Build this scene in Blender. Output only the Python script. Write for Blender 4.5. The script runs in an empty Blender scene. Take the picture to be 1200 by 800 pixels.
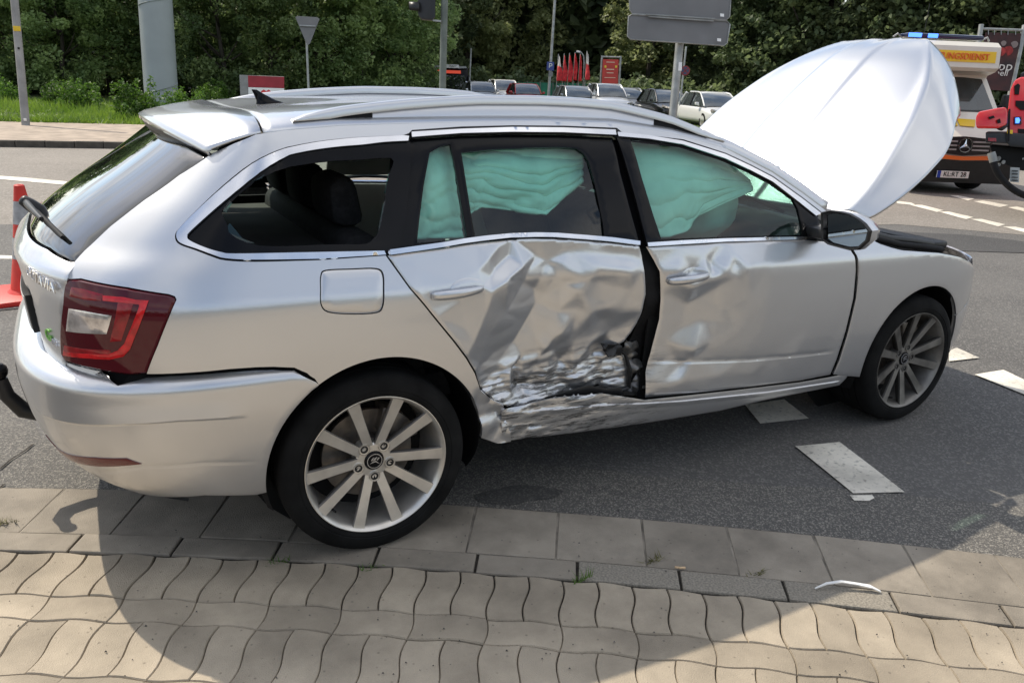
import bpy, bmesh, math, random
import numpy as np
from mathutils import Vector, Matrix, noise, geometry
from mathutils.bvhtree import BVHTree

R = math.radians
scene = bpy.context.scene
COL = scene.collection
random.seed(7)
rng = np.random.default_rng(7)

# ---------------------------------------------------------------- camera
CAM = np.array([-0.7596, -3.1160, 1.5148])
YAW, PITCH, ROLL, FPX = R(29.066), R(18.138), R(2.352), 926.78   # focal length in pixels of a 1200 px wide picture


def cam_axes():
    f = np.array([math.sin(YAW) * math.cos(PITCH), math.cos(YAW) * math.cos(PITCH), -math.sin(PITCH)])
    r = np.cross(f, [0, 0, 1.0])
    r /= np.linalg.norm(r)
    u = np.cross(r, f)
    c, s = math.cos(ROLL), math.sin(ROLL)
    return f, c * r + s * u, -s * r + c * u


CF, CR, CU = cam_axes()
cam = bpy.data.cameras.new('camera')
cam_o = bpy.data.objects.new('camera', cam)
COL.objects.link(cam_o)
cam.sensor_width = 36.0
cam.lens = 36.0 * FPX / 1200.0
cam.clip_end = 2000
m4 = Matrix.Identity(4)
for i in range(3):
    m4[i][0], m4[i][1], m4[i][2], m4[i][3] = CR[i], CU[i], -CF[i], CAM[i]
cam_o.matrix_world = m4
scene.camera = cam_o

# ---------------------------------------------------------------- sun, sky, exposure
TO_SUN = Vector((-0.33, 0.78, 1.0)).normalized()
sun = bpy.data.lights.new('sun', 'SUN')
sun.energy = 3.7
sun.angle = R(0.5)
sun.color = (1.0, 0.91, 0.77)
sun_o = bpy.data.objects.new('sun', sun)
COL.objects.link(sun_o)
sun_o.rotation_euler = (-TO_SUN).to_track_quat('-Z', 'Y').to_euler()

world = bpy.data.worlds.new('World')
scene.world = world
world.use_nodes = True
wn, wl = world.node_tree.nodes, world.node_tree.links
wn.clear()
w_out = wn.new('ShaderNodeOutputWorld')
w_bg = wn.new('ShaderNodeBackground')
w_bg.inputs['Strength'].default_value = 0.15
sky = wn.new('ShaderNodeTexSky')
sky.sky_type = 'NISHITA'
sky.sun_disc = False
sky.sun_elevation = math.asin(TO_SUN.z)
sky.sun_rotation = math.atan2(TO_SUN.x, TO_SUN.y)
sky.air_density = 1.2
sky.dust_density = 1.0
# broken clouds over the whole sky: direction projected on a cloud deck
w_tc = wn.new('ShaderNodeTexCoord')
w_sep = wn.new('ShaderNodeSeparateXYZ')
wl.new(w_tc.outputs['Generated'], w_sep.inputs[0])
w_z = wn.new('ShaderNodeMath'); w_z.operation = 'MAXIMUM'; w_z.inputs[1].default_value = 0.0
wl.new(w_sep.outputs['Z'], w_z.inputs[0])
w_za = wn.new('ShaderNodeMath'); w_za.operation = 'ADD'; w_za.inputs[1].default_value = 0.12
wl.new(w_z.outputs[0], w_za.inputs[0])
w_cmb = wn.new('ShaderNodeCombineXYZ')
for k in 'XY':
    d = wn.new('ShaderNodeMath'); d.operation = 'DIVIDE'
    wl.new(w_sep.outputs[k], d.inputs[0]); wl.new(w_za.outputs[0], d.inputs[1])
    wl.new(d.outputs[0], w_cmb.inputs[k])
w_no = wn.new('ShaderNodeTexNoise')
w_no.inputs['Scale'].default_value = 1.15
w_no.inputs['Detail'].default_value = 7
w_no.inputs['Roughness'].default_value = 0.58
wl.new(w_cmb.outputs[0], w_no.inputs['Vector'])
w_cr = wn.new('ShaderNodeValToRGB')
w_cr.color_ramp.elements[0].position = 0.40
w_cr.color_ramp.elements[1].position = 0.60
wl.new(w_no.outputs['Fac'], w_cr.inputs['Fac'])
w_n2 = wn.new('ShaderNodeTexNoise')
w_n2.inputs['Scale'].default_value = 2.6
w_n2.inputs['Detail'].default_value = 5
wl.new(w_cmb.outputs[0], w_n2.inputs['Vector'])
w_c2 = wn.new('ShaderNodeValToRGB')
w_c2.color_ramp.elements[0].position = 0.3; w_c2.color_ramp.elements[0].color = (3.2, 3.3, 3.6, 1)
w_c2.color_ramp.elements[1].position = 0.7; w_c2.color_ramp.elements[1].color = (8.5, 8.4, 8.3, 1)
wl.new(w_n2.outputs['Fac'], w_c2.inputs['Fac'])
w_mix = wn.new('ShaderNodeMix'); w_mix.data_type = 'RGBA'
wl.new(w_cr.outputs['Color'], w_mix.inputs['Factor'])
wl.new(sky.outputs[0], w_mix.inputs['A'])
wl.new(w_c2.outputs['Color'], w_mix.inputs['B'])
wl.new(w_mix.outputs['Result'], w_bg.inputs['Color'])
wl.new(w_bg.outputs[0], w_out.inputs['Surface'])

scene.view_settings.view_transform = 'Standard'
scene.view_settings.look = 'None'
scene.view_settings.exposure = 0.32
scene.view_settings.gamma = 1.0

# ---------------------------------------------------------------- helpers: points, meshes, things


def ray(px, py):
    return CF + (px - 600) / FPX * CR - (py - 400) / FPX * CU


def proj(P):
    d = np.asarray(P, float) - CAM
    z = d @ CF
    return np.array([600 + FPX * (d @ CR) / z, 400 - FPX * (d @ CU) / z])


def at_z(px, py, z=0.0):
    d = ray(px, py)
    return Vector(CAM + (z - CAM[2]) / d[2] * d)


def at_y(px, py, y):
    d = ray(px, py)
    return Vector(CAM + (y - CAM[1]) / d[1] * d)


def at_x(px, py, x):
    d = ray(px, py)
    return Vector(CAM + (x - CAM[0]) / d[0] * d)


def at_d(px, py, dep):
    return Vector(CAM + dep * ray(px, py))


def link(name, me, mt=None, parent=None, smooth=True, loc=None):
    o = bpy.data.objects.new(name, me)
    COL.objects.link(o)
    if mt is not None:
        for q in (mt if isinstance(mt, (list, tuple)) else [mt]):
            me.materials.append(q)
    if smooth and len(me.polygons):
        me.polygons.foreach_set('use_smooth', [True] * len(me.polygons))
    if parent is not None:
        o.parent = parent
    if loc is not None:
        o.location = loc
    return o


def mesh_obj(name, V, F, mt=None, parent=None, smooth=True, loc=None):
    me = bpy.data.meshes.new(name)
    me.from_pydata([tuple(map(float, v)) for v in V], [], [tuple(map(int, f)) for f in F])
    me.update()
    return link(name, me, mt, parent, smooth, loc)


def bm_obj(name, bm, mt=None, parent=None, smooth=False, loc=None, sharp=None):
    bmesh.ops.recalc_face_normals(bm, faces=bm.faces)
    me = bpy.data.meshes.new(name)
    bm.to_mesh(me)
    bm.free()
    o = link(name, me, mt, parent, smooth or sharp is not None, loc)
    if sharp is not None:
        me.set_sharp_from_angle(angle=R(sharp))
    return o


def tag(o, label=None, cat=None, group=None, kind=None):
    if label: o['label'] = label
    if cat: o['category'] = cat
    if group: o['group'] = group
    if kind: o['kind'] = kind
    return o


def thing(name, label, cat, loc=(0, 0, 0), rz=0.0, group=None):
    o = bpy.data.objects.new(name, None)
    o.empty_display_size = 0.2
    COL.objects.link(o)
    o.location = loc
    o.rotation_euler = (0, 0, rz)
    return tag(o, label, cat, group)


def copy_tree(o, parent=None):
    c = o.copy()
    COL.objects.link(c)
    if parent is not None:
        c.parent = parent
    for ch in list(o.children):
        copy_tree(ch, c)
    return c


def bm_box(bm, x0, x1, y0, y1, z0, z1, bevel=0.0, mi=0):
    r = bmesh.ops.create_cube(bm, size=1.0)
    vs = r['verts']
    for v in vs:
        v.co = Vector(((x0 + x1) / 2 + v.co.x * (x1 - x0), (y0 + y1) / 2 + v.co.y * (y1 - y0), (z0 + z1) / 2 + v.co.z * (z1 - z0)))
    if bevel:
        es = list({e for v in vs for e in v.link_edges})
        r2 = bmesh.ops.bevel(bm, geom=es, offset=bevel, segments=2, affect='EDGES', profile=0.5)
        fs = r2['faces']
        for f in fs: f.material_index = mi
    return vs


def box(name, dims, mt, parent=None, bevel=0.01, loc=None):
    bm = bmesh.new()
    bm_box(bm, *dims, bevel=bevel)
    return bm_obj(name, bm, mt, parent, loc=loc, sharp=40)


def bm_tube(bm, pts, rad, seg=10, caps=True):
    pts = [Vector(p) for p in pts]
    n = len(pts)
    rads = rad if isinstance(rad, (list, tuple)) else [rad] * n
    rings = []
    prev = None
    for i, p in enumerate(pts):
        t = (pts[min(i + 1, n - 1)] - pts[max(i - 1, 0)]).normalized()
        a = prev if prev is not None else (Vector((0, 0, 1)) if abs(t.z) < 0.9 else Vector((1, 0, 0)))
        a = (a - t * a.dot(t)).normalized()
        prev = a
        b = t.cross(a)
        rings.append([bm.verts.new(p + (a * math.cos(2 * math.pi * k / seg) + b * math.sin(2 * math.pi * k / seg)) * rads[i]) for k in range(seg)])
    for i in range(n - 1):
        for k in range(seg):
            bm.faces.new((rings[i][k], rings[i][(k + 1) % seg], rings[i + 1][(k + 1) % seg], rings[i + 1][k]))
    if caps:
        bm.faces.new(rings[0][::-1])
        bm.faces.new(rings[-1])


def tube(name, pts, rad, mt, parent=None, seg=10):
    bm = bmesh.new()
    bm_tube(bm, pts, rad, seg)
    return bm_obj(name, bm, mt, parent, sharp=50)


def bm_lathe(bm, prof, seg=48, axis='Y', center=(0, 0, 0)):
    """prof: list of (axial, radius)."""
    rings = []
    for (a, r) in prof:
        ring = []
        for k in range(seg):
            t = 2 * math.pi * k / seg
            c, s = r * math.cos(t), r * math.sin(t)
            co = {'Y': (c, a, s), 'X': (a, c, s), 'Z': (c, s, a)}[axis]
            ring.append(bm.verts.new(Vector(co) + Vector(center)))
        rings.append(ring)
    for i in range(len(prof) - 1):
        for k in range(seg):
            bm.faces.new((rings[i][k], rings[i][(k + 1) % seg], rings[i + 1][(k + 1) % seg], rings[i + 1][k]))
    return rings


def lathe(name, prof, mt, parent=None, seg=48, axis='Y', center=(0, 0, 0), loc=None, sharp=35):
    bm = bmesh.new()
    bm_lathe(bm, prof, seg, axis, center)
    return bm_obj(name, bm, mt, parent, loc=loc, sharp=sharp)


def prism(name, poly, h0, h1, mt, parent=None, plane='XY', bevel=0.0, loc=None, off=0.0):
    """Extrude polygon (list of 2-tuples)."""
    bm = bmesh.new()

    def co(p, h):
        return {'XY': (p[0], p[1], h), 'XZ': (p[0], h, p[1]), 'YZ': (h, p[0], p[1])}[plane]
    a = [bm.verts.new(co(p, h0)) for p in poly]
    b = [bm.verts.new(co(p, h1)) for p in poly]
    n = len(poly)
    bm.faces.new(a[::-1])
    bm.faces.new(b)
    for i in range(n):
        bm.faces.new((a[i], a[(i + 1) % n], b[(i + 1) % n], b[i]))
    bmesh.ops.recalc_face_normals(bm, faces=bm.faces)
    if bevel:
        bmesh.ops.bevel(bm, geom=[e for e in bm.edges], offset=bevel, segments=2, affect='EDGES', profile=0.5)
    return bm_obj(name, bm, mt, parent, loc=loc, sharp=40)


def text_mesh(txt, size=1.0, extrude=0.0, align='CENTER', spacing=1.0, sx=1.0):
    cu = bpy.data.curves.new('lettering', 'FONT')
    cu.body = txt
    cu.size = size
    cu.extrude = extrude
    cu.align_x = align
    cu.align_y = 'CENTER'
    cu.space_character = spacing
    cu.resolution_u = 3
    o = bpy.data.objects.new('lettering', cu)
    COL.objects.link(o)
    bpy.context.view_layer.update()
    me = bpy.data.meshes.new_from_object(o.evaluated_get(bpy.context.evaluated_depsgraph_get()))
    bpy.data.objects.remove(o)
    bpy.data.curves.remove(cu)
    if sx != 1.0:
        for v in me.vertices: v.co.x *= sx
    return me


def lettering(name, txt, size, origin, xdir, ydir, mt, parent=None, extrude=0.003, align='CENTER', sx=1.0, spacing=1.0, bold=0.0):
    me = text_mesh(txt, size, extrude, align, spacing, sx)
    xd, yd = Vector(xdir).normalized(), Vector(ydir).normalized()
    zd = xd.cross(yd)
    M = Matrix((xd, yd, zd)).transposed().to_4x4()
    M.translation = Vector(origin)
    me.transform(M)
    return link(name, me, mt, parent, smooth=False)


# ---------------------------------------------------------------- materials


def mat(name, col, rough=0.5, metal=0.0, var=0.0, vscale=8.0, bump=0.0, bscale=60.0, coat=0.0, spec=0.5,
        col2=None, ramp=(0.35, 0.65), emit=None, estr=0.0, trans=0.0, ior=1.45, rvar=0.0, detail=6.0, crough=0.04, stretch=None, rnd=0.0, stain=0.0):
    m = bpy.data.materials.new(name)
    m.use_nodes = True
    nt = m.node_tree
    N, L = nt.nodes, nt.links
    b = N['Principled BSDF']
    b.inputs['Base Color'].default_value = (*col, 1)
    b.inputs['Roughness'].default_value = rough
    b.inputs['Metallic'].default_value = metal
    b.inputs['Coat Weight'].default_value = coat
    b.inputs['Coat Roughness'].default_value = crough
    b.inputs['Specular IOR Level'].default_value = spec
    b.inputs['IOR'].default_value = ior
    b.inputs['Transmission Weight'].default_value = trans
    if emit:
        b.inputs['Emission Color'].default_value = (*emit, 1)
        b.inputs['Emission Strength'].default_value = estr
    tc = N.new('ShaderNodeTexCoord')
    src = tc.outputs['Object']
    if stretch:
        mp = N.new('ShaderNodeMapping')
        mp.inputs['Scale'].default_value = stretch
        L.new(src, mp.inputs['Vector'])
        src = mp.outputs[0]
    if var or col2:
        no = N.new('ShaderNodeTexNoise')
        no.inputs['Scale'].default_value = vscale
        no.inputs['Detail'].default_value = detail
        L.new(src, no.inputs['Vector'])
        cr = N.new('ShaderNodeValToRGB')
        cr.color_ramp.elements[0].position = ramp[0]
        cr.color_ramp.elements[1].position = ramp[1]
        c1 = tuple(c * (1 - var) for c in col)
        c2 = col2 if col2 else tuple(min(1, c * (1 + var)) for c in col)
        cr.color_ramp.elements[0].color = (*c1, 1)
        cr.color_ramp.elements[1].color = (*c2, 1)
        L.new(no.outputs['Fac'], cr.inputs['Fac'])
        L.new(cr.outputs['Color'], b.inputs['Base Color'])
        if rvar:
            mr = N.new('ShaderNodeMapRange')
            mr.inputs['To Min'].default_value = max(0, rough - rvar)
            mr.inputs['To Max'].default_value = min(1, rough + rvar)
            L.new(no.outputs['Fac'], mr.inputs['Value'])
            L.new(mr.outputs[0], b.inputs['Roughness'])
    if rnd or stain:
        src_col = b.inputs['Base Color'].links[0].from_socket if b.inputs['Base Color'].links else None
        hs = N.new('ShaderNodeHueSaturation')
        if src_col: L.new(src_col, hs.inputs['Color'])
        else: hs.inputs['Color'].default_value = (*col, 1)
        # every stone its own tone, and broad dirt stains that run across the stones
        oi = N.new('ShaderNodeObjectInfo')
        mr = N.new('ShaderNodeMapRange'); mr.inputs['To Min'].default_value = 1 - rnd; mr.inputs['To Max'].default_value = 1 + rnd
        L.new(oi.outputs['Random'], mr.inputs['Value'])
        ge = N.new('ShaderNodeNewGeometry')
        n3 = N.new('ShaderNodeTexNoise'); n3.inputs['Scale'].default_value = 2.3; n3.inputs['Detail'].default_value = 9; n3.inputs['Roughness'].default_value = 0.65
        L.new(ge.outputs['Position'], n3.inputs['Vector'])
        m3 = N.new('ShaderNodeMapRange'); m3.inputs['From Min'].default_value = 0.35; m3.inputs['From Max'].default_value = 0.6
        m3.inputs['To Min'].default_value = 1 - stain; m3.inputs['To Max'].default_value = 1 + stain * 0.25
        L.new(n3.outputs['Fac'], m3.inputs['Value'])
        # dark specks of grit and old chewing gum
        vo = N.new('ShaderNodeTexVoronoi'); vo.inputs['Scale'].default_value = 26
        L.new(ge.outputs['Position'], vo.inputs['Vector'])
        m4 = N.new('ShaderNodeMapRange'); m4.inputs['From Min'].default_value = 0.05; m4.inputs['From Max'].default_value = 0.13
        m4.inputs['To Min'].default_value = 0.62; m4.inputs['To Max'].default_value = 1.0
        L.new(vo.outputs['Distance'], m4.inputs['Value'])
        q1 = N.new('ShaderNodeMath'); q1.operation = 'MULTIPLY'; L.new(mr.outputs[0], q1.inputs[0]); L.new(m3.outputs[0], q1.inputs[1])
        q2 = N.new('ShaderNodeMath'); q2.operation = 'MULTIPLY'; L.new(q1.outputs[0], q2.inputs[0]); L.new(m4.outputs[0], q2.inputs[1])
        L.new(q2.outputs[0], hs.inputs['Value'])
        L.new(hs.outputs['Color'], b.inputs['Base Color'])
    if bump:
        n2 = N.new('ShaderNodeTexNoise')
        n2.inputs['Scale'].default_value = bscale
        n2.inputs['Detail'].default_value = 5
        L.new(src, n2.inputs['Vector'])
        bp = N.new('ShaderNodeBump')
        bp.inputs['Strength'].default_value = bump
        bp.inputs['Distance'].default_value = 0.02
        L.new(n2.outputs['Fac'], bp.inputs['Height'])
        L.new(bp.outputs[0], b.inputs['Normal'])
    return m


def glass_mat(name, tint, dens=0.5, rough=0.02):
    """Thin window glass: tinted see-through with a clear reflection."""
    m = bpy.data.materials.new(name)
    m.use_nodes = True
    N, L = m.node_tree.nodes, m.node_tree.links
    N.clear()
    out = N.new('ShaderNodeOutputMaterial')
    tr = N.new('ShaderNodeBsdfTransparent')
    tr.inputs['Color'].default_value = (*tint, 1)
    gl = N.new('ShaderNodeBsdfGlossy')
    gl.inputs['Roughness'].default_value = rough
    lw = N.new('ShaderNodeLayerWeight')
    lw.inputs['Blend'].default_value = 0.5
    pw = N.new('ShaderNodeMath'); pw.operation = 'POWER'; pw.inputs[1].default_value = 5.0
    L.new(lw.outputs['Facing'], pw.inputs[0])
    fr = N.new('ShaderNodeMath'); fr.operation = 'MULTIPLY_ADD'
    fr.inputs[1].default_value = 0.94; fr.inputs[2].default_value = 0.06
    L.new(pw.outputs[0], fr.inputs[0])
    mx = N.new('ShaderNodeMixShader')
    L.new(fr.outputs[0], mx.inputs[0])
    L.new(tr.outputs[0], mx.inputs[1])
    L.new(gl.outputs[0], mx.inputs[2])
    L.new(mx.outputs[0], out.inputs['Surface'])
    return m


M = {}
M['rubber'] = mat('rubber', (0.010, 0.010, 0.011), 0.7, spec=0.25, var=0.2, vscale=20)
M['black_plastic'] = mat('black_plastic', (0.015, 0.015, 0.016), 0.42, var=0.15, vscale=15, bump=0.03, bscale=300)
M['black_gloss'] = mat('black_gloss', (0.005, 0.005, 0.006), 0.10, spec=0.22, var=0.2, vscale=6)
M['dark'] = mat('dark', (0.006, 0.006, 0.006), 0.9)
M['chrome'] = mat('chrome', (0.82, 0.82, 0.84), 0.16, metal=1.0, var=0.05, vscale=12)
M['dark_glass'] = mat('dark_glass', (0.012, 0.014, 0.015), 0.02, spec=1.0, coat=1.0, crough=0.01)
M['grey_metal'] = mat('grey_metal', (0.33, 0.34, 0.34), 0.5, metal=0.3, var=0.18, vscale=3, bump=0.04, bscale=90)
M['car_glass'] = mat('car_glass', (0.055, 0.065, 0.07), 0.03, spec=1.0, coat=1.0, var=0.3, vscale=2)
M['sign_back'] = mat('sign_back', (0.16, 0.16, 0.16), 0.6, metal=0.1, var=0.12, vscale=1.5)
M['white_paint'] = mat('white_paint', (0.8, 0.79, 0.76), 0.3, var=0.04, vscale=3, coat=0.4)
M['red_paint'] = mat('red_paint', (0.6, 0.02, 0.018), 0.3, var=0.1, vscale=4, coat=0.5)

# ================================================================ THE CAR: body surface
# car frame = world frame: x forward from the rear axle, y to the car's left (away from the camera), z up


def pchip(xs, ys):
    xs, ys = np.array(xs, float), np.array(ys, float)
    h = np.diff(xs)
    d = np.diff(ys) / h
    m = np.zeros_like(xs)
    for i in range(1, len(xs) - 1):
        if d[i - 1] * d[i] > 0:
            w1, w2 = 2 * h[i] + h[i - 1], h[i] + 2 * h[i - 1]
            m[i] = (w1 + w2) / (w1 / d[i - 1] + w2 / d[i])
    m[0], m[-1] = d[0], d[-1]

    def f(x):
        x = np.clip(np.asarray(x, float), xs[0], xs[-1])
        i = np.clip(np.searchsorted(xs, x) - 1, 0, len(xs) - 2)
        t = (x - xs[i]) / h[i]
        return ((1 + 2 * t) * (1 - t) ** 2 * ys[i] + t * (1 - t) ** 2 * h[i] * m[i] + t * t * (3 - 2 * t) * ys[i + 1] + t * t * (t - 1) * h[i] * m[i + 1])
    return f


class Shell:
    """Body side that turns round the rear and front corners. Parameters: s along the body, z height."""

    def __init__(self, S, Xr, x0, nz, xf=2.45, Xf=None, nf=3.0, Lr=1.25, Lf=1.45, tilt=0.016):
        self.S_, self.Xr, self.x0, self.nz, self.xf, self.Xf, self.nf = S, Xr, x0, nz, xf, Xf, nf
        self.Lr, self.Lf, self.tilt = Lr, Lf, tilt
        # arc-length-like reparametrisation of the corner
        ph = np.linspace(0, np.pi / 2, 801)
        X, Y = np.sin(ph) ** (2 / 2.8), np.cos(ph) ** (2 / 2.8)
        ds = np.hypot(np.diff(X) * 0.75, np.diff(Y) * 0.88)
        self.tt = np.concatenate([[0], np.cumsum(ds)]); self.tt /= self.tt[-1]
        self.ph = ph

    def S(self, x, z):
        xx = np.clip(x, self.x0, self.xf)
        return self.S_(z + self.tilt * (xx - 1.2))

    def f(self, x, y, z):
        Sx = self.S(x, z)
        ar = self.x0 - self.Xr(z)
        n = self.nz(z)
        Y = abs(y) / Sx
        if x < self.x0:
            return Y ** n + ((self.x0 - x) / max(ar, 0.02)) ** n - 1
        if x > self.xf:
            b = self.Xf(z) - self.xf
            return Y ** self.nf + ((x - self.xf) / b) ** self.nf - 1
        return Y - 1

    def pt(self, s, z):
        s, z = np.atleast_1d(np.asarray(s, float)), np.atleast_1d(np.asarray(z, float))
        Lm = self.xf - self.x0
        x = np.where(s < 0, self.x0, np.where(s > Lm, self.xf, self.x0 + s))
        Sx = self.S(x, z)
        y = -Sx
        # rear
        tau = np.clip(-s / self.Lr, 0, 2)
        far = tau > 1
        t1 = np.where(far, 2 - tau, tau)
        ph = np.interp(t1, self.tt, self.ph)
        n = self.nz(z)
        a = np.maximum(self.x0 - self.Xr(z), 0.02)
        xr = self.x0 - a * np.sin(ph) ** (2 / n)
        yr = -Sx * np.cos(ph) ** (2 / n) * np.where(far, -1, 1)
        x = np.where(s < 0, xr, x)
        y = np.where(s < 0, yr, y)
        if self.Xf is not None:
            tau = np.clip((s - Lm) / self.Lf, 0, 2)
            far = tau > 1
            t1 = np.where(far, 2 - tau, tau)
            ph = np.interp(t1, self.tt, self.ph)
            b = self.Xf(z) - self.xf
            x = np.where(s > Lm, self.xf + b * np.sin(ph) ** (2 / self.nf), x)
            y = np.where(s > Lm, -Sx * np.cos(ph) ** (2 / self.nf) * np.where(far, -1, 1), y)
        return np.stack([x, y, z + 0 * x], -1)

    def normal(self, s, z):
        e = 0.004
        ds = self.pt(s + e, z) - self.pt(s - e, z)
        dz = self.pt(s, z + e) - self.pt(s, z - e)
        n = np.cross(ds, dz)
        n /= np.linalg.norm(n, axis=-1, keepdims=True) + 1e-9
        return n

    def inv(self, p):
        x, y, z = p
        Lm = self.xf - self.x0
        Sx = float(self.S(x, z))
        if x < self.x0:
            n = float(self.nz(z))
            X, Y = (self.x0 - x) / max(self.x0 - float(self.Xr(z)), 0.02), abs(y) / Sx
            ph = math.atan2(max(X, 0) ** (n / 2), Y ** (n / 2))
            t = float(np.interp(ph, self.ph, self.tt))
            if y > 0: t = 2 - t
            return (-t * self.Lr, z)
        if x > self.xf:
            X, Y = (x - self.xf) / (float(self.Xf(z)) - self.xf), abs(y) / Sx
            ph = math.atan2(max(X, 0) ** (self.nf / 2), Y ** (self.nf / 2))
            t = float(np.interp(ph, self.ph, self.tt))
            if y > 0: t = 2 - t
            return (Lm + t * self.Lf, z)
        return (x - self.x0, z)

    def hit(self, px, py):
        d = ray(px, py)
        g = lambda t: self.f(*(CAM + t * d))
        t = 1.3
        pv = g(t)
        while t < 7:
            t2 = t + 0.02
            v = g(t2)
            if v <= 0 < pv:
                a, b = t, t2
                for _ in range(30):
                    m = (a + b) / 2
                    if g(m) > 0: a = m
                    else: b = m
                return self.inv(CAM + b * d)
            t, pv = t2, v
        # a grazing ray that just misses: nearest approach
        best = min((abs(g(1.3 + 0.01 * k)), 1.3 + 0.01 * k) for k in range(500))
        return self.inv(CAM + best[1] * d)


S_body = pchip([0.10, .18, .24, .30, .36, .45, .55, .70, .80, .862, .872, .91, .95, 1.0, 1.06, 1.12, 1.2, 1.28, 1.34, 1.38, 1.42, 1.46],
               [0.80, .83, .865, .885, .893, .90, .905, .907, .905, .9015, .899, .883, .866, .846, .818, .790, .752, .711, .672, .638, .59, .5])
X_tail = pchip([.10, .5, .60, .68, .72, .80, .88, .93, .965, .99, 1.02, 1.06, 1.12, 1.2, 1.28, 1.35, 1.42],
               [-.6, -.85, -.90, -.925, -.93, -.938, -.947, -.953, -.95, -.937, -.905, -.857, -.775, -.655, -.545, -.455, -.36])
N_tail = pchip([.1, .7, .95, 1.05, 1.4], [3.3, 3.3, 3.0, 2.6, 2.6])
X_nose = pchip([.1, .3, .5, .7, .85, 1.0], [3.35, 3.5, 3.53, 3.50, 3.38, 3.2])
BODY = Shell(S_body, X_tail, -0.2, N_tail, 2.45, X_nose, 3.1)
S_bump = pchip([.15, .20, .26, .34, .50, .60, .655, .672, .685, .70], [.79, .83, .862, .884, .903, .909, .909, .904, .894, .876])
X_bump = pchip([.15, .20, .26, .34, .42, .50, .60, .648, .668, .682, .70], [-.52, -.66, -.80, -.912, -.965, -.990, -1.004, -1.003, -.990, -.962, -.90])
BUMP = Shell(S_bump, X_bump, -0.2, lambda z: 3.2 + 0 * np.asarray(z, float), Lr=1.25, tilt=0.0)


def PX(*pts, sh=None):
    return [(sh or BODY).hit(*p) for p in pts]


def SX(x, z, sh=None):          # plain side position -> shell parameters
    sh = sh or BODY
    if x > sh.xf and sh.Xf is not None:
        X = (x - sh.xf) / (float(sh.Xf(z)) - sh.xf)
        y = -float(sh.S(x, z)) * max(0.0, 1 - X ** sh.nf) ** (1 / sh.nf)
        return sh.inv((x, y, z))
    if x < sh.x0:
        n = float(sh.nz(z))
        X = (sh.x0 - x) / max(sh.x0 - float(sh.Xr(z)), 0.02)
        y = -float(sh.S(x, z)) * max(0.0, 1 - X ** n) ** (1 / n)
        return sh.inv((x, y, z))
    return (x - sh.x0, z)


def spline(pts, k=6, closed=False):
    """Catmull-Rom through points."""
    P = [Vector((p[0], p[1], 0)) for p in pts]
    n = len(P)
    out = []
    for i in range(n if closed else n - 1):
        p0 = P[(i - 1) % n] if closed or i > 0 else P[0]
        p1, p2 = P[i], P[(i + 1) % n]
        p3 = P[(i + 2) % n] if closed or i + 2 < n else P[-1]
        for j in range(k):
            t = j / k
            q = 0.5 * ((2 * p1) + (p2 - p0) * t + (2 * p0 - 5 * p1 + 4 * p2 - p3) * t * t + (3 * p1 - p0 - 3 * p2 + p3) * t ** 3)
            out.append((q.x, q.y))
    if not closed: out.append((P[-1].x, P[-1].y))
    return out


def in_poly(pts, poly):
    x, y = pts[:, 0], pts[:, 1]
    c = np.zeros(len(pts), bool)
    n = len(poly)
    for i in range(n):
        x1, y1 = poly[i]
        x2, y2 = poly[(i + 1) % n]
        if y1 == y2: continue
        m = ((y1 > y) != (y2 > y)) & (x < (x2 - x1) * (y - y1) / (y2 - y1) + x1)
        c ^= m
    return c


def edge_dist(pts, poly):
    d = np.full(len(pts), 1e9)
    n = len(poly)
    for i in range(n):
        a = np.array(poly[i]); b = np.array(poly[(i + 1) % n])
        ab = b - a
        L2 = (ab ** 2).sum()
        if L2 < 1e-14: continue
        t = np.clip(((pts - a) @ ab) / L2, 0, 1)
        d = np.minimum(d, np.hypot(*(pts - a - t[:, None] * ab).T))
    return d


def polyline_dist(P, L):
    L = np.asarray(L, float)
    d = np.full(len(P), 1e9)
    for a, b in zip(L[:-1], L[1:]):
        ab = b - a
        t = np.clip(((P - a) @ ab) / max(1e-12, ab @ ab), 0, 1)
        d = np.minimum(d, np.hypot(*(P - a - t[:, None] * ab).T))
    return d


def pressed(line, up, low, depth):
    """A pressed line: the surface above runs in over `up`, then steps back out over `low`. Returns (offset function, guide lines)."""
    L = np.array(sorted(line), float)

    def fn(P, Q, ed):
        dz = P[:, 1] - np.interp(P[:, 0], L[:, 0], L[:, 1])
        end = np.clip(np.minimum(P[:, 0] - L[0, 0], L[-1, 0] - P[:, 0]) / 0.06, 0, 1)
        o = np.where(dz >= 0, np.clip(1 - dz / up, 0, 1) ** 1.5, np.clip(1 + dz / low, 0, 1))
        return -depth * o * end
    return fn, [L + np.array([0, q]) for q in (up, up * 0.5, 0.0005, -low, -low - 0.004)]


def resample(poly, h):
    out = []
    n = len(poly)
    for i in range(n):
        a = np.array(poly[i], float); b = np.array(poly[(i + 1) % n], float)
        L = np.hypot(*(b - a))
        if L < 1e-5: continue
        k = max(1, int(math.ceil(L / h)))
        for j in range(k):
            out.append(tuple(a + (b - a) * j / k))
    return out


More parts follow.
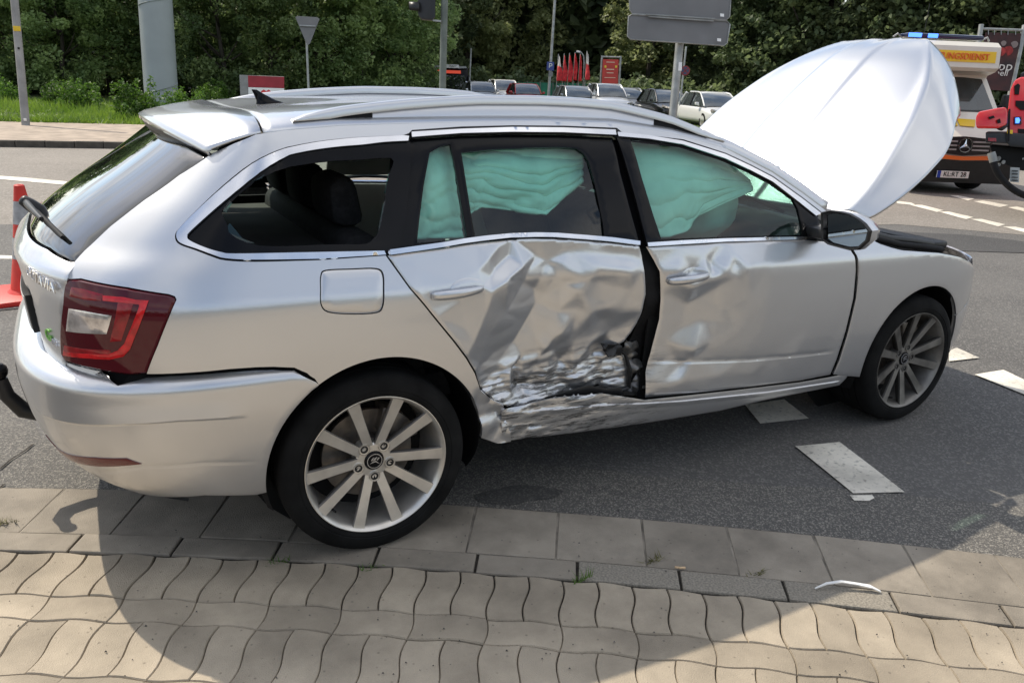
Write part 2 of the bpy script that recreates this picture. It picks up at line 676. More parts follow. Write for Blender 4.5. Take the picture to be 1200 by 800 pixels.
def fill(poly, h, holes=(), ring=0.0, lines=()):
    """Triangulate polygon with an even inner grid. Returns points (n,2), triangles, distance to edge."""
    loops = [resample(poly, h)] + [resample(q, h) for q in holes]
    allp = np.array(loops[0])
    lo, hi = allp.min(0), allp.max(0)
    gy = np.arange(lo[1], hi[1] + h, h * 0.866)
    g = []
    for j, y in enumerate(gy):
        xs = np.arange(lo[0] + (h / 2 if j % 2 else 0), hi[0] + h, h)
        g.append(np.stack([xs, np.full(len(xs), y)], -1))
    g = np.concatenate(g)
    keep = in_poly(g, loops[0]) & (edge_dist(g, loops[0]) > 0.55 * h)
    for q in loops[1:]:
        keep &= ~in_poly(g, q) & (edge_dist(g, q) > 0.55 * h)
    g = g[keep]
    if ring:
        # a row of points at a constant distance inside the edge keeps the rolled edge even
        rp = []
        for lp, sg in [(loops[0], 1)] + [(q, -1) for q in loops[1:]]:
            A = np.array(lp)
            n = len(A)
            area = np.sum(A[:, 0] * np.roll(A[:, 1], -1) - np.roll(A[:, 0], -1) * A[:, 1])
            t = np.roll(A, -1, 0) - np.roll(A, 1, 0)
            t /= np.linalg.norm(t, axis=1, keepdims=True) + 1e-12
            nn = np.stack([-t[:, 1], t[:, 0]], -1) * (1 if area > 0 else -1) * sg
            rp.append(A + nn * ring)
        rp = np.concatenate(rp)
        ok = in_poly(rp, loops[0])
        dd = edge_dist(rp, loops[0])
        for q in loops[1:]:
            ok &= ~in_poly(rp, q)
            dd = np.minimum(dd, edge_dist(rp, q))
        rp = rp[ok & (dd > 0.75 * ring)]
        far = np.ones(len(g), bool)
        dg = edge_dist(g, loops[0])
        for q in loops[1:]: dg = np.minimum(dg, edge_dist(g, q))
        g = np.concatenate([rp, g[dg > ring + 0.5 * h]])
    LN = []
    for ln in lines:
        A = np.array(ln, float)
        seg = np.concatenate([[0], np.cumsum(np.hypot(*np.diff(A, axis=0).T))])
        k = max(2, int(seg[-1] / (0.8 * h)))
        q = np.linspace(0, seg[-1], k)
        B = np.stack([np.interp(q, seg, A[:, 0]), np.interp(q, seg, A[:, 1])], -1)
        B = B[in_poly(B, loops[0]) & (edge_dist(B, loops[0]) > 0.004)]
        if len(B) > 1:
            LN.append(B)
            g = g[polyline_dist(g, B) > 0.003]
    V = [Vector(p) for lp in loops for p in lp] + [Vector(p) for B in LN for p in B] + [Vector(p) for p in g]
    E = []
    b = 0
    for lp in loops:
        n = len(lp)
        E += [(b + i, b + (i + 1) % n) for i in range(n)]
        b += n
    for B in LN:
        E += [(b + i, b + i + 1) for i in range(len(B) - 1)]
        b += len(B)
    vo, _, fo, *_ = geometry.delaunay_2d_cdt(V, E, [], 0, 1e-6)
    P = np.array([(v.x, v.y) for v in vo])
    F = np.array(fo)
    c = P[F].mean(1)
    k = in_poly(c, loops[0])
    for q in loops[1:]:
        k &= ~in_poly(c, q)
    F = F[k]
    ed = edge_dist(P, loops[0])
    for q in loops[1:]:
        ed = np.minimum(ed, edge_dist(P, q))
    return P, F, ed


def panel(name, poly, mt, parent, sh=None, h=0.022, holes=(), off=0.0, disp=None, thick=0.008, roll=0.0018, mirror=False, offf=None, lines=()):
    """Sheet-metal / glass panel lying on the body surface. off: metres proud of it; disp(P3)->inward displacement."""
    sh = sh or BODY
    P, F, ed = fill(poly, h, holes, 0.0055 if roll else 0.0, lines)
    Q = sh.pt(P[:, 0], P[:, 1])
    N = sh.normal(P[:, 0], P[:, 1])
    o = np.full(len(P), float(off))
    if roll:
        o -= roll * np.clip(1 - ed / 0.005, 0, 1)
    if offf is not None:
        o += offf(P, Q, ed)
    Q = Q + N * o[:, None]
    if disp is not None:
        Q = Q + disp(P, Q, ed)
    if mirror:
        Q = Q * np.array([1, -1, 1])
        N = N * np.array([1, -1, 1])
    # orient outwards
    a, b, c = Q[F[:, 0]], Q[F[:, 1]], Q[F[:, 2]]
    fn = np.cross(b - a, c - a)
    flip = (fn * N[F].mean(1)).sum(1) < 0
    F = np.where(flip[:, None], F[:, ::-1], F)
    ob = mesh_obj(name, Q, F, mt, parent)
    if thick:
        md = ob.modifiers.new('thickness', 'SOLIDIFY')
        md.thickness = thick
        md.offset = -1
        es = ob.modifiers.new('crisp_edges', 'EDGE_SPLIT')
        es.split_angle = R(42)
    return ob


def ribbon(name, outer, inner, mt, parent, sh=None, off=0.004, thick=0.008, h=0.012, mirror=False):
    return panel(name, list(outer) + list(inner)[::-1], mt, parent, sh, h=h, off=off, thick=thick, roll=0, mirror=mirror)


def arc(cx, cz, r, a0, a1, n=28, sh=None):
    return [SX(cx + r * math.cos(R(a0 + (a1 - a0) * i / n)), cz + r * math.sin(R(a0 + (a1 - a0) * i / n)), sh) for i in range(n + 1)]

# ================================================================ THE CAR: parts


def paint_mat(name, scuff=False):
    m = bpy.data.materials.new(name)
    m.use_nodes = True
    N, L = m.node_tree.nodes, m.node_tree.links
    b = N['Principled BSDF']
    b.inputs['Base Color'].default_value = (0.60, 0.612, 0.635, 1)
    b.inputs['Metallic'].default_value = 0.80
    b.inputs['Roughness'].default_value = 0.30
    b.inputs['Coat Weight'].default_value = 0.9
    b.inputs['Coat Roughness'].default_value = 0.03
    tc = N.new('ShaderNodeTexCoord')
    # metallic flake: very fine tilt of the base normal
    no = N.new('ShaderNodeTexNoise'); no.inputs['Scale'].default_value = 900; no.inputs['Detail'].default_value = 1
    L.new(tc.outputs['Object'], no.inputs['Vector'])
    bp = N.new('ShaderNodeBump'); bp.inputs['Strength'].default_value = 0.06; bp.inputs['Distance'].default_value = 0.004
    L.new(no.outputs['Fac'], bp.inputs['Height'])
    L.new(bp.outputs[0], b.inputs['Normal'])
    # road dust that lies low on the body
    sx = N.new('ShaderNodeSeparateXYZ'); L.new(tc.outputs['Object'], sx.inputs[0])
    mr = N.new('ShaderNodeMapRange'); mr.inputs['From Min'].default_value = 0.75; mr.inputs['From Max'].default_value = 0.2
    mr.inputs['To Min'].default_value = 0.0; mr.inputs['To Max'].default_value = 0.5
    L.new(sx.outputs['Z'], mr.inputs['Value'])
    n2 = N.new('ShaderNodeTexNoise'); n2.inputs['Scale'].default_value = 5; n2.inputs['Detail'].default_value = 8
    L.new(tc.outputs['Object'], n2.inputs['Vector'])
    mu = N.new('ShaderNodeMath'); mu.operation = 'MULTIPLY'
    L.new(mr.outputs[0], mu.inputs[0]); L.new(n2.outputs['Fac'], mu.inputs[1])
    mx = N.new('ShaderNodeMix'); mx.data_type = 'RGBA'
    mx.inputs['A'].default_value = (0.60, 0.612, 0.635, 1)
    mx.inputs['B'].default_value = (0.36, 0.31, 0.25, 1)
    L.new(mu.outputs[0], mx.inputs['Factor'])
    col = mx.outputs['Result']
    rr = N.new('ShaderNodeMapRange'); rr.inputs['To Min'].default_value = 0.29; rr.inputs['To Max'].default_value = 0.5
    L.new(mu.outputs[0], rr.inputs['Value'])
    rough = rr.outputs[0]
    if scuff:
        # scrapes: long streaks along the body, only where the other vehicle rubbed (low on the panel)
        mp = N.new('ShaderNodeMapping'); mp.inputs['Scale'].default_value = (5, 5, 42); mp.inputs['Rotation'].default_value = (0, R(-9), 0)
        L.new(tc.outputs['Object'], mp.inputs['Vector'])
        n3 = N.new('ShaderNodeTexNoise'); n3.inputs['Scale'].default_value = 1.6; n3.inputs['Detail'].default_value = 9; n3.inputs['Roughness'].default_value = 0.7
        L.new(mp.outputs[0], n3.inputs['Vector'])
        r3 = N.new('ShaderNodeValToRGB'); r3.color_ramp.elements[0].position = 0.50; r3.color_ramp.elements[1].position = 0.58
        L.new(n3.outputs['Fac'], r3.inputs['Fac'])
        zz = N.new('ShaderNodeMapRange'); zz.inputs['From Min'].default_value = 0.60; zz.inputs['From Max'].default_value = 0.50
        L.new(sx.outputs['Z'], zz.inputs['Value'])
        xx = N.new('ShaderNodeMapRange'); xx.inputs['From Min'].default_value = 1.25; xx.inputs['From Max'].default_value = 0.95
        L.new(sx.outputs['X'], xx.inputs['Value'])
        m1 = N.new('ShaderNodeMath'); m1.operation = 'MULTIPLY'
        L.new(zz.outputs[0], m1.inputs[0]); L.new(xx.outputs[0], m1.inputs[1])
        m2 = N.new('ShaderNodeMath'); m2.operation = 'MULTIPLY'
        L.new(m1.outputs[0], m2.inputs[0]); L.new(r3.outputs['Color'], m2.inputs[1])
        m3 = N.new('ShaderNodeMath'); m3.operation = 'MULTIPLY'; m3.inputs[1].default_value = 0.85
        L.new(m2.outputs[0], m3.inputs[0])
        mx2 = N.new('ShaderNodeMix'); mx2.data_type = 'RGBA'
        mx2.inputs['B'].default_value = (0.035, 0.033, 0.03, 1)
        L.new(m3.outputs[0], mx2.inputs['Factor']); L.new(col, mx2.inputs['A'])
        col = mx2.outputs['Result']
        ra = N.new('ShaderNodeMath'); ra.operation = 'MULTIPLY_ADD'; ra.inputs[1].default_value = 0.35
        L.new(m3.outputs[0], ra.inputs[0]); L.new(rough, ra.inputs[2])
        rough = ra.outputs[0]
    L.new(col, b.inputs['Base Color'])
    L.new(rough, b.inputs['Roughness'])
    return m


M['paint'] = paint_mat('silver_paint')
M['paint_scuffed'] = paint_mat('scuffed_silver_paint', True)
M['lamp_red'] = mat('lamp_red', (0.07, 0.004, 0.009), 0.05, spec=0.5)
M['lamp_bright'] = mat('lamp_bright', (0.50, 0.010, 0.014), 0.12, coat=0.3, var=0.25, vscale=40)
M['lamp_mid'] = mat('lamp_mid', (0.24, 0.006, 0.010), 0.12, coat=0.3, var=0.3, vscale=30)
M['lamp_clear'] = mat('lamp_clear', (0.60, 0.56, 0.54), 0.12, metal=0.6, var=0.45, vscale=22, coat=1.0)
M['glass_green'] = glass_mat('tinted_glass', (0.48, 0.77, 0.70))
M['glass_clear'] = glass_mat('clear_glass', (0.72, 0.84, 0.78))
M['glass_screen'] = glass_mat('windscreen_glass_tint', (0.10, 0.125, 0.115))
M['fabric'] = mat('seat_fabric', (0.018, 0.018, 0.02), 0.9, var=0.3, vscale=60)
M['airbag'] = mat('airbag_cloth', (0.82, 0.84, 0.80), 0.75, var=0.08, vscale=8, bump=0.08, bscale=200)
M['liner'] = mat('liner', (0.06, 0.058, 0.055), 0.9, var=0.2, vscale=6)
M['alloy'] = mat('alloy', (0.66, 0.63, 0.58), 0.34, metal=0.75, var=0.10, vscale=14, coat=0.3)
M['alloy_dark'] = mat('alloy_dark', (0.10, 0.10, 0.10), 0.45, metal=0.6)
M['brake'] = mat('brake_disc', (0.20, 0.18, 0.16), 0.45, metal=0.8, var=0.3, vscale=20)
M['reflector'] = mat('reflector_red', (0.11, 0.012, 0.012), 0.25, coat=0.6, bump=0.1, bscale=400)

car = thing('estate_car', 'silver estate car with crumpled right-hand doors, shattered rear side window and bonnet raised', 'car', (0, 0, 0))

# ---- outlines (seen positions traced on the body surface)
CT_near = [(962, 250), (940, 233), (905, 208), (880, 195), (850, 181), (800, 165), (728, 156.5), (722, 151.5), (660, 149), (600, 148.5), (540, 150), (482, 154)]
QW_out = [(479, 158.5), (450, 160), (412, 162), (375, 166), (347, 171), (325, 177), (295, 192), (262, 218), (230, 247.5), (212, 266), (206.5, 274), (207.5, 282), (214, 287), (230, 292.5), (250, 300), (265, 304), (300, 305.5), (375, 304), (452, 299.5)]
QW_in = [(478, 165.5), (450, 167), (425, 170), (400, 172), (375, 175), (352, 179), (335, 184), (305, 202), (262, 237), (238, 258), (222, 273), (220, 277), (221, 281), (230, 286), (245, 292), (260, 296), (275, 297.5), (350, 296), (450, 294)]
QW_out = spline(QW_out[:-1], 3) + [(452, 299.5)]
QW_in = spline(QW_in, 3)
T_px = [(249, 179.5), (275, 168), (300, 157.5), (340, 152.5), (400, 147.5), (479, 145), (560, 143), (640, 142.5), (722, 145.5), (790, 157), (850, 174), (905, 202), (940, 226), (968, 247)]
HATCH = [(78, 327), (88, 306), (100, 293), (130, 265), (170, 234), (210, 205.5), (249, 179.5)]
LAMP_FRONT = [(172, 438), (185, 405), (194, 382), (202, 362), (207, 351), (205, 347), (198, 344.5), (150, 336.5), (95, 326), (78, 325.5)]
DOOR_CUT = [(452, 299.5), (466, 319), (480, 338.5), (496, 357), (510, 374.5), (531, 400), (546, 420), (556, 437), (563, 457), (576, 469), (593, 477.5)]
ARC_C, ARC_R = (0.012, 0.322), 0.367
ARF_C = (2.690, 0.325)

A_front = arc(*ARC_C, ARC_R, 2, 123, 40)


def crumple(P3, scale, amp, seed=0.0):
    out = np.empty(len(P3))
    for i, p in enumerate(P3):
        v = Vector((p[0] * scale + seed, p[1] * scale, p[2] * scale * 1.3))
        a = noise.noise(v)
        b = noise.noise(v * 2.3 + Vector((7, 3, 1)))
        out[i] = amp * ((1 - 2 * abs(a)) * 0.7 + (1 - 2 * abs(b)) * 0.3 - 0.3)
    return out


def inward(Q, d):
    D = np.zeros_like(Q)
    D[:, 1] = d
    return D


def frame_disp(P, Q, ed):
    # torn corner between the rear arch, the door and the sill
    w = np.clip(1 - np.hypot((Q[:, 0] - 0.47) / 0.16, (Q[:, 2] - 0.42) / 0.17), 0, 1)
    d = w * 0.03 + w ** 0.5 * crumple(Q, 11, 0.028, 3.1)
    return inward(Q, d)


flap_hole = spline(PX((382, 316), (412, 314.5), (441, 314), (449.5, 321), (450.5, 341), (449, 360), (441, 367), (412, 368.5), (384, 366), (375.5, 356), (375, 338), (375.5, 322)), 4, True)
def push(pts, k, dx=0, dy=0):
    c = np.mean(np.array(pts), 0)
    out = []
    for p in pts:
        v = np.array(p) - c
        out.append(tuple(np.array(p) + v / np.hypot(*v) * k + np.array([dx, dy])))
    return out


QW_gap = [(479, 156.2)] + push(QW_out[1:-1], 1.3) + [(452, 299.5)]
CT_gap = [(p[0] + 0.8, p[1] - 1.6) for p in CT_near]
side_poly = PX(*DOOR_CUT) + PX((601, 519), (585, 521)) + A_front + PX((360, 437), (345, 430.5), (320, 429.5), (300, 430), (270, 432), (240, 435)) + PX(*LAMP_FRONT)[:-1] + PX(*HATCH) + PX(*T_px)[1:] + PX(*CT_gap) + PX(*QW_gap)[:-1]
panel('side_panel', side_poly, M['paint'], car, h=0.016, holes=[flap_hole], disp=frame_disp, thick=0.012, roll=0)
for mr_ in (False, True):
    panel('window_seal', PX(*push(QW_out, 6)) + PX(*QW_in)[::-1], M['rubber'], car, h=0.02, off=-0.010, thick=0.004, roll=0, mirror=mr_)
    panel('window_seal', PX(*[(p[0] + 1, p[1] - 5) for p in CT_near]) + PX(*[(p[0] - 2, p[1] + 6) for p in CT_near])[::-1], M['rubber'], car, h=0.02, off=-0.010, thick=0.004, roll=0, mirror=mr_)
panel('side_panel', side_poly, M['paint'], car, h=0.03, thick=0.012, mirror=True)
fc = np.mean(np.array(flap_hole), 0)
flap_poly = [(fc[0] + (q[0] - fc[0]) * 0.962, fc[1] + (q[1] - fc[1]) * 0.957) for q in flap_hole]
panel('fuel_flap', flap_poly, M['paint'], car, h=0.02, roll=0.003)
panel('flap_recess', [(fc[0] + (q[0] - fc[0]) * 1.1, fc[1] + (q[1] - fc[1]) * 1.1) for q in flap_hole], M['dark'], car, h=0.05, off=-0.022, roll=0)

# ---- roof
T_sz = PX(*T_px)
T3 = BODY.pt([q[0] for q in T_sz], [q[1] for q in T_sz])
Tt = BODY.pt([q[0] for q in T_sz], [q[1] + 0.006 for q in T_sz]) - T3
zc = pchip([-.6, -.52, -.27, -.11, .2, .5, .9, 1.2, 1.5, 1.62], [1.325, 1.350, 1.388, 1.403, 1.424, 1.437, 1.442, 1.430, 1.380, 1.35])
order = np.argsort(T3[:, 0])
tx = T3[order, 0]


def roof_pt(x, v):
    """v from -1 (near edge) to 1 (far edge)."""
    e = np.array([np.interp(x, tx, T3[order, k]) for k in range(3)])
    t = np.array([np.interp(x, tx, Tt[order, k]) for k in range(3)])
    t = t / np.linalg.norm(t)
    w = abs(v)
    p0 = np.array([x, e[1], e[2]])
    p3 = np.array([x, 0, float(zc(x))])
    p1 = p0 + np.array([0, t[1], t[2]]) * 0.085
    p2 = p3 + np.array([0, e[1] * 0.55, 0])
    b = 1 - w      # 0 at edge, 1 at centre
    b = b ** 1.15
    q = (1 - b) ** 3 * p0 + 3 * (1 - b) ** 2 * b * p1 + 3 * (1 - b) * b * b * p2 + b ** 3 * p3
    if v > 0: q[1] = -q[1]
    return q


def grid_obj(name, rows, mt, parent, thick=0.0):
    n, m = len(rows), len(rows[0])
    V = [p for r in rows for p in r]
    F = [(i * m + j, i * m + j + 1, (i + 1) * m + j + 1, (i + 1) * m + j) for i in range(n - 1) for j in range(m - 1)]
    ob = mesh_obj(name, V, F, mt, parent)
    if thick:
        md = ob.modifiers.new('thickness', 'SOLIDIFY')
        md.thickness = abs(thick)
        md.offset = -1 if thick > 0 else 1
    return ob


vs = np.linspace(-1, 1, 61)
XR0 = -0.262
grid_obj('roof', [[roof_pt(x, v) for v in vs] for x in np.linspace(1.52, XR0, 60)], M['paint'], car, 0.012)
# ---- roof spoiler: top sheet back to a bowed trailing edge, black underside
sp = [[], [], [], [], [], [], []]
un = [[], [], []]
sp_end = BODY.pt(*BODY.hit(250, 179.3))[0]
for v in vs:
    a = roof_pt(XR0 - 0.006, v)
    k = abs(v) ** 2.4
    yy = math.copysign(abs(sp_end[1]) * abs(v), v) if v else 0.0
    e = np.array([-0.532 + (sp_end[0] - 0.012 + 0.532) * k, yy, 1.358 + (sp_end[2] + 0.006 - 1.358) * k])
    for i, tq in enumerate((0.0, 0.25, 0.5, 0.75, 0.93, 1.0)):
        q = a + (e - a) * tq
        q[2] += 0.007 * math.sin(math.pi * tq) * (1 - 0.6 * k) - (0.004 if tq == 1.0 else 0)
        sp[i].append(q)
    lip = e + np.array([0.004, 0, -0.016 + 0.006 * k])
    sp[6].append(lip)
    un[0].append(lip + np.array([0.003, 0, 0.003]))
    un[1].append(lip + np.array([0.018, 0, -0.026 + 0.012 * k]))
    un[2].append(lip + np.array([0.048 - 0.02 * k, 0, -0.052 + 0.030 * k]))
spo = grid_obj('roof_spoiler', sp, M['paint'], car, -0.006)
grid_obj('spoiler_underside', un, M['black_plastic'], spo, -0.006)
# ---- windscreen and A pillars' inner faces
ws = []
for i in range(13):
    t = i / 12
    x0, z0 = 1.50 + 0.62 * t, 1.360 - 0.392 * t
    yw = 0.585 + 0.16 * t
    ws.append([(x0 + 0.10 * (1 - (v) ** 2) * (0.35 + 0.65 * t), yw * v, z0) for v in np.linspace(-1, 1, 17)])
grid_obj('windscreen', ws, M['glass_screen'], car)
for sgn in (-1, 1):
    rows = []
    for x in np.linspace(1.42, 2.02, 16):
        e = np.array([np.interp(x, tx, T3[order, k]) for k in range(3)])
        t = (x - 1.42) / 0.6
        inner = np.array([x + 0.055, -(0.60 + 0.145 * t), e[2] + 0.035])
        if inner[1] < e[1] + 0.02: inner[1] = e[1] + 0.035
        mid = (e + inner) / 2 + np.array([0.008, -0.006, 0.014])
        rows.append([(p[0], p[1] * -sgn if sgn > 0 else p[1], p[2]) for p in (e, mid, inner)])
    grid_obj('windscreen_pillar', rows, M['paint'], car, 0.01 if sgn > 0 else -0.01)

# ---- roof rails and aerial
for sgn in (-1, 1):
    bm = bmesh.new()
    xs = np.linspace(-0.17, 1.52, 44)
    ring = []
    for x in xs:
        t = (x + 0.17) / 1.69
        lift = 0.060 * min(1, (math.sin(math.pi * min(max(t, 0), 1))) ** 0.62 * 1.04)
        q = roof_pt(x, -0.80)
        yb = q[1]
        base = roof_pt(x, -0.80)[2]
        w = 0.014 + 0.006 * (1 - min(1, lift / 0.060))
        top = base + lift + 0.002
        bot = base + max(0.0, lift - 0.024) - 0.004
        sec = [(yb - w, bot), (yb - w * 1.05, bot + (top - bot) * 0.55), (yb - w * 0.7, top - 0.003), (yb, top), (yb + w * 0.7, top - 0.003), (yb + w, bot + (top - bot) * 0.5), (yb + w, bot)]
        ring.append([bm.verts.new((x, y * (1 if sgn < 0 else -1), z)) for y, z in sec])
    for i in range(len(xs) - 1):
        for j in range(7):
            bm.faces.new((ring[i][j], ring[i][(j + 1) % 7], ring[i + 1][(j + 1) % 7], ring[i + 1][j]))
    bm.faces.new(ring[0]); bm.faces.new(ring[-1])
    ro = bm_obj('roof_rail', bm, M['paint'], car, sharp=60)
    # what fills the slot under the rail: silver in the middle, rubber at both ends
    for (xa, xb, mt, nm) in ((0.085, 1.20, M['paint'], 'rail_foot'), (-0.13, 0.083, M['rubber'], 'rail_end'), (1.202, 1.46, M['rubber'], 'rail_end')):
        rows = []
        for x in np.linspace(xa, xb, 18):
            t = (x + 0.17) / 1.69
            lift = 0.060 * min(1, (math.sin(math.pi * t)) ** 0.62 * 1.04)
            q = roof_pt(x, -0.80)
            top = q[2] + max(0.0, lift - 0.024) + 0.002
            rows.append([(x, (q[1] + dy) * (1 if sgn < 0 else -1), zz) for dy, zz in ((-0.013, q[2] - 0.020), (-0.0115, top), (0.010, top), (0.011, q[2] - 0.012))])
        grid_obj(nm, rows, mt, ro)
bm = bmesh.new()
f_base = roof_pt(-0.10, 0.0)
rings = []
lev = [(0.0, -0.045, 0.062, 0.022), (0.010, -0.043, 0.054, 0.020), (0.016, -0.043, 0.030, 0.010), (0.034, -0.050, -0.008, 0.006), (0.052, -0.058, -0.040, 0.003)]
for (zz, xa, xb, w) in lev:
    ring = []
    for k in range(20):
        t = 2 * math.pi * k / 20
        ring.append(bm.verts.new((f_base[0] + (xa + xb) / 2 + (xb - xa) / 2 * math.cos(t), f_base[1] + w * math.sin(t), f_base[2] - 0.004 + zz)))
    rings.append(ring)
for i in range(len(rings) - 1):
    for k in range(20):
        bm.faces.new((rings[i][k], rings[i][(k + 1) % 20], rings[i + 1][(k + 1) % 20], rings[i + 1][k]))
bm.faces.new(rings[0][::-1]); bm.faces.new(rings[-1])
bm_obj('aerial', bm, M['black_gloss'], car, sharp=60)

# ---- tailgate with rear window
LR = BODY.Lr


def mir(poly):
    return [(-2 * LR - q[0], q[1]) for q in poly][::-1]


near_w = PX((245, 185.0), (207, 211), (167, 240), (127, 270.5), (101, 294.5), (92, 303.5))
bot_w = [near_w[-1], PX((84, 304))[0], PX((72, 298.5))[0], PX((58, 289))[0]]
zb = bot_w[-1][1]
bw = bot_w + [(-LR, zb + 0.004)]
tq = near_w[0]
top_arch = [(-LR * k + tq[0] * (1 - k), tq[1] + (1.338 - tq[1]) * (1 - (1 - k) ** 2.2)) for k in (0.25, 0.5, 0.75, 1.0)]
tail_win = near_w + bw[1:] + [(-2 * LR - q[0], q[1]) for q in (bw[1:-1][::-1] + near_w[::-1])] + [(-2 * LR - q[0], q[1]) for q in top_arch[:-1]] + top_arch[::-1]
tg_near = PX((91, 306.5), (82, 327), (75, 352), (73.5, 392), (76, 424))
tg_top = [tg_near[0]] + [(q[0], q[1] - 0.006) for q in bw[1:]]
tg_low = tg_near[1:] + [(tg_near[-1][0] - 0.02, 0.665)]
left = [(-2 * LR - q[0], q[1]) for q in (tg_top[::-1][1:] + tg_low)]
tail_poly = tg_low[::-1] + tg_top + left


def tail_off(P, Q, ed):
    y = np.abs(Q[:, 1]); z = Q[:, 2]
    sm = lambda a, b, t: np.clip((t - a) / (b - a), 0, 1) ** 2 * (3 - 2 * np.clip((t - a) / (b - a), 0, 1))
    rec = sm(0.47, 0.43, y) * sm(0.872, 0.858, z)
    lip = np.exp(-((z - 0.955) / 0.02) ** 2) * 0.010
    return -0.05 * rec + lip


tgo = panel('tailgate', tail_poly, M['paint'], car, h=0.013, offf=tail_off, thick=0.01)
rw = panel('rear_window', tail_win, M['dark_glass'], tgo, h=0.03, off=-0.001, thick=0.006, roll=0.004)
# shut line shadow, put in as a dark strip behind tailgate edge
strip = [(q[0], q[1]) for q in PX((76, 424), (73.5, 392), (75, 352), (82, 327), (91, 306.5), (103, 293), (130, 266.5), (170, 235.5), (210, 207), (248, 182))]
for mr_ in (False, True):
    panel('hatch_gap_shade', [(q[0] + 0.022, q[1] + 0.006) for q in strip] + [(q[0] - 0.03, q[1] - 0.008) for q in strip][::-1], M['rubber'], car, h=0.03, off=-0.005, roll=0, thick=0.004, mirror=mr_)
# plate and lettering
pz0, pz1 = 0.745, 0.855
plate = [(-LR - 0.33, 0.735), (-LR + 0.33, 0.735), (-LR + 0.33, 0.85), (-LR - 0.33, 0.85)]
panel('spoiler_seam', PX((250, 179.3), (275, 168), (291, 161)) + [(q[0], q[1] + 0.02) for q in PX((291, 161), (275, 168), (250, 179.3))], M['rubber'], car, h=0.03, off=-0.008, roll=0)
panel('plate_holder', plate, M['black_plastic'], tgo, h=0.05, off=0.012, thick=0.05)
panel('number_plate', [(-LR - 0.31, 0.742), (-LR + 0.31, 0.742), (-LR + 0.31, 0.843), (-LR - 0.31, 0.843)], M['white_paint'], tgo, h=0.05, off=0.015, thick=0.003)


def on_surface(name, txt, size, px0, px1, mt, parent, sh=None, off=0.008, ext=0.002, sx=1.0):
    """Lettering that follows the body surface; centred between two seen points."""
    sh = sh or BODY
    a, b = np.array(sh.hit(*px0)), np.array(sh.hit(*px1))
    me = text_mesh(txt, size, ext, 'CENTER', 1.0, sx)
    L = float(np.hypot(*(b - a)))
    xs = [v.co.x for v in me.vertices]
    k = L / (max(xs) - min(xs))
    xm = (max(xs) + min(xs)) / 2
    c = (a + b) / 2
    d = (b - a) / L
    for v in me.vertices:
        u, w = (v.co.x - xm) * k, v.co.y
        s, z = c[0] + u * d[0], c[1] + u * d[1] + w
        p = sh.pt(s, z)[0]; n = sh.normal(s, z)[0]
        q = p + n * (off + v.co.z)
        v.co = q
    return link(name, me, mt, parent, smooth=False)


on_surface('lettering', 'OCTAVIA', 0.036, (37, 317), (69, 339), M['chrome'], tgo, off=0.012)
on_surface('badge', 'G', 0.05, (55, 391), (61, 394), mat('badge_green', (0.18, 0.45, 0.08), 0.4), tgo, off=0.003)
on_surface('badge', 'TEC', 0.022, (62, 399), (69, 404), M['chrome'], tgo, off=0.003)

# rear wiper
wp0, wp1 = BODY.hit(40, 262), BODY.hit(80, 284)
wa = [BODY.pt(-LR * 1.02, zb + 0.035)[0] + np.array([-0.045, 0, 0.01])]
piv = BODY.pt(-LR * 0.99, zb + 0.03)[0]
tip = BODY.pt(*BODY.hit(79, 281))[0]
nrm = np.array([-0.75, 0, 0.66])
p_a = piv + nrm * 0.045
p_b = tip + np.array([-0.02, -0.006, 0.016])
wo = tube('rear_wiper', [p_a + (p_b - p_a) * t + nrm * 0.012 * math.sin(math.pi * t) for t in np.linspace(-0.08, 0.62, 8)], [0.009, 0.011, 0.012, 0.012, 0.011, 0.010, 0.008, 0.007], M['black_plastic'], tgo)
tube('wiper_blade', [p_a + (p_b - p_a) * t - nrm * 0.012 for t in np.linspace(0.15, 1.0, 8)], [0.005, 0.008, 0.008, 0.008, 0.008, 0.008, 0.008, 0.006], M['rubber'], wo)
bm = bmesh.new()
bm_tube(bm, [piv - nrm * 0.01, piv + nrm * 0.03, piv + nrm * 0.058, piv + nrm * 0.064], [0.024, 0.022, 0.018, 0.009], 16)
bm_obj('wiper_cap', bm, M['black_plastic'], wo, sharp=50)

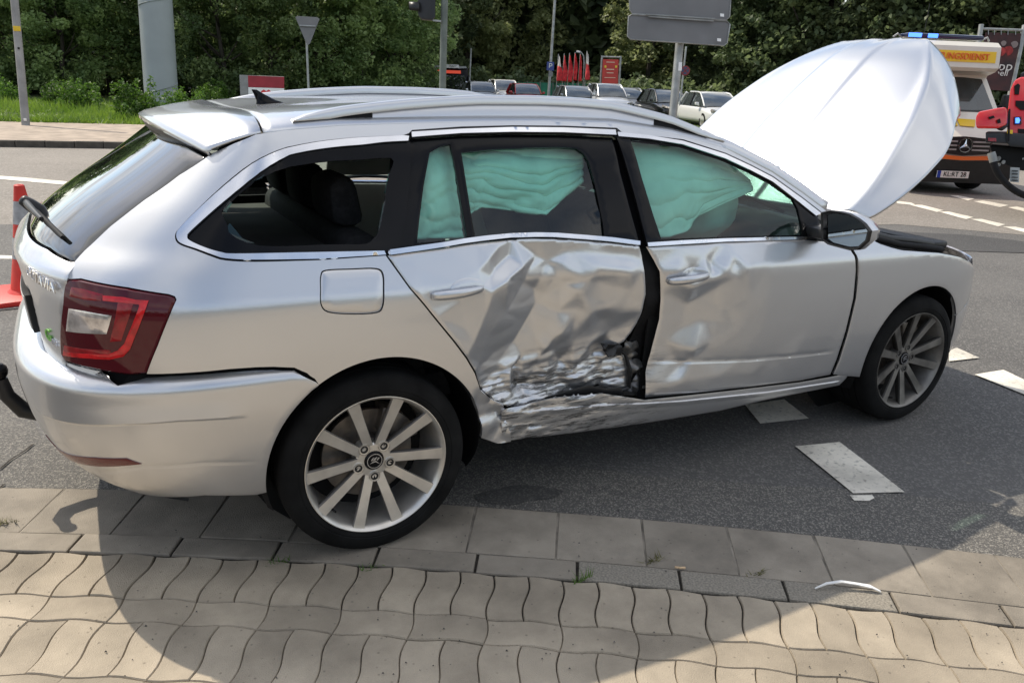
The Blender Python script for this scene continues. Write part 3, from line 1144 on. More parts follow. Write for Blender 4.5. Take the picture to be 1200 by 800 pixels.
# ---- tail lamps
LAMP = LAMP_FRONT + [(73.5, 352), (70.5, 392), (72.5, 422), (90, 428.5), (112, 433.5), (132, 437.5), (155, 440)]
lamp_poly = PX(*LAMP)
lc = np.mean(np.array(lamp_poly), 0)
lamp_poly = [(lc[0] + (q[0] - lc[0]) * 0.985, lc[1] + (q[1] - lc[1]) * 0.975) for q in lamp_poly]
for mr_ in (False, True):
    lo = panel('tail_lamp', lamp_poly, M['lamp_red'], car, h=0.016, off=0.004, thick=0.02, roll=0.006, mirror=mr_)

    def lp(nm, pts, mt, off=0.0055):
        return panel(nm, PX(*pts), mt, lo, h=0.012, off=off, thick=0.003, roll=0.001, mirror=mr_)
    lp('reversing_light', [(82, 361), (100, 364), (132, 369.5), (129, 381), (126, 391), (100, 390), (79, 387.5)], M['lamp_clear'])
    lp('light_bar', [(85, 336.5), (100, 339), (122, 345), (120, 353), (100, 351), (83, 347.5)], M['lamp_mid'])
    lp('light_bar', [(140, 350), (158, 352), (150, 378), (143, 399), (130, 400), (135, 378)], M['lamp_mid'])
    lp('light_bar', [(77, 404), (100, 408), (130, 409.5), (134, 417), (128, 420), (100, 418), (75, 415)], M['lamp_mid'])
    lp('light_guide', [(122, 346.5), (146, 348.5), (160, 351.5), (175, 352.5), (172, 361), (163, 385), (154, 408), (146, 417), (130, 420.5), (105, 419), (76, 415.5), (77, 411), (105, 413.5), (128, 414.5), (139, 410), (147, 402), (156, 380), (164, 359.5), (164, 357), (146, 355), (122, 352.5)], M['lamp_bright'], 0.0075)

# ---- rear bumper
BA = arc(*ARC_C, ARC_R, 123, 186, 22, BUMP)
top_px = [(345, 434), (320, 433), (300, 433.5), (270, 435.5), (240, 438), (200, 440), (172, 442)]
b_top = PX(*top_px, sh=BUMP)
s_c = b_top[-1][0]
b_top2 = [(s_c - 0.05, 0.675), (s_c - 0.11, 0.69), (s_c - 0.2, 0.70), (-LR, 0.70)]
b_bot = PX((300, 580), (240, 580.5), (170, 580), (130, 576.5), (100, 564), (75, 549), (52, 531), (40, 517), sh=BUMP)
zlow = b_bot[-1][1]
half = BA[::-1]      # from arch bottom up
near = [(q[0], q[1]) for q in b_bot[::-1]] + half + b_top + b_top2
farh = [(-2 * LR - q[0], q[1]) for q in near[::-1]][1:]
bump_poly = near + farh
GRV = np.array(PX((42, 479), (55, 486), (69, 491), (96, 495.5), (150, 495.5), (210, 491.5), (255, 489), (293, 487), sh=BUMP))


g_fn, g_lines = pressed([tuple(q) for q in GRV], 0.055, 0.006, -0.0055)
g2_fn, g2_lines = pressed(PX((60, 550), (110, 553), (166, 547), (240, 542.5), (305, 541), sh=BUMP), 0.012, 0.006, 0.0015)


def bump_off(P, Q, ed):
    return g_fn(P, Q, ed) + g2_fn(P, Q, ed)


bo = panel('rear_bumper', bump_poly, M['paint'], car, sh=BUMP, h=0.013, offf=bump_off, thick=0.01, lines=g_lines + g2_lines)
panel('reflector', PX((44.5, 512.5), (60, 524), (80, 531.5), (110, 535.5), (148, 536.5), (166, 543), (140, 545.5), (100, 544), (76, 538.5), (56, 530), (47, 521), sh=BUMP), M['reflector'], bo, sh=BUMP, h=0.014, off=0.004, thick=0.006)
vn = [(q[0], q[1] + 0.012) for q in b_bot[2:][::-1]]
vlow = [(q[0] + 0.02, max(0.17, q[1] - 0.07)) for q in b_bot[2:]]
half_v = [(-LR, vn[0][1])] + vn + vlow + [(-LR, vlow[-1][1])]
panel('bumper_valance', half_v[::1], M['black_plastic'], bo, sh=BUMP, h=0.03, off=-0.012, thick=0.01)
panel('bumper_valance', half_v[::1], M['black_plastic'], bo, sh=BUMP, h=0.03, off=-0.012, thick=0.01, mirror=True)
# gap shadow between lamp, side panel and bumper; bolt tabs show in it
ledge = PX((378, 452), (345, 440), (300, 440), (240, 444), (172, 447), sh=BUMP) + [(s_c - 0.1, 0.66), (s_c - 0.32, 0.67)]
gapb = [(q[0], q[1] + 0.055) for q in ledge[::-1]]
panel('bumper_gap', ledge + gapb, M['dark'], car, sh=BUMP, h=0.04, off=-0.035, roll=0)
panel('bracket', PX((66, 432), (75, 425.5), (95, 432), (115, 436.5), (108, 440), (85, 437)), M['white_paint'], bo, h=0.012, off=-0.006, thick=0.004)
# tow hitch
to = tube('tow_bar', [(-0.80, 0.05, 0.27), (-0.95, 0.05, 0.28), (-1.025, 0.05, 0.312), (-1.066, 0.05, 0.375), (-1.075, 0.05, 0.44)], [0.030, 0.030, 0.030, 0.026, 0.02], M['black_plastic'], car, 12)
lathe('tow_ball', [(0.42, 0.016), (0.445, 0.016), (0.455, 0.023), (0.47, 0.026), (0.485, 0.023), (0.496, 0.012), (0.498, 0.0005)], M['black_gloss'], to, 16, 'Z', (-1.075, 0.05, 0.0))

# ================================================================ THE CAR: doors, glass, sills, fender


def hit_in(px, py, d):
    """Surface parameters of the point that is seen at (px, py) once it is pushed in by d (number or function of the parameters)."""
    g = np.array([px, py], float)
    t = g.copy()
    sz = BODY.hit(*g)
    for _ in range(4):
        dd = float(getattr(d, 'lin', d)(np.array([sz]))[0]) if callable(d) else d
        P = BODY.pt(*sz)[0] + np.array([0, dd, 0])
        g = g + (t - proj(P))
        sz = BODY.hit(*g)
    return sz


class DentMap:
    """Depth of the damage (m, inwards) interpolated over the panel from measured dents; the triangle edges are the creases."""

    def __init__(self, pts, zero_poly=()):
        sz = np.array([hit_in(p[0], p[1], p[2] * 0.01) for p in pts])
        self.p = sz
        self.d = np.array([p[2] for p in pts]) * 0.01
        vo, _, fo, *rest = geometry.delaunay_2d_cdt([Vector(q) for q in sz], [], [], 0, 1e-6)
        vi = np.array([[v.x, v.y] for v in vo])
        self.idx = [int(np.argmin(((sz - v) ** 2).sum(1))) for v in vi]
        self.v = vi
        self.F = np.array(fo)

    def lin(self, P):
        out = np.full(len(P), np.nan)
        dd = self.d[self.idx]
        for f in self.F:
            a, b, c = self.v[f]
            T = np.array([b - a, c - a]).T
            det = np.linalg.det(T)
            if abs(det) < 1e-10: continue
            lo, hi = np.minimum(np.minimum(a, b), c), np.maximum(np.maximum(a, b), c)
            m = (P[:, 0] >= lo[0] - 1e-6) & (P[:, 0] <= hi[0] + 1e-6) & (P[:, 1] >= lo[1] - 1e-6) & (P[:, 1] <= hi[1] + 1e-6)
            if not m.any(): continue
            w = (P[m] - a) @ np.linalg.inv(T).T
            ok = (w[:, 0] >= -1e-6) & (w[:, 1] >= -1e-6) & (w.sum(1) <= 1 + 1e-6)
            val = dd[f[0]] * (1 - w.sum(1)) + dd[f[1]] * w[:, 0] + dd[f[2]] * w[:, 1]
            idx = np.where(m)[0][ok]
            out[idx] = val[ok]
        bad = np.isnan(out)
        if bad.any():
            q = P[bad]
            d2 = ((q[:, None, :] - self.v[None]) ** 2).sum(-1)
            out[bad] = dd[d2.argmin(1)]
        return out

    def __call__(self, P, blur=0.012):
        acc = self.lin(P) * 2
        k = 2.0
        for r, n in ((blur, 8), (blur * 0.5, 6), (blur * 1.7, 8)):
            for i in range(n):
                t = 2 * math.pi * i / n
                acc += self.lin(P + np.array([r * math.cos(t), r * math.sin(t)])); k += 1
        return acc / k


RD = DentMap([
    (440, 295, 0), (452, 299, 0), (480, 338, 0), (510, 374, 0), (531, 400, .5), (546, 420, 1.0), (556, 437, 2), (563, 457, 3), (576, 469, 3), (594, 477, 3), (590, 490, 2),
    (480, 294, 0), (520, 288, .6), (560, 283, 1.2), (600, 279, 1.9), (630, 277, 2.1), (680, 280, 1.9), (720, 283, 1.5), (752, 286, 1.3), (760, 285, 1.3),
    (754, 305, 3.8), (757, 340, 5), (753, 365, 6), (747, 379, 7.5), (733, 400, 9.5), (738, 430, 10), (736, 454, 10), (718, 459, 10), (702, 455, 10), (681, 462, 10), (654, 465, 8), (630, 473, 6), (760, 400, 8), (650, 480, 6),
    (490, 320, 0.1), (500, 345, 0.5), (500, 362, 0.3), (535, 330, .5), (540, 352, 1.2), (530, 378, 1.0), (565, 335, 1.6), (545, 385, 1.6),
    (586, 287, 1.2), (574, 302, 0.7), (561, 316, 0.8), (596, 300, 3.6), (580, 315, 3.6),
    (614, 312, 2.2), (596, 327, 1.6), (577, 343, 1.4), (570, 365, 2.0), (575, 325, 2.9),
    (641, 305, 5.4), (627, 300, 5.2), (618, 316, 5.6), (612, 330, 7.0), (626, 338, 8.6), (628, 355, 9.2), (615, 378, 9.6), (601, 400, 9.4), (580, 412, 6.6), (562, 425, 4.0), (572, 395, 4.0), (556, 400, 1.8), (594, 365, 5.0),
    (660, 309, 4.4), (700, 312, 3.3), (740, 317, 3.2), (700, 298, 3.6), (735, 300, 3.6), (668, 295, 4.0),
    (660, 332, 7.0), (700, 330, 6.0), (740, 340, 5.4), (690, 330, 5.2), (678, 340, 4.8), (684, 352, 5.4), (694, 367, 6.2), (705, 372, 8.4), (712, 362, 6.4), (728, 368, 7.0), (735, 376, 8.8), (676, 362, 7.4), (655, 365, 8.0), (640, 345, 8.2),
    (630, 395, 8.8), (650, 395, 7.6), (658, 391, 6.6), (668, 398, 8.6), (690, 393, 9.2), (715, 385, 9.8), (612, 415, 8.8), (640, 410, 7.6),
    (562, 430, 4.6), (585, 424, 7.0), (632, 417, 8.8), (648, 409, 9.2), (672, 403, 9.0), (692, 403, 9.2), (720, 408, 9.8),
    (600, 430, 10.5), (655, 422, 12.5), (695, 413, 12.8), (724, 418, 12.6),
    (598, 437, 6.0), (588, 447, 6.4), (612, 432, 8.0), (608, 452, 10.5), (620, 445, 9.8), (640, 445, 8.6), (650, 438, 10.6), (672, 434, 9.2), (690, 443, 9.0), (700, 430, 11.0), (720, 440, 10.8), (665, 452, 9.4), (640, 457, 8.2), (600, 465, 5.0), (575, 445, 5.6), (572, 455, 3.6), (620, 466, 6.6),
])
FD = DentMap([
    (750, 283, 1.4), (758, 288, 1.6), (772, 313, 3.4), (776, 345, 4.2), (773, 374, 4.6), (763, 409, 5), (756, 437, 5), (752, 470, 3),
    (800, 284, .7), (850, 281, .3), (900, 279, 0), (960, 277, 0), (1008, 288, 0), (1006, 330, 0), (998, 360, 0), (985, 410, 0), (974, 442, 0), (930, 450, 0), (880, 457, .3), (820, 462, 1.2), (780, 467, 2.2),
    (800, 300, 1.5), (826, 301, 1.0), (834, 304, 1.8), (860, 300, 0.3), (905, 300, 0), (950, 330, 0), (950, 380, 0), (930, 415, 0), (900, 300, 0), (960, 420, 0.2),
    (795, 330, 2.6), (812, 318, 3.0), (834, 311, 2.8), (860, 308.5, 1.4), (884, 307, 0.2),
    (815, 336, 1.4), (832, 328, 1.0), (852, 321, 0.6), (878, 314, 0.1),
    (805, 356, 4.2), (822, 348, 3.4), (842, 336, 2.0), (866, 325, 0.8),
    (800, 385, 4.4), (825, 375, 3.3), (850, 362, 2.1), (880, 345, 0.7), (835, 400, 2.2), (865, 390, 1.2), (895, 380, 0.4),
    (782, 400, 4.6), (800, 408, 3.2), (816, 412, 1.9), (812, 419, 2.8), (790, 418, 4.4), (772, 425, 4.6), (800, 428, 3.8), (840, 424, 2.0), (870, 421, 1.0), (905, 416, .5),
    (765, 445, 3.4), (775, 452, 2.6), (800, 446, 1.8), (840, 441, 1.0), (880, 437, .3),
])


def scrape(Q, sc, amp, seed):
    # crushed in the direction of travel: folds drawn out along the body
    return crumple(Q * np.array([0.42, 1, 1.25]), sc, amp, seed)


def rd_disp(P, Q, ed):
    d1, d2 = RD(P, 0.0035), RD(P, 0.016)
    sx = np.clip((Q[:, 0] - 0.62) / 0.12, 0, 1) * np.clip((Q[:, 2] - 0.58) / 0.06, 0, 1)
    d = d1 * (1 - 0.85 * sx) + d2 * 0.85 * sx
    z = Q[:, 2]
    low = np.clip((0.62 - z) / 0.10, 0, 1)
    up = np.clip((d - 0.02) / 0.05, 0, 1)
    d = d + scrape(Q, 11, 0.014, 1.7) * low + scrape(Q, 26, 0.006, 5.2) * low + crumple(Q, 4, 0.006, 9.0) * up * (1 - low)
    return inward(Q, d)


def fd_disp(P, Q, ed):
    d = FD(P, 0.010) * 1.25
    w = np.clip(d / 0.03, 0, 1)
    return inward(Q, d + crumple(Q, 4, 0.003, 4.4) * w)


def PXd(dm, *pts):
    return [hit_in(p[0], p[1], dm) for p in pts]


rd_poly = PXd(RD, (455, 299.5), (480, 296), (520, 290.5), (545, 286.5), (570, 283.5), (600, 280.5), (625, 279.5), (655, 280), (690, 282), (720, 285), (750, 288.5),
             (752.5, 300), (755.5, 320), (757, 345), (753, 365), (747, 379), (740, 390), (732, 400), (724, 406), (732, 415), (738, 430), (737, 454), (720, 456), (702, 451), (691, 456), (681, 461), (668, 463), (654, 463), (640, 467), (625, 473), (610, 477), (596, 477)) + \
    PXd(RD, *[(p[0] + 2.2, p[1] - 0.6) for p in DOOR_CUT[1:-1]][::-1])
rdoor = panel('rear_door', rd_poly, M['paint_scuffed'], car, h=0.0075, disp=rd_disp, thick=0.006, roll=0.003)
rdoor['label'] = 'crushed and torn rear door'
FD15 = lambda P: FD.lin(P) * 1.25
fd_poly = PXd(FD15, (758, 289), (800, 286.5), (850, 283.5), (900, 282), (945, 281), (975, 284), (996, 291), (1002, 300), (1003.5, 318), (1000.5, 350), (991.5, 388), (981, 421), (973.5, 439), (940, 445.5), (900, 450.5), (850, 456.5), (800, 462), (757, 466),
             (757, 437), (764, 409), (773.5, 374), (775, 350), (773.5, 318), (767, 305))
fd_fn, fd_lines = pressed(PX((757, 430), (800, 428.5), (880, 423), (978, 412.5)), 0.02, 0.006, 0.003)
fdoor = panel('front_door', fd_poly, M['paint_scuffed'], car, h=0.011, disp=fd_disp, thick=0.008, roll=0.003,
              offf=fd_fn, lines=fd_lines)
fdoor['label'] = 'dented front door'
# undamaged doors of the far side
def shrink(poly, k):
    c = np.mean(np.array(poly), 0)
    return [(c[0] + (q[0] - c[0]) * k, c[1] + (q[1] - c[1]) * k) for q in poly]


rd_far = PX((455, 299.5), (545, 291), (650, 288), (750, 286.5)) + [SX(1.02, 0.7), SX(1.03, 0.36), SX(0.45, 0.40)] + PX(*DOOR_CUT[1:-2])[::-1]
panel('rear_door', rd_far, M['paint'], car, h=0.03, mirror=True)
panel('front_door', PX((757, 287), (850, 283.5), (945, 281), (996, 291), (1003.5, 318), (991.5, 388), (973.5, 439)) + [SX(1.05, 0.36), SX(1.04, 0.7)], M['paint'], car, h=0.03, mirror=True)

# sill
sill_poly = PX((592, 484), (603, 481), (625, 476), (650, 469.5), (680, 466), (710, 463), (740, 467), (757, 469.5), (800, 465), (850, 459.5), (900, 453.5), (940, 448.5), (974, 442.5), (997, 438),
               (993, 444), (985, 452), (940, 461), (900, 469), (845, 482), (785, 492), (740, 499), (690, 507), (640, 514), (606, 518.5), (590, 520))


def sill_disp(P, Q, ed):
    w = np.clip(1 - (Q[:, 0] - 0.45) / 0.62, 0, 1) ** 0.7
    return inward(Q, 0.006 + w * 0.012 + w * scrape(Q, 10, 0.018, 8.8) + w * scrape(Q, 24, 0.004, 2.2))


si_fn, si_lines = pressed(PX((606, 486), (700, 477), (800, 470.5), (900, 460), (988, 446.5)), 0.004, 0.02, -0.006)
panel('sill', sill_poly, M['paint_scuffed'], car, h=0.010, disp=sill_disp, offf=si_fn, lines=si_lines)
panel('sill', [SX(0.40, 0.36), SX(2.30, 0.33), SX(2.28, 0.22), SX(0.40, 0.22)], M['paint'], car, h=0.04, mirror=True)

# front wing and front bumper
arcf = arc(*ARF_C, 0.362, 187, 30, 46)
arcl = arc(*ARF_C, 0.362, 29, -20, 16)
wing = PX((994, 440), (985, 440), (977, 438.5), (984, 422), (994.5, 388), (1003.5, 350), (1006.5, 318), (1005, 300), (1000, 291.5), (1012, 284), (1022, 281), (1032, 286), (1046, 290.5), (1060, 293.5), (1080, 295), (1100, 296.5), (1114, 299))
LmB = BODY.xf - BODY.x0
w0 = wing[-1]
wing_front = [(w0[0] + 0.08, w0[1] - 0.02), (w0[0] + 0.18, w0[1] - 0.055), (w0[0] + 0.30, w0[1] - 0.11), (w0[0] + 0.42, w0[1] - 0.18), (w0[0] + 0.42, 0.60), (w0[0] + 0.2, 0.535), SX(3.05, 0.508)]
panel('front_wing', wing[1:] + wing_front + arcf[::-1], M['paint'], car, h=0.016, thick=0.01)
panel('front_wing', wing[1:] + wing_front + arcf[::-1], M['paint'], car, h=0.03, thick=0.01, mirror=True)
s_f = LmB + BODY.Lf
e = wing_front
fb = [(e[4][0], 0.595), (e[5][0], 0.53)] + arcl + [(arcl[-1][0] + 0.05, 0.19)]
fbp = fb + [(s_f, 0.19)] + [(2 * s_f - q[0], q[1]) for q in fb[::-1]] + [(s_f, 0.70)]
panel('front_bumper', fbp, M['paint'], car, h=0.03, thick=0.01)
for mr_ in (False, True):
    panel('headlamp', [(e[4][0] + 0.006, 0.61), (e[4][0] + 0.44, 0.66), (e[4][0] + 0.46, 0.76), (e[4][0] + 0.006, 0.74)], M['lamp_clear'], car, h=0.05, off=0.004, mirror=mr_)

M['pillar_metal'] = mat('pillar_metal', (0.20, 0.195, 0.19), 0.4, metal=0.7, var=0.4, vscale=25)
# ---- window frames, glass, bright trims
qw_frit_hole = PX((459, 184), (461, 193), (457, 203), (453, 225), (450, 243), (446, 260), (443.5, 272), (438, 279), (430, 285), (405, 285.5), (375, 286), (340, 287.5), (305, 287), (290, 283), (279, 279), (268, 271), (266, 262), (259, 248), (264, 242), (270, 236), (283, 224), (295, 215), (303, 206), (311, 205.5), (322, 200), (335, 196), (355, 192), (375, 189), (400, 187), (425, 186))
for mr_ in (False, True):
    ribbon('window_trim', PX((479, 160), *push(QW_out[1:-1], -1.0), (452, 298.5)), PX(*QW_in, ), M['chrome'], car, off=0.004, mirror=mr_)
qwf = PX(*[(p[0], p[1]) for p in QW_in], (466, 294), (476, 260), (482, 200), (482, 165))
qg = panel('quarter_window', qwf, M['black_gloss'], car, h=0.02, off=-0.008, holes=[spline(qw_frit_hole, 2, True)], thick=0.004, roll=0)
qg['label'] = 'black window border with jagged shards left of broken side glass'
shards = [((444, 272), (450, 240), (453, 236), (446, 268)), ((452, 226), (457, 203), (459, 204), (454, 228)), ((262, 248), (270, 236), (273, 239), (266, 250)), ((296, 214), (312, 205), (308, 210)), ((270, 262), (285, 280), (300, 286), (278, 284), (264, 272))]
for sh_ in shards:
    bm = bmesh.new()
    P3 = [BODY.pt(*BODY.hit(*q))[0] + np.array([0, 0.012, 0]) for q in sh_]
    bm.faces.new([bm.verts.new(p) for p in P3])
    ob = bm_obj('glass_shard', bm, M['glass_green'], qg)
    md = ob.modifiers.new('thickness', 'SOLIDIFY'); md.thickness = 0.004

# rear door frame (black) with two openings
rdf = PX((483, 160), (540, 156), (600, 154.5), (660, 155), (721, 158), (730, 200), (742, 245), (752, 281), (720, 280), (680, 277.5), (640, 275), (612, 275), (570, 280), (520, 287), (458, 295), (466, 262), (474, 215))
pane_small = PX((506, 176), (518, 169), (530, 166), (536, 195), (543, 235), (550, 278), (520, 280.5), (491, 283), (494, 255), (499, 215))
pane_big = PX((543, 176), (585, 172), (630, 170), (660, 169.5), (678, 171), (687, 177), (693, 187), (699, 208), (705, 236), (710, 260), (711.5, 276), (680, 273), (640, 271.5), (610, 271), (575, 276), (560, 278), (555, 250), (549, 212))
fr1 = panel('rear_door_frame', rdf, M['black_gloss'], car, h=0.022, off=-0.018, holes=[pane_small, pane_big], thick=0.012, roll=0.001)
panel('window_pane', pane_small, M['glass_green'], fr1, h=0.05, off=-0.024, thick=0, roll=0)
bg = panel('window_pane', pane_big, M['glass_green'], fr1, h=0.05, off=-0.026, thick=0, roll=0)
for mr_ in (True,):
    f2 = panel('rear_door_frame', rdf, M['black_gloss'], car, h=0.04, off=-0.006, holes=[pane_small, pane_big], thick=0.012, roll=0, mirror=True)
    panel('window_pane', pane_small, M['glass_clear'], f2, h=0.08, off=-0.014, thick=0, roll=0, mirror=True)
    panel('window_pane', pane_big, M['glass_clear'], f2, h=0.08, off=-0.016, thick=0, roll=0, mirror=True)
    q2 = panel('quarter_window', qwf, M['black_gloss'], car, h=0.04, off=-0.008, holes=[qw_frit_hole], thick=0.004, roll=0, mirror=True)
    panel('window_pane', qw_frit_hole, M['glass_clear'], q2, h=0.08, off=-0.012, thick=0, roll=0, mirror=True)
# front door frame
fdf = PX((723, 159), (729, 160.5), (800, 168), (850, 184.5), (880, 198), (905, 211), (938, 236), (958, 251), (962, 262), (946, 277.5), (900, 279), (850, 280), (800, 282), (759, 285), (748, 240))
pane_f = PX((739, 162), (770, 164), (800, 169.5), (829, 176), (855, 187), (880, 199), (905, 214), (930, 233), (936, 245), (940, 262), (941, 275), (900, 276), (850, 277), (800, 279), (776, 280), (766, 250), (753, 208))
fr3 = panel('front_door_frame', fdf, M['black_gloss'], car, h=0.022, off=-0.004, holes=[pane_f], thick=0.012, roll=0.001)
panel('window_pane', pane_f, M['glass_green'], fr3, h=0.05, off=-0.010, thick=0, roll=0)
f4 = panel('front_door_frame', fdf, M['black_gloss'], car, h=0.04, off=-0.004, holes=[pane_f], thick=0.012, roll=0, mirror=True)
panel('window_pane', pane_f, M['glass_clear'], f4, h=0.08, off=-0.010, thick=0, roll=0, mirror=True)
for mr_ in (False, True):
    ribbon('window_trim', PX((482, 155), (540, 151.5), (600, 149.5), (660, 150), (721, 152.5)), PX((482.5, 161), (540, 156.5), (600, 155), (660, 155.5), (722, 158.5)), M['chrome'], car, off=0.003, mirror=mr_)
    ribbon('window_trim', PX((723.5, 155), (760, 159), (800, 165.5), (850, 181), (880, 195), (905, 208), (940, 233), (962, 250)), PX((724.5, 160), (760, 163), (800, 169.5), (850, 186), (880, 200), (905, 213), (936, 237), (956, 253)), M['chrome'], car, off=0.003, mirror=mr_)


def belt_disp(P, Q, ed):
    return inward(Q, np.interp(P[:, 0], RDx, RDd))


bx = PX((455, 297), (520, 288), (560, 282.5), (600, 279), (640, 277), (700, 281), (750, 286))
RDx = np.array([q[0] for q in bx]); RDd = np.array([0, .003, .010, .016, .018, .016, .011])
panel('belt_trim', PX((456, 293), (490, 288.5), (520, 284.5), (545, 280.5), (570, 277.5), (600, 275), (630, 274), (655, 274.5), (690, 277), (720, 279.5), (751, 283.5),
                      (751, 288), (720, 284.3), (690, 281.7), (655, 279.3), (630, 279), (600, 280), (570, 283), (545, 286), (520, 290), (490, 294.5), (457, 299)), M['chrome'], car, h=0.011, off=0.008, disp=belt_disp, roll=0)
panel('belt_trim', PX((758, 284.5), (800, 281.8), (850, 279.5), (900, 278.3), (944, 277.5), (945, 280.5), (900, 282), (850, 283.3), (800, 286.3), (759, 288.8)), M['chrome'], car, h=0.011, off=0.005, roll=0)
panel('belt_trim', PX((456, 293), (600, 285), (751, 281), (945, 277.5), (945, 280.5), (751, 285.5), (600, 290), (457, 298)), M['chrome'], car, h=0.02, off=0.005, mirror=True)
panel('pillar_cover', PX((708, 157), (740, 158), (772, 288), (738, 288)), M['black_gloss'], car, h=0.04, off=-0.034, thick=0.006, roll=0)
panel('pillar_cover', PX((462, 168), (490, 162), (490, 290), (452, 296)), M['black_gloss'], car, h=0.04, off=-0.034, thick=0.006, roll=0)
# rubber and bare pillar in the gap between the two doors
panel('door_seal', PXd(lambda P: 0.07 + 0 * P[:, 0], (748, 281), (759, 281), (766, 298), (775, 318), (778, 350), (774, 384), (764, 412), (758, 440), (755, 466), (748, 466), (750, 432), (744, 413), (752, 398), (757, 365), (756, 340), (752, 310)), M['rubber'], car, h=0.02, off=0,
      disp=lambda P, Q, ed: inward(Q, 0.07 + 0.06 * np.clip((0.75 - Q[:, 2]) / 0.15, 0, 1)), thick=0.02)
panel('bare_pillar', PXd(lambda P: 0.115 + 0 * P[:, 0], (731, 399), (742, 402), (750, 400), (752, 430), (755, 452), (752, 469), (738, 468), (728, 470), (732, 450), (727, 430)), M['pillar_metal'], car, h=0.009, off=-0.105, thick=0.01, disp=lambda P, Q, ed: inward(Q, crumple(Q, 11, 0.05)))
panel('torn_flap', PXd(lambda P: 0.075 + 0 * P[:, 0], (707, 404), (727, 404), (733, 412), (731, 419), (712, 418)), M['black_plastic'], car, h=0.012, off=-0.075, thick=0.006, disp=lambda P, Q, ed: inward(Q, crumple(Q, 20, 0.03)))
panel('torn_seam', PX((676, 466), (700, 459), (722, 463), (738, 461), (742, 470), (700, 470), (660, 476), (640, 477)), M['black_plastic'], car, h=0.02, off=-0.06, thick=0.006)
edge3 = []
for q in PXd(RD, (724, 406), (732, 414), (737, 430), (736, 452), (722, 456), (704, 452), (691, 456.5), (680, 461), (656, 464.5), (628, 473), (598, 478)):
    d_ = float(RD.lin(np.array([q]))[0])
    edge3.append(BODY.pt(*q)[0] + np.array([0, d_ - 0.004, -0.004]))
tube('torn_edge', edge3, [0.004, 0.008, 0.009, 0.010, 0.010, 0.011, 0.010, 0.010, 0.008, 0.006, 0.003], M['black_plastic'], rdoor, 6)
# the door's lower inside, seen through the tear
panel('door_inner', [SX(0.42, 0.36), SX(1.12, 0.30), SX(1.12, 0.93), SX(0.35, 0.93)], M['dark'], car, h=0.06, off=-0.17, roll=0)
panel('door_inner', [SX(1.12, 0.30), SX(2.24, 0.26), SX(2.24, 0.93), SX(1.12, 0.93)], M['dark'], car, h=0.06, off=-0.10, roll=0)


def handle(pxs, w, dm, off0, label=None):
    (ax, ay), (bx_, by) = pxs
    a, b = np.array(hit_in(ax, ay, dm)), np.array(hit_in(bx_, by, dm))
    n = 25
    rings = []
    bm = bmesh.new()
    dmid = float(dm(np.array([(a + b) / 2]))[0])
    slope = float(dm(np.array([b]))[0] - dm(np.array([a]))[0]) * 0.5
    for i in range(n):
        t = i / (n - 1)
        c = a + (b - a) * t
        p = BODY.pt(*c)[0]
        nn = BODY.normal(*c)[0]
        lift = off0 + 0.030 * (math.sin(math.pi * min(1, max(0, t))) ** 0.45) - 0.012
        hw = w * (0.55 + 0.45 * math.sin(math.pi * t) ** 0.4) * (1.12 - 0.25 * t)
        th = 0.006 + 0.006 * math.sin(math.pi * t) ** 0.5
        ctr = p + nn * lift + np.array([0, dmid + slope * (t - 0.5), 0])
        ring = []
        for k in range(10):
            q = 2 * math.pi * k / 10
            ring.append(bm.verts.new(ctr + np.array([0, 0, 1.0]) * hw * math.cos(q) + nn * th * math.sin(q)))
        rings.append(ring)
    for i in range(n - 1):
        for k in range(10):
            bm.faces.new((rings[i][k], rings[i][(k + 1) % 10], rings[i + 1][(k + 1) % 10], rings[i + 1][k]))
    bm.faces.new(rings[0][::-1]); bm.faces.new(rings[-1])
    return bm


for (dr, pxs, dm, cup) in ((rdoor, ((505, 346.5), (565, 337)), RD, (548, 337)), (fdoor, ((781, 329), (831, 322.5)), FD15, (813, 321.5))):
    bm = handle(pxs, 0.0165, dm, 0.016)
    ho = bm_obj('door_handle', bm, M['paint'], dr, smooth=True)
    c = np.array(hit_in(*cup, dm))
    el = [(c[0] + 0.062 * math.cos(t), c[1] + 0.030 * math.sin(t)) for t in np.linspace(0, 2 * math.pi, 28)[:-1]]
    panel('handle_recess', el, M['paint'], ho, h=0.012, off=0.0035, thick=0.002, roll=0.002, disp=(lambda dmm: lambda P, Q, ed: inward(Q, dmm(P)))(dm))
    s_ = np.array(BODY.hit(pxs[0][0] + 17, pxs[0][1] - 2.5))

# ---- door mirror
def mirror_at(px, py, x=1.885):
    return at_x(px, py, x)


gl = [(966.5, 251), (976, 248.6), (987, 250), (997, 252.5), (1006, 257.5), (1013, 263), (1018.5, 270.5), (1016, 281), (1006, 290), (995, 290.5), (985, 288), (974, 285), (967, 280)]
g3 = [mirror_at(*q) for q in gl]
cc = sum(g3, Vector()) / len(g3)
mo = thing_m = bpy.data.objects.new('door_mirror', None)
COL.objects.link(mo); mo.parent = car
bm = bmesh.new()
loops = []
for (dx, k, shf) in ((-0.010, 1.0, 0), (-0.012, 1.09, 0), (0.0, 1.14, 0), (0.035, 1.13, 0.004), (0.08, 1.0, 0.012), (0.11, 0.72, 0.02), (0.125, 0.32, 0.03)):
    loops.append([bm.verts.new(Vector((cc.x + dx, cc.y + (p.y - cc.y) * k + shf, cc.z + (p.z - cc.z) * k))) for p in g3])
n = len(g3)
for i in range(len(loops) - 1):
    for k in range(n):
        f = bm.faces.new((loops[i][k], loops[i][(k + 1) % n], loops[i + 1][(k + 1) % n], loops[i + 1][k]))
        f.material_index = 0 if i < 2 else 1
bm.faces.new(loops[-1])
bmesh.ops.recalc_face_normals(bm, faces=bm.faces)
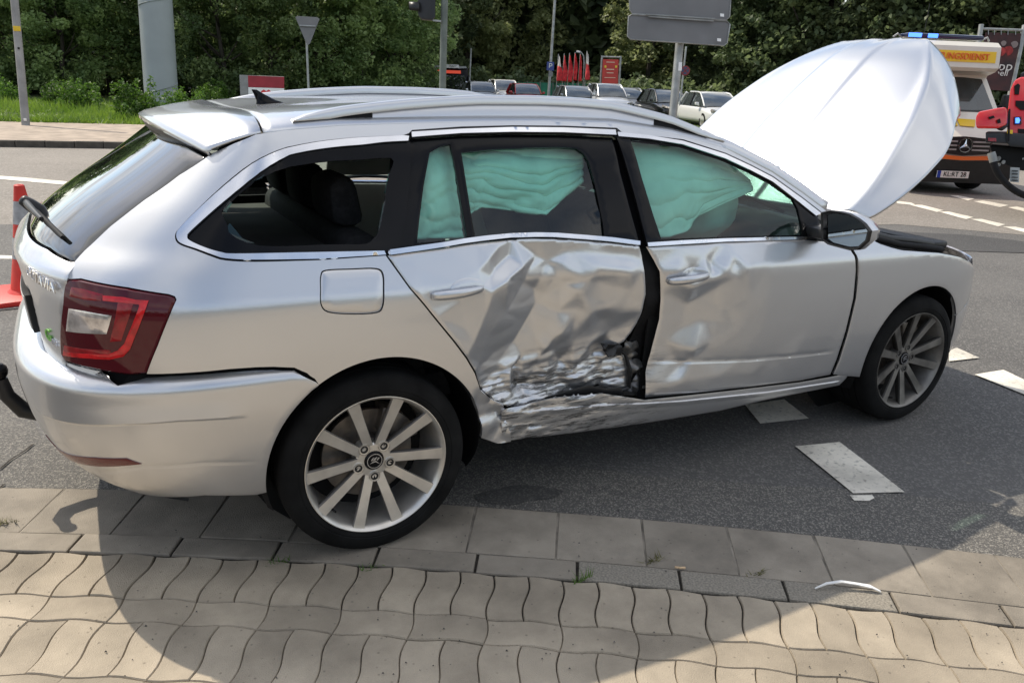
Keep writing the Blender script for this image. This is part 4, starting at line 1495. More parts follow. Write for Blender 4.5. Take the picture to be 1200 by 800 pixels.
bm_obj('mirror_housing', bm, [M['black_plastic'], M['paint']], mo, sharp=50)
mesh_obj('mirror_glass', [(p.x + 0.004, cc.y + (p.y - cc.y) * 0.93, cc.z + (p.z - cc.z) * 0.93) for p in g3], [list(range(n))[::-1]],
         mat('mirror_silver', (0.42, 0.46, 0.46), 0.03, metal=1.0), mo, smooth=False)
box('mirror_foot', (1.87, 1.97, -0.93, -0.80, 0.955, 1.0), M['black_plastic'], mo, 0.015)
co_ = copy_tree(mo)
co_.parent = car
co_.scale = (1, -1, 1)

# ---- underbody, arch liners, cabin tub
bm = bmesh.new()
bm_box(bm, -0.55, 3.1, -0.62, 0.62, 0.20, 0.30)
bm_obj('underbody', bm, M['dark'], car)
for (cx, cz) in (ARC_C, ARF_C):
    for sg in (-1, 1):
        rows = []
        for k_ in (0, 1, 2):
            row = []
            for t in np.linspace(-0.35, math.pi + 0.35, 40):
                rr_ = ARC_R - 0.004 + (0.012 if k_ else 0)
                x_, z_ = cx + rr_ * math.cos(t), cz + rr_ * math.sin(t)
                yb = -BODY.pt(x_ - BODY.x0, z_)[0][1] if x_ < BODY.xf else -float(BODY.S(x_, z_)) * -(max(0.0, 1 - ((x_ - BODY.xf) / (float(BODY.Xf(z_)) - BODY.xf)) ** 3.1)) ** (1 / 3.1)
                if x_ < BODY.x0: yb = 0.86
                row.append((x_, sg * (yb - 0.022 if k_ == 0 else yb - 0.06 if k_ == 1 else 0.58), z_))
            rows.append(row)
        grid_obj('wheel_arch_liner', rows, M['rubber'], car)
        bm = bmesh.new()
        ce = [bm.verts.new((cx + 0.40 * math.cos(t), sg * 0.575, cz + 0.40 * math.sin(t))) for t in np.linspace(0, 2 * math.pi, 24)[:-1]]
        bm.faces.new(ce)
        bm_obj('wheel_arch_back', bm, M['dark'], car)
box('boot_floor', (-0.78, 0.05, -0.66, 0.66, 0.62, 0.66), M['liner'], car, 0.01)
box('parcel_shelf', (-0.62, 0.06, -0.62, 0.62, 0.93, 0.945), M['liner'], car, 0.004)
box('cabin_floor', (0.05, 2.1, -0.66, 0.66, 0.30, 0.34), M['dark'], car, 0.01)
box('firewall', (2.06, 2.12, -0.70, 0.70, 0.30, 0.95), M['dark'], car, 0.01)
box('boot_back', (-0.80, -0.76, -0.6, 0.6, 0.35, 0.94), M['dark'], car, 0.01)
for sg in (-1, 1):
    y0, y1 = sorted((sg * 0.70, sg * 0.72))
    box('boot_side', (-0.74, 0.30, y0, y1, 0.62, 0.97), M['fabric'], car, 0.004)
grid_obj('headliner', [[roof_pt(x, v) * np.array([1, 0.97, 1]) + np.array([0, 0, -0.035]) for v in np.linspace(-0.96, 0.96, 21)] for x in np.linspace(-0.26, 1.48, 16)], mat('headliner', (0.30, 0.29, 0.27), 0.9, var=0.05), car)

# ---- seats
def rounded(name, profile, y0, y1, mt, parent, bev=0.03):
    """profile in (x,z), extruded across y and rounded."""
    return prism(name, profile, y0, y1, mt, parent, 'XZ', bev)


def seat(x, y, w, label=None):
    so = bpy.data.objects.new('seat', None)
    COL.objects.link(so); so.parent = car
    rounded('seat_cushion', [(x - 0.05, 0.40), (x + 0.48, 0.42), (x + 0.50, 0.54), (x + 0.40, 0.57), (x, 0.50)], y - w, y + w, M['fabric'], so, 0.03)
    rounded('seat_back', [(x - 0.06, 0.46), (x + 0.08, 0.46), (x - 0.10, 1.04), (x - 0.15, 1.10), (x - 0.24, 1.10), (x - 0.25, 1.0)], y - w, y + w, M['fabric'], so, 0.035)
    rounded('headrest', [(x - 0.19, 1.11), (x - 0.12, 1.12), (x - 0.15, 1.30), (x - 0.20, 1.315), (x - 0.26, 1.28), (x - 0.25, 1.13)], y - 0.13, y + 0.13, M['fabric'], so, 0.03)
    return so


seat(1.28, -0.36, 0.25)
seat(1.28, 0.36, 0.25)
rs = bpy.data.objects.new('rear_bench', None)
COL.objects.link(rs); rs.parent = car
rounded('seat_cushion', [(0.22, 0.38), (0.72, 0.42), (0.74, 0.52), (0.25, 0.50)], -0.62, 0.62, M['fabric'], rs, 0.03)
rounded('seat_back', [(0.15, 0.46), (0.30, 0.46), (0.13, 0.98), (0.08, 1.02), (0.0, 1.02), (-0.02, 0.95)], -0.62, 0.62, M['fabric'], rs, 0.03)
for yy in (-0.38, 0.38, 0.0):
    rounded('headrest', [(0.03, 1.02), (0.10, 1.03), (0.07, 1.18), (0.03, 1.20), (-0.03, 1.17), (-0.02, 1.04)], yy - 0.13, yy + 0.13, M['fabric'], rs, 0.03)
rounded('dashboard', [(1.75, 0.60), (1.72, 0.88), (1.80, 0.97), (2.10, 0.98), (2.12, 0.60)], -0.70, 0.70, M['black_plastic'], car, 0.03)
bm = bmesh.new()
ce = Vector((1.62, 0.36, 0.86)); a1 = Vector((0.35, 0, 0.94)).normalized(); b1 = Vector((0, 1, 0))
bm_tube(bm, [ce + (a1 * math.cos(t) + b1 * math.sin(t)) * 0.18 for t in np.linspace(0, 2 * math.pi, 33)], 0.016, 8, caps=False)
bm_tube(bm, [ce - b1 * 0.17, ce, ce + b1 * 0.17], 0.02, 8)
bm_tube(bm, [ce, ce - a1 * 0.17], 0.02, 8)
bm_obj('steering_wheel', bm, M['black_plastic'], car, smooth=True)
tube('seat_belt', [(1.02, -0.69, 1.12), (1.0, -0.68, 0.9), (0.98, -0.67, 0.55)], 0.018, M['rubber'], car, 6)
box('cabin_mirror', (1.66, 1.69, -0.11, 0.11, 1.27, 1.33), M['black_plastic'], car, 0.012)


# ---- curtain airbags hanging inside the right windows
def curtain(name, top, bot, y_in, pleat, npl, seed, mt, skew=0.0, n=64, m=70):
    """top/bot: picture polylines of the cloth's upper and lower edge, hung just inside the glass."""
    rows = []
    tp = np.array(top, float); bp_ = np.array(bot, float)
    for j in range(m):
        v = j / (m - 1)
        row = []
        for i in range(n):
            u = i / (n - 1)
            a = np.array([np.interp(u, np.linspace(0, 1, len(tp)), tp[:, k]) for k in (0, 1)])
            b = np.array([np.interp(u, np.linspace(0, 1, len(bp_)), bp_[:, k]) for k in (0, 1)])
            q = a + (b - a) * v
            row.append(q)
        rows.append(row)
    out = []
    for j, row in enumerate(rows):
        v = j / (m - 1)
        o = []
        for i, q in enumerate(row):
            u = i / (n - 1)
            p = BODY.pt(*BODY_hit_fast(q[0], q[1]))[0]
            w = noise.noise(Vector((u * 3 + seed, v * 6, seed)))
            ph = npl * (v + skew * (u - 0.5) + 0.10 * w + 0.05 * noise.noise(Vector((u * 8, v * 9, seed * 3)))) + 0.35 * math.sin(u * 3.0 + seed)
            fold = abs(math.sin(math.pi * ph)) ** 0.7 + 0.35 * (1 - 2 * abs(noise.noise(Vector((u * 9 + seed, v * 5 + u * 4, 2.0 * seed))))) 
            amp = pleat * (0.35 + 0.65 * v)
            bul = 0.04 * math.sin(math.pi * min(1, v * 1.05)) * math.sin(math.pi * min(max(u, 0.02), 0.98))
            p = p + np.array([0, y_in - bul - amp * fold + 0.006 * w, 0])
            o.append(p)
        out.append(o)
    ob = grid_obj(name, out, mt, car)
    md = ob.modifiers.new('thickness', 'SOLIDIFY'); md.thickness = 0.006
    return ob


def BODY_hit_fast(px, py):
    # direct solve on the straight side: y = -S(x, z)
    d = ray(px, py)
    y = -0.75
    for _ in range(8):
        t = (y - CAM[1]) / d[1]
        p = CAM + t * d
        y = -float(BODY.S(p[0], p[2]))
    t = (y - CAM[1]) / d[1]
    p = CAM + t * d
    return (p[0] - BODY.x0, p[2])


ab = curtain('curtain_airbag', [(538, 163), (600, 160), (700, 158)], [(560, 262), (578, 248), (655, 257), (700, 220)], 0.115, 0.022, 7.0, 1.3, M['airbag'], skew=-0.25)
ab['label'] = 'pleated curtain airbag behind the rear door window'
ab2 = curtain('curtain_airbag', [(493, 166), (515, 162), (538, 160)], [(489, 287), (520, 286), (556, 285)], 0.10, 0.012, 6, 5.1, M['airbag'], n=24, m=40)
ab3 = curtain('curtain_airbag', [(738, 158), (775, 157), (820, 166), (860, 186), (898, 215)], [(775, 284), (800, 283), (822, 276), (836, 258), (900, 226)], 0.10, 0.012, 5, 8.6, M['airbag'], skew=0.35)
ab3['label'] = 'inflated curtain airbag behind the front door window'
fb_rows = []
for i in range(25):
    a = math.pi * i / 24
    row = []
    for j in range(37):
        b_ = 2 * math.pi * j / 36
        d_ = Vector((math.cos(a), math.sin(a) * math.cos(b_), math.sin(a) * math.sin(b_)))
        k_ = 1 + 0.10 * noise.noise(d_ * 2.2 + Vector((3, 1, 5))) + 0.05 * (1 - 2 * abs(noise.noise(d_ * 5)))
        row.append((1.60 + 0.20 * d_.x * k_, -0.40 + 0.22 * d_.y * k_, 1.03 + 0.17 * d_.z * k_))
    fb_rows.append(row)
fbag = grid_obj('front_airbag', fb_rows, M['airbag'], car)
fbag['label'] = 'inflated front airbag above the dashboard'
far_bag = [[(x, 0.60 + 0.03 * math.sin(9 * x) - (1.30 - z) * -0.25, z) for x in np.linspace(0.30, 1.5, 40)] for z in np.linspace(1.34, 1.06, 14)]
grid_obj('curtain_airbag', far_bag, M['airbag'], car)

# ================================================================ THE CAR: wheels, bonnet, engine bay


def make_wheel(name, phase):
    """Right-hand wheel, outer face towards -y, centred at its hub."""
    w = bpy.data.objects.new(name, None)
    COL.objects.link(w); w.parent = car
    R0 = 0.3165
    prof = [(0.20, 0.236), (0.195, 0.27), (0.17, 0.297), (0.14, 0.310), (0.10, 0.3155), (0.06, 0.3165)]
    for g in (0.04, 0.0, -0.04):
        prof += [(g + 0.004, 0.3165), (g + 0.003, 0.310), (g - 0.003, 0.310), (g - 0.004, 0.3165)]
    prof += [(-0.06, 0.3165), (-0.078, 0.3150), (-0.092, 0.3105), (-0.101, 0.302), (-0.108, 0.288), (-0.112, 0.270), (-0.1125, 0.262), (-0.110, 0.260), (-0.111, 0.255), (-0.107, 0.243), (-0.098, 0.2385), (-0.09, 0.236)]
    bm = bmesh.new()
    bm_lathe(bm, prof, 96)
    for v in bm.verts:      # load: flat at the ground
        if v.co.z < -0.295:
            v.co.z = max(v.co.z, -0.3125) if v.co.z < -0.3125 else v.co.z
    bm_obj('tyre', bm, M['rubber_tyre'], w, sharp=28)
    rim = lathe('rim', [(0.10, 0.222), (-0.06, 0.219), (-0.088, 0.224), (-0.100, 0.2335), (-0.1045, 0.2395), (-0.1075, 0.2400), (-0.108, 0.2375), (-0.104, 0.2335), (-0.098, 0.2285), (-0.085, 0.2225), (-0.02, 0.212), (0.10, 0.21)], M['alloy'], w, 96, sharp=30)
    # ten spokes in five pairs, each forked out beside a wheel bolt
    proto = None
    for i in range(5):
        for sgn in (-1, 1):
            a0 = R(phase + 72 * i)
            a = a0 + sgn * R(17)
            er = np.array([math.cos(a), 0, math.sin(a)])
            et = np.array([-math.sin(a), 0, math.cos(a)])
            e0 = np.array([math.cos(a0), 0, math.sin(a0)])
            bm = bmesh.new()
            secs = []
            for (r, hw, yf, dp, sl) in ((0.040, 0.018, -0.062, 0.030, 0.30), (0.075, 0.0178, -0.070, 0.032, 0.12), (0.12, 0.0182, -0.079, 0.032, 0.0), (0.18, 0.0200, -0.090, 0.030, 0.0), (0.222, 0.0225, -0.098, 0.026, 0.0), (0.234, 0.0235, -0.101, 0.022, 0.0)):
                c = er * r
                # lean the inner end towards the pair's centre line
                sec = []
                for (t, y) in ((-hw * 0.62, yf + dp), (-hw, yf + 0.006), (-hw * 0.86, yf), (hw * 0.86, yf), (hw, yf + 0.006), (hw * 0.62, yf + dp)):
                    sec.append(bm.verts.new(c + et * t + np.array([0, y, 0])))
                secs.append(sec)
            for k in range(len(secs) - 1):
                for q in range(6):
                    f = bm.faces.new((secs[k][q], secs[k][(q + 1) % 6], secs[k + 1][(q + 1) % 6], secs[k + 1][q]))
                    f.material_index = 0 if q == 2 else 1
            bm.faces.new(secs[0][::-1]); bm.faces.new(secs[-1])
            bmesh.ops.recalc_face_normals(bm, faces=bm.faces)
            me = bpy.data.meshes.new('spoke'); bm.to_mesh(me); bm.free()
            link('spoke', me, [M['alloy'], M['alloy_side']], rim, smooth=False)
    # hub with bolt pockets and the round badge
    bm = bmesh.new()
    bm_lathe(bm, [(-0.02, 0.062), (-0.060, 0.062), (-0.0655, 0.056), (-0.066, 0.034), (-0.060, 0.0325)], 48)
    bm_obj('hub', bm, M['alloy'], rim, sharp=30)
    for i in range(5):
        a = R(phase + 72 * i)
        c = Vector((0.057 * math.cos(a), 0, 0.057 * math.sin(a)))
        bm = bmesh.new()
        bm_lathe(bm, [(-0.035, 0.013), (-0.0700, 0.0135), (-0.0705, 0.0175), (-0.064, 0.019), (-0.03, 0.0195)], 20, center=c)
        bm_lathe(bm, [(-0.03, 0.0192), (-0.071, 0.0188)], 20, center=c)
        bm_obj('bolt_pocket', bm, M['alloy'], rim, sharp=40)
        lathe('wheel_bolt', [(-0.03, 0.0130), (-0.0695, 0.0130), (-0.0697, 0.008), (-0.055, 0.007), (-0.055, 0.0005)], M['black_plastic'], rim, 16, center=c)
    lathe('hub_cap', [(-0.05, 0.0325), (-0.0690, 0.0320), (-0.0715, 0.0295), (-0.0715, 0.0005)], M['black_gloss'], rim, 36)
    bm = bmesh.new()
    bm_lathe(bm, [(-0.070, 0.0265), (-0.0728, 0.0262), (-0.0728, 0.0235), (-0.070, 0.0232)], 36)
    # winged arrow emblem
    def poly(ps):
        vs_ = [bm.verts.new((x, -0.0728, z)) for x, z in ps]
        bm.faces.new(vs_)
    poly([(-0.018, -0.008), (-0.009, -0.006), (0.002, -0.004), (0.018, -0.013), (0.004, 0.001), (-0.008, -0.001)])
    poly([(-0.006, 0.001), (0.003, 0.004), (0.010, 0.015), (-0.002, 0.010)])
    poly([(-0.013, 0.002), (-0.007, 0.003), (-0.001, 0.016), (-0.009, 0.010)])
    poly([(0.006, 0.003), (0.010, 0.001), (0.018, 0.010), (0.012, 0.011)])
    bm_obj('emblem', bm, M['chrome'], rim)
    lathe('brake_disc', [(0.02, 0.155), (0.0, 0.156), (0.0, 0.075), (-0.02, 0.070), (-0.02, 0.0005)], M['brake'], w, 40)
    prism('brake_caliper', [(0.09 * math.cos(t), 0.09 * math.sin(t)) for t in np.linspace(0.3, 1.3, 8)] + [(0.175 * math.cos(t), 0.175 * math.sin(t)) for t in np.linspace(1.3, 0.3, 8)], -0.035, 0.05, M['brake'], w, 'XZ', 0.004)
    lathe('wheel_inside', [(0.05, 0.21), (0.051, 0.0005)], M['dark'], w, 32)
    t = R(-138)
    bm = bmesh.new()
    bm_tube(bm, [(0.205 * math.cos(t), -0.075, 0.205 * math.sin(t)), (0.198 * math.cos(t), -0.112, 0.198 * math.sin(t))], [0.005, 0.004], 8)
    bm_obj('tyre_valve', bm, M['rubber'], rim)
    return w


M['rubber_tyre'] = mat('tyre_rubber', (0.009, 0.009, 0.009), 0.9, spec=0.2, var=0.4, vscale=9, bump=0.05, bscale=120)
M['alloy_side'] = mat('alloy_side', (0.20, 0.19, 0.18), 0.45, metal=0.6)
wheel = make_wheel('wheel', -90)
wheel.location = (0, -0.780, 0.3125)
w2 = copy_tree(wheel, car)
M['alloy_dirty_shaded'] = mat('alloy_dusty_shaded', (0.20, 0.19, 0.175), 0.5, metal=0.65, var=0.45, vscale=7)  # front wheel alloy: dirt and the bonnet's shade both put into the colour
M['alloy_dirty_shaded2'] = mat('alloy_dusty_shaded_side', (0.06, 0.057, 0.053), 0.6, metal=0.4)


def dusty_shaded(o):
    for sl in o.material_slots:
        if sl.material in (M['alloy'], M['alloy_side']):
            mt = M['alloy_dirty_shaded'] if sl.material == M['alloy'] else M['alloy_dirty_shaded2']
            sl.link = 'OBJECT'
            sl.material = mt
    for ch in o.children: dusty_shaded(ch)


dusty_shaded(w2)
w2['label'] = 'front wheel with brake dust and painted shade on its spokes'
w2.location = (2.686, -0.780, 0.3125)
w2.rotation_euler = (0, R(-20), 0)
for (x,) in ((0,), (2.686,)):
    w3 = copy_tree(wheel, car)
    w3.location = (x, 0.780, 0.3125)
    w3.rotation_euler = (0, 0, math.pi)

# ---- bonnet, swung up on its rear hinges
BH = Vector((2.36, 0.0, 0.985))
BA_ = R(43.0)
NU, NV = 64, 181


def bonnet_pt(u, v):
    """u 0 rear .. 1 front, v -1 near .. 1 far, in the closed frame: (forward, across, up)."""
    hw = 0.735 + 0.085 * math.sin(math.pi * min(1, u ** 0.75)) - 0.125 * max(0, (u - 0.52) / 0.48) ** 1.5
    av = abs(v)
    y = hw * v
    L = 1.215 - 0.36 * av ** 3
    cut = 0.11 * (1 - av ** 2.2) - 0.02
    x = -cut * 0.9 * (1 - u) + L * u
    z = 0.085 * (1 - av ** 2) * (0.75 + 0.25 * math.sin(math.pi * u)) + 0.05 * math.sin(math.pi * (0.12 + 0.75 * u))
    z -= 0.085 * max(0, (u - 0.74) / 0.26) ** 2.2 * (1 - 0.85 * av)      # nose drops to the grille
    # pressed lines: a raised inner pair, and the outer fold from which the flanks turn down
    ci = 0.215 - 0.06 * u
    z += 0.0075 / (1 + math.exp(min(50, max(-50, (av - ci) / 0.007))))
    c3 = 0.915 - 0.22 * u - 0.22 * max(0, (u - 0.74) / 0.26) ** 2
    z -= max(0, av - c3) * hw * 0.55
    z += 0.010 * math.exp(-((av - c3 + 0.03) / 0.05) ** 2) * (1 - u * 0.5)
    return Vector((x, y, z))


brow = []
ca, sa = math.cos(BA_), math.sin(BA_)
for i in range(NU):
    u = i / (NU - 1)
    r = []
    for j in range(NV):
        v = -1 + 2 * j / (NV - 1)
        v = math.copysign(abs(v) ** 0.95, v)
        p = bonnet_pt(u, v)
        r.append(BH + Vector((p.x * ca - p.z * sa, p.y, p.x * sa + p.z * ca)))
    brow.append(r)
bon = grid_obj('bonnet', brow, M['paint'], car, -0.014)
bon['label'] = 'bonnet standing open'
inner = [[brow[i][j] + Vector((sa * 0.04, 0, -ca * 0.04)) + (BH + Vector((0.4 * ca, 0, 0.4 * sa)) - brow[i][j]) * 0.06 for j in range(0, NV, 4)] for i in range(0, NU, 3)]
grid_obj('bonnet_liner', inner, M['rubber'], bon)
tube('bonnet_strut', [(2.62, 0.58, 0.93), (2.98, 0.56, 1.36)], 0.011, M['black_plastic'], car, 8)

# ---- engine bay seen under the bonnet
box('engine_bay', (2.14, 3.28, -0.66, 0.66, 0.45, 0.74), M['dark'], car, 0.02)
box('engine_cover', (2.50, 3.0, -0.30, 0.30, 0.76, 0.86), M['black_plastic'], car, 0.03)
box('battery_box', (2.62, 2.95, 0.34, 0.62, 0.74, 0.88), M['black_plastic'], car, 0.02)
box('coolant_tank', (2.42, 2.62, -0.60, -0.40, 0.74, 0.90), mat('tank', (0.35, 0.33, 0.28), 0.5), car, 0.03)
box('slam_panel', (3.18, 3.30, -0.56, 0.56, 0.76, 0.80), M['black_plastic'], car, 0.012)
box('scuttle', (2.03, 2.26, -0.72, 0.72, 0.90, 0.955), M['black_plastic'], car, 0.015)
seal = [BODY.pt(*BODY.hit(*q))[0] + np.array([0, 0.03, 0.012]) for q in ((1020, 279), (1032, 284), (1060, 291), (1090, 294), (1110, 297))]
tube('bonnet_seal', seal, 0.014, M['rubber'], car, 8)
tube('bonnet_seal', [p + np.array([0.02, 0.07, 0.012]) for p in seal], 0.018, M['black_plastic'], car, 8)
grid_obj('wing_inner', [[p + np.array([0, 0.0, -0.02]) for p in seal], [p + np.array([0.0, 0.10, -0.03]) for p in seal], [p + np.array([0, 0.14, -0.14]) for p in seal]], M['black_plastic'], car)
for k, (a, b) in enumerate((((2.30, -0.62, 0.97), (2.42, -0.66, 0.985)),)):
    box('bonnet_hinge', (2.24, 2.42, -0.70, -0.67, 0.93, 0.98), M['black_plastic'], car, 0.006)
    box('bonnet_hinge', (2.24, 2.42, 0.67, 0.70, 0.93, 0.98), M['black_plastic'], car, 0.006)
tube('wiper_arm', [(2.16, -0.45, 0.985), (2.08, -0.30, 1.03), (1.98, 0.1, 1.06)], 0.010, M['black_plastic'], car, 6)

# ================================================================ GROUND
def struct(o):
    o['kind'] = 'structure'
    return o


def asphalt(name, c1, c2, agg, scale=90.0, bump=0.5, patch=0.35):
    m = bpy.data.materials.new(name)
    m.use_nodes = True
    N, L = m.node_tree.nodes, m.node_tree.links
    b = N['Principled BSDF']
    b.inputs['Roughness'].default_value = 0.85
    tc = N.new('ShaderNodeTexCoord')
    big = N.new('ShaderNodeTexNoise'); big.inputs['Scale'].default_value = 0.55; big.inputs['Detail'].default_value = 8; big.inputs['Roughness'].default_value = 0.6
    L.new(tc.outputs['Object'], big.inputs['Vector'])
    r = N.new('ShaderNodeValToRGB')
    r.color_ramp.elements[0].position = 0.5 - patch / 2; r.color_ramp.elements[1].position = 0.5 + patch / 2
    r.color_ramp.elements[0].color = (*c1, 1); r.color_ramp.elements[1].color = (*c2, 1)
    L.new(big.outputs['Fac'], r.inputs['Fac'])
    vo = N.new('ShaderNodeTexVoronoi'); vo.inputs['Scale'].default_value = scale
    L.new(tc.outputs['Object'], vo.inputs['Vector'])
    # each stone chip its own tone
    sp = N.new('ShaderNodeSeparateColor'); L.new(vo.outputs['Color'], sp.inputs[0])
    cr = N.new('ShaderNodeValToRGB'); cr.color_ramp.elements[0].position = 0.60; cr.color_ramp.elements[1].position = 0.95
    cr.color_ramp.elements[0].color = (0, 0, 0, 1)
    L.new(sp.outputs[0], cr.inputs['Fac'])
    mx = N.new('ShaderNodeMix'); mx.data_type = 'RGBA'
    mx.inputs['B'].default_value = (*agg, 1)
    L.new(cr.outputs['Color'], mx.inputs['Factor']); L.new(r.outputs['Color'], mx.inputs['A'])
    L.new(mx.outputs['Result'], b.inputs['Base Color'])
    bp = N.new('ShaderNodeBump'); bp.inputs['Strength'].default_value = bump; bp.inputs['Distance'].default_value = 0.006
    L.new(vo.outputs['Distance'], bp.inputs['Height']); L.new(bp.outputs[0], b.inputs['Normal'])
    return m


M['asphalt'] = asphalt('asphalt', (0.075, 0.072, 0.068), (0.118, 0.112, 0.104), (0.185, 0.175, 0.16), 120, 0.45)
M['asphalt_coarse'] = asphalt('asphalt_coarse', (0.075, 0.071, 0.065), (0.115, 0.108, 0.098), (0.27, 0.25, 0.215), 190, 0.6)
M['asphalt_dark'] = asphalt('asphalt_dark', (0.045, 0.044, 0.043), (0.06, 0.058, 0.056), (0.09, 0.088, 0.085), 110, 0.4)
M['asphalt_far'] = asphalt('asphalt_worn', (0.165, 0.147, 0.125), (0.22, 0.197, 0.168), (0.29, 0.26, 0.23), 60, 0.3)
M['paver'] = mat('paver', (0.385, 0.325, 0.245), 0.85, rnd=0.13, stain=0.30, var=0.16, vscale=5, bump=0.35, bscale=260, detail=10, ramp=(0.25, 0.75))
M['kerb'] = mat('kerb_stone', (0.285, 0.248, 0.198), 0.85, rnd=0.10, stain=0.35, var=0.18, vscale=6, bump=0.3, bscale=220, detail=10, ramp=(0.25, 0.75))
M['kerb_grey'] = mat('kerb_granite', (0.255, 0.228, 0.185), 0.85, var=0.25, vscale=140, bump=0.35, bscale=300, detail=3)
M['joint'] = mat('joint_sand', (0.035, 0.030, 0.023), 0.95, var=0.5, vscale=40, bump=0.5, bscale=200)
M['mortar'] = mat('mortar', (0.21, 0.185, 0.15), 0.95, var=0.45, vscale=9)
M['marking'] = mat('road_marking', (0.60, 0.56, 0.48), 0.7, rnd=0.05, stain=0.35, var=0.30, vscale=42, bump=0.3, bscale=200, detail=10, ramp=(0.30, 0.44))
M['far_paver'] = mat('footway_paving', (0.34, 0.275, 0.215), 0.85, var=0.22, vscale=3.5, detail=9)
M['soil'] = mat('soil', (0.055, 0.075, 0.022), 0.95, var=0.4, vscale=2.5)


def sheet(name, pts, z, mt, kind='structure'):
    o = mesh_obj(name, [(p[0], p[1], z) for p in pts], [list(range(len(pts)))], mt, smooth=False)
    if kind: o['kind'] = kind
    return o


Zr = -0.010
sheet('ground', [(-500, -500), (500, -500), (500, 500), (-500, 500)], -0.03, mat('ground_soil', (0.06, 0.065, 0.03), 0.95, var=0.3, vscale=0.2))
sheet('road', [(-120, -60), (140, -60), (140, 140), (-120, 140)], Zr, M['asphalt'])

# the kerb line: a slightly bowed curve through the traced edge; d > 0 towards the pavement
xs = np.linspace(-6, 7, 1301)
cv = np.stack([xs, -1.006 - 0.607 * xs - 0.047 * np.clip(xs, -2, 3.2) ** 2 - np.where(xs > 3.2, 0.047 * 2 * 3.2 * (xs - 3.2), 0) - np.where(xs < -2, 0.047 * 2 * -2 * (xs + 2), 0)], -1)
tg_ = np.gradient(cv, axis=0); tg_ /= np.linalg.norm(tg_, axis=1, keepdims=True)
al = np.concatenate([[0], np.cumsum(np.linalg.norm(np.diff(cv, axis=0), axis=1))])


def kp(s, d):
    x, y = np.interp(s, al, cv[:, 0]), np.interp(s, al, cv[:, 1])
    tx_, ty_ = np.interp(s, al, tg_[:, 0]), np.interp(s, al, tg_[:, 1])
    return np.array([x + ty_ * d, y - tx_ * d]), math.atan2(ty_, tx_)


def s_of(x, y):
    return float(al[np.argmin(((cv - np.array([x, y])) ** 2).sum(1))])


def band(d0, d1, s0=0.2, s1=15.0, n=90, w0=0.0):
    a = [kp(s, d0 + w0 * noise.noise(Vector((s * 1.3, d0, 0)))) [0] for s in np.linspace(s0, s1, n)]
    b = [kp(s, d1)[0] for s in np.linspace(s0, s1, n)]
    return [tuple(p) for p in a] + [tuple(p) for p in b[::-1]]


def band_obj(name, d0, d1, z, mt, w0=0.0, s0=0.2, s1=14.8):
    n = 120
    V, F = [], []
    for i, s in enumerate(np.linspace(s0, s1, n)):
        a = kp(s, d0 + w0 * (noise.noise(Vector((s * 0.9, d0, 0))) + 0.3 * noise.noise(Vector((s * 6, d0, 0)))))[0]; b = kp(s, d1)[0]
        V += [(a[0], a[1], z), (b[0], b[1], z)]
        if i: F.append((2 * i - 2, 2 * i, 2 * i + 1, 2 * i - 1))
    return struct(mesh_obj(name, V, F, mt, smooth=False))


band_obj('coarse_asphalt_strip', -0.80, -0.42, Zr + 0.004, M['asphalt_coarse'], 0.10)
sheet('coarse_asphalt', [tuple(at_z(*q, 0))[:2] for q in ((-80, 440), (25, 462), (60, 540), (105, 572), (-80, 566))], Zr + 0.002, M['asphalt_coarse'])
band_obj('joint_bed', -0.43, 1.75, -0.012 + 0.006, M['joint'])
band_obj('mortar_bed', -0.425, -0.114, -0.0035, M['mortar'])
pav = band_obj('pavement', 1.72, 9.0, -0.003, M['paver'])


def slab_mesh(name, w, l, h, bev):
    bm = bmesh.new()
    bm_box(bm, -w / 2, w / 2, -l / 2, l / 2, -h, 0, 0)
    top = [e for e in bm.edges if all(v.co.z > -1e-4 for v in e.verts)]
    bmesh.ops.bevel(bm, geom=top, offset=bev, segments=2, affect='EDGES', profile=0.6)
    me = bpy.data.meshes.new(name)
    bm.to_mesh(me); bm.free()
    return me


def place(name, me, s, d, parent, z=0.0, mt=None, tilt=0.004):
    p, a = kp(s, d)
    o = bpy.data.objects.new(name, me)
    COL.objects.link(o)
    o.parent = parent
    o.location = (p[0], p[1], z + random.uniform(-0.002, 0.002))
    o.rotation_euler = (random.uniform(-tilt, tilt), random.uniform(-tilt, tilt), a + random.uniform(-0.006, 0.006))
    return o


gut = struct(bpy.data.objects.new('gutter', None)); COL.objects.link(gut)
kerb = struct(bpy.data.objects.new('kerb', None)); COL.objects.link(kerb)
pvr = struct(bpy.data.objects.new('paved_footway', None)); COL.objects.link(pvr)
gme = slab_mesh('gutter_stone', 0.2985, 0.303, 0.08, 0.003); gme.materials.append(M['kerb'])
s0 = s_of(0.60, -1.06)
s0 = float(al[np.argmin(((cv - np.array([0.44, -1.30])) ** 2).sum(1))])
for k in range(-9, 16):
    place('gutter_stone', gme, s0 + 0.15 + 0.3015 * k, -0.268, gut, 0.0)
kme = slab_mesh('kerb_stone', 0.325, 0.104, 0.10, 0.006); kme.materials.append(M['kerb'])
kme2 = slab_mesh('kerb_stone', 0.325, 0.104, 0.10, 0.006); kme2.materials.append(M['kerb_grey'])
sk = s_of(0.52, -1.31)
for k in range(-9, 14):
    place('kerb_stone', kme2 if k in (0, 1, 2, 5) else kme, sk + 0.1665 + 0.333 * k, -0.057, kerb, 0.004)
U = 0.1105
AW = 0.0075


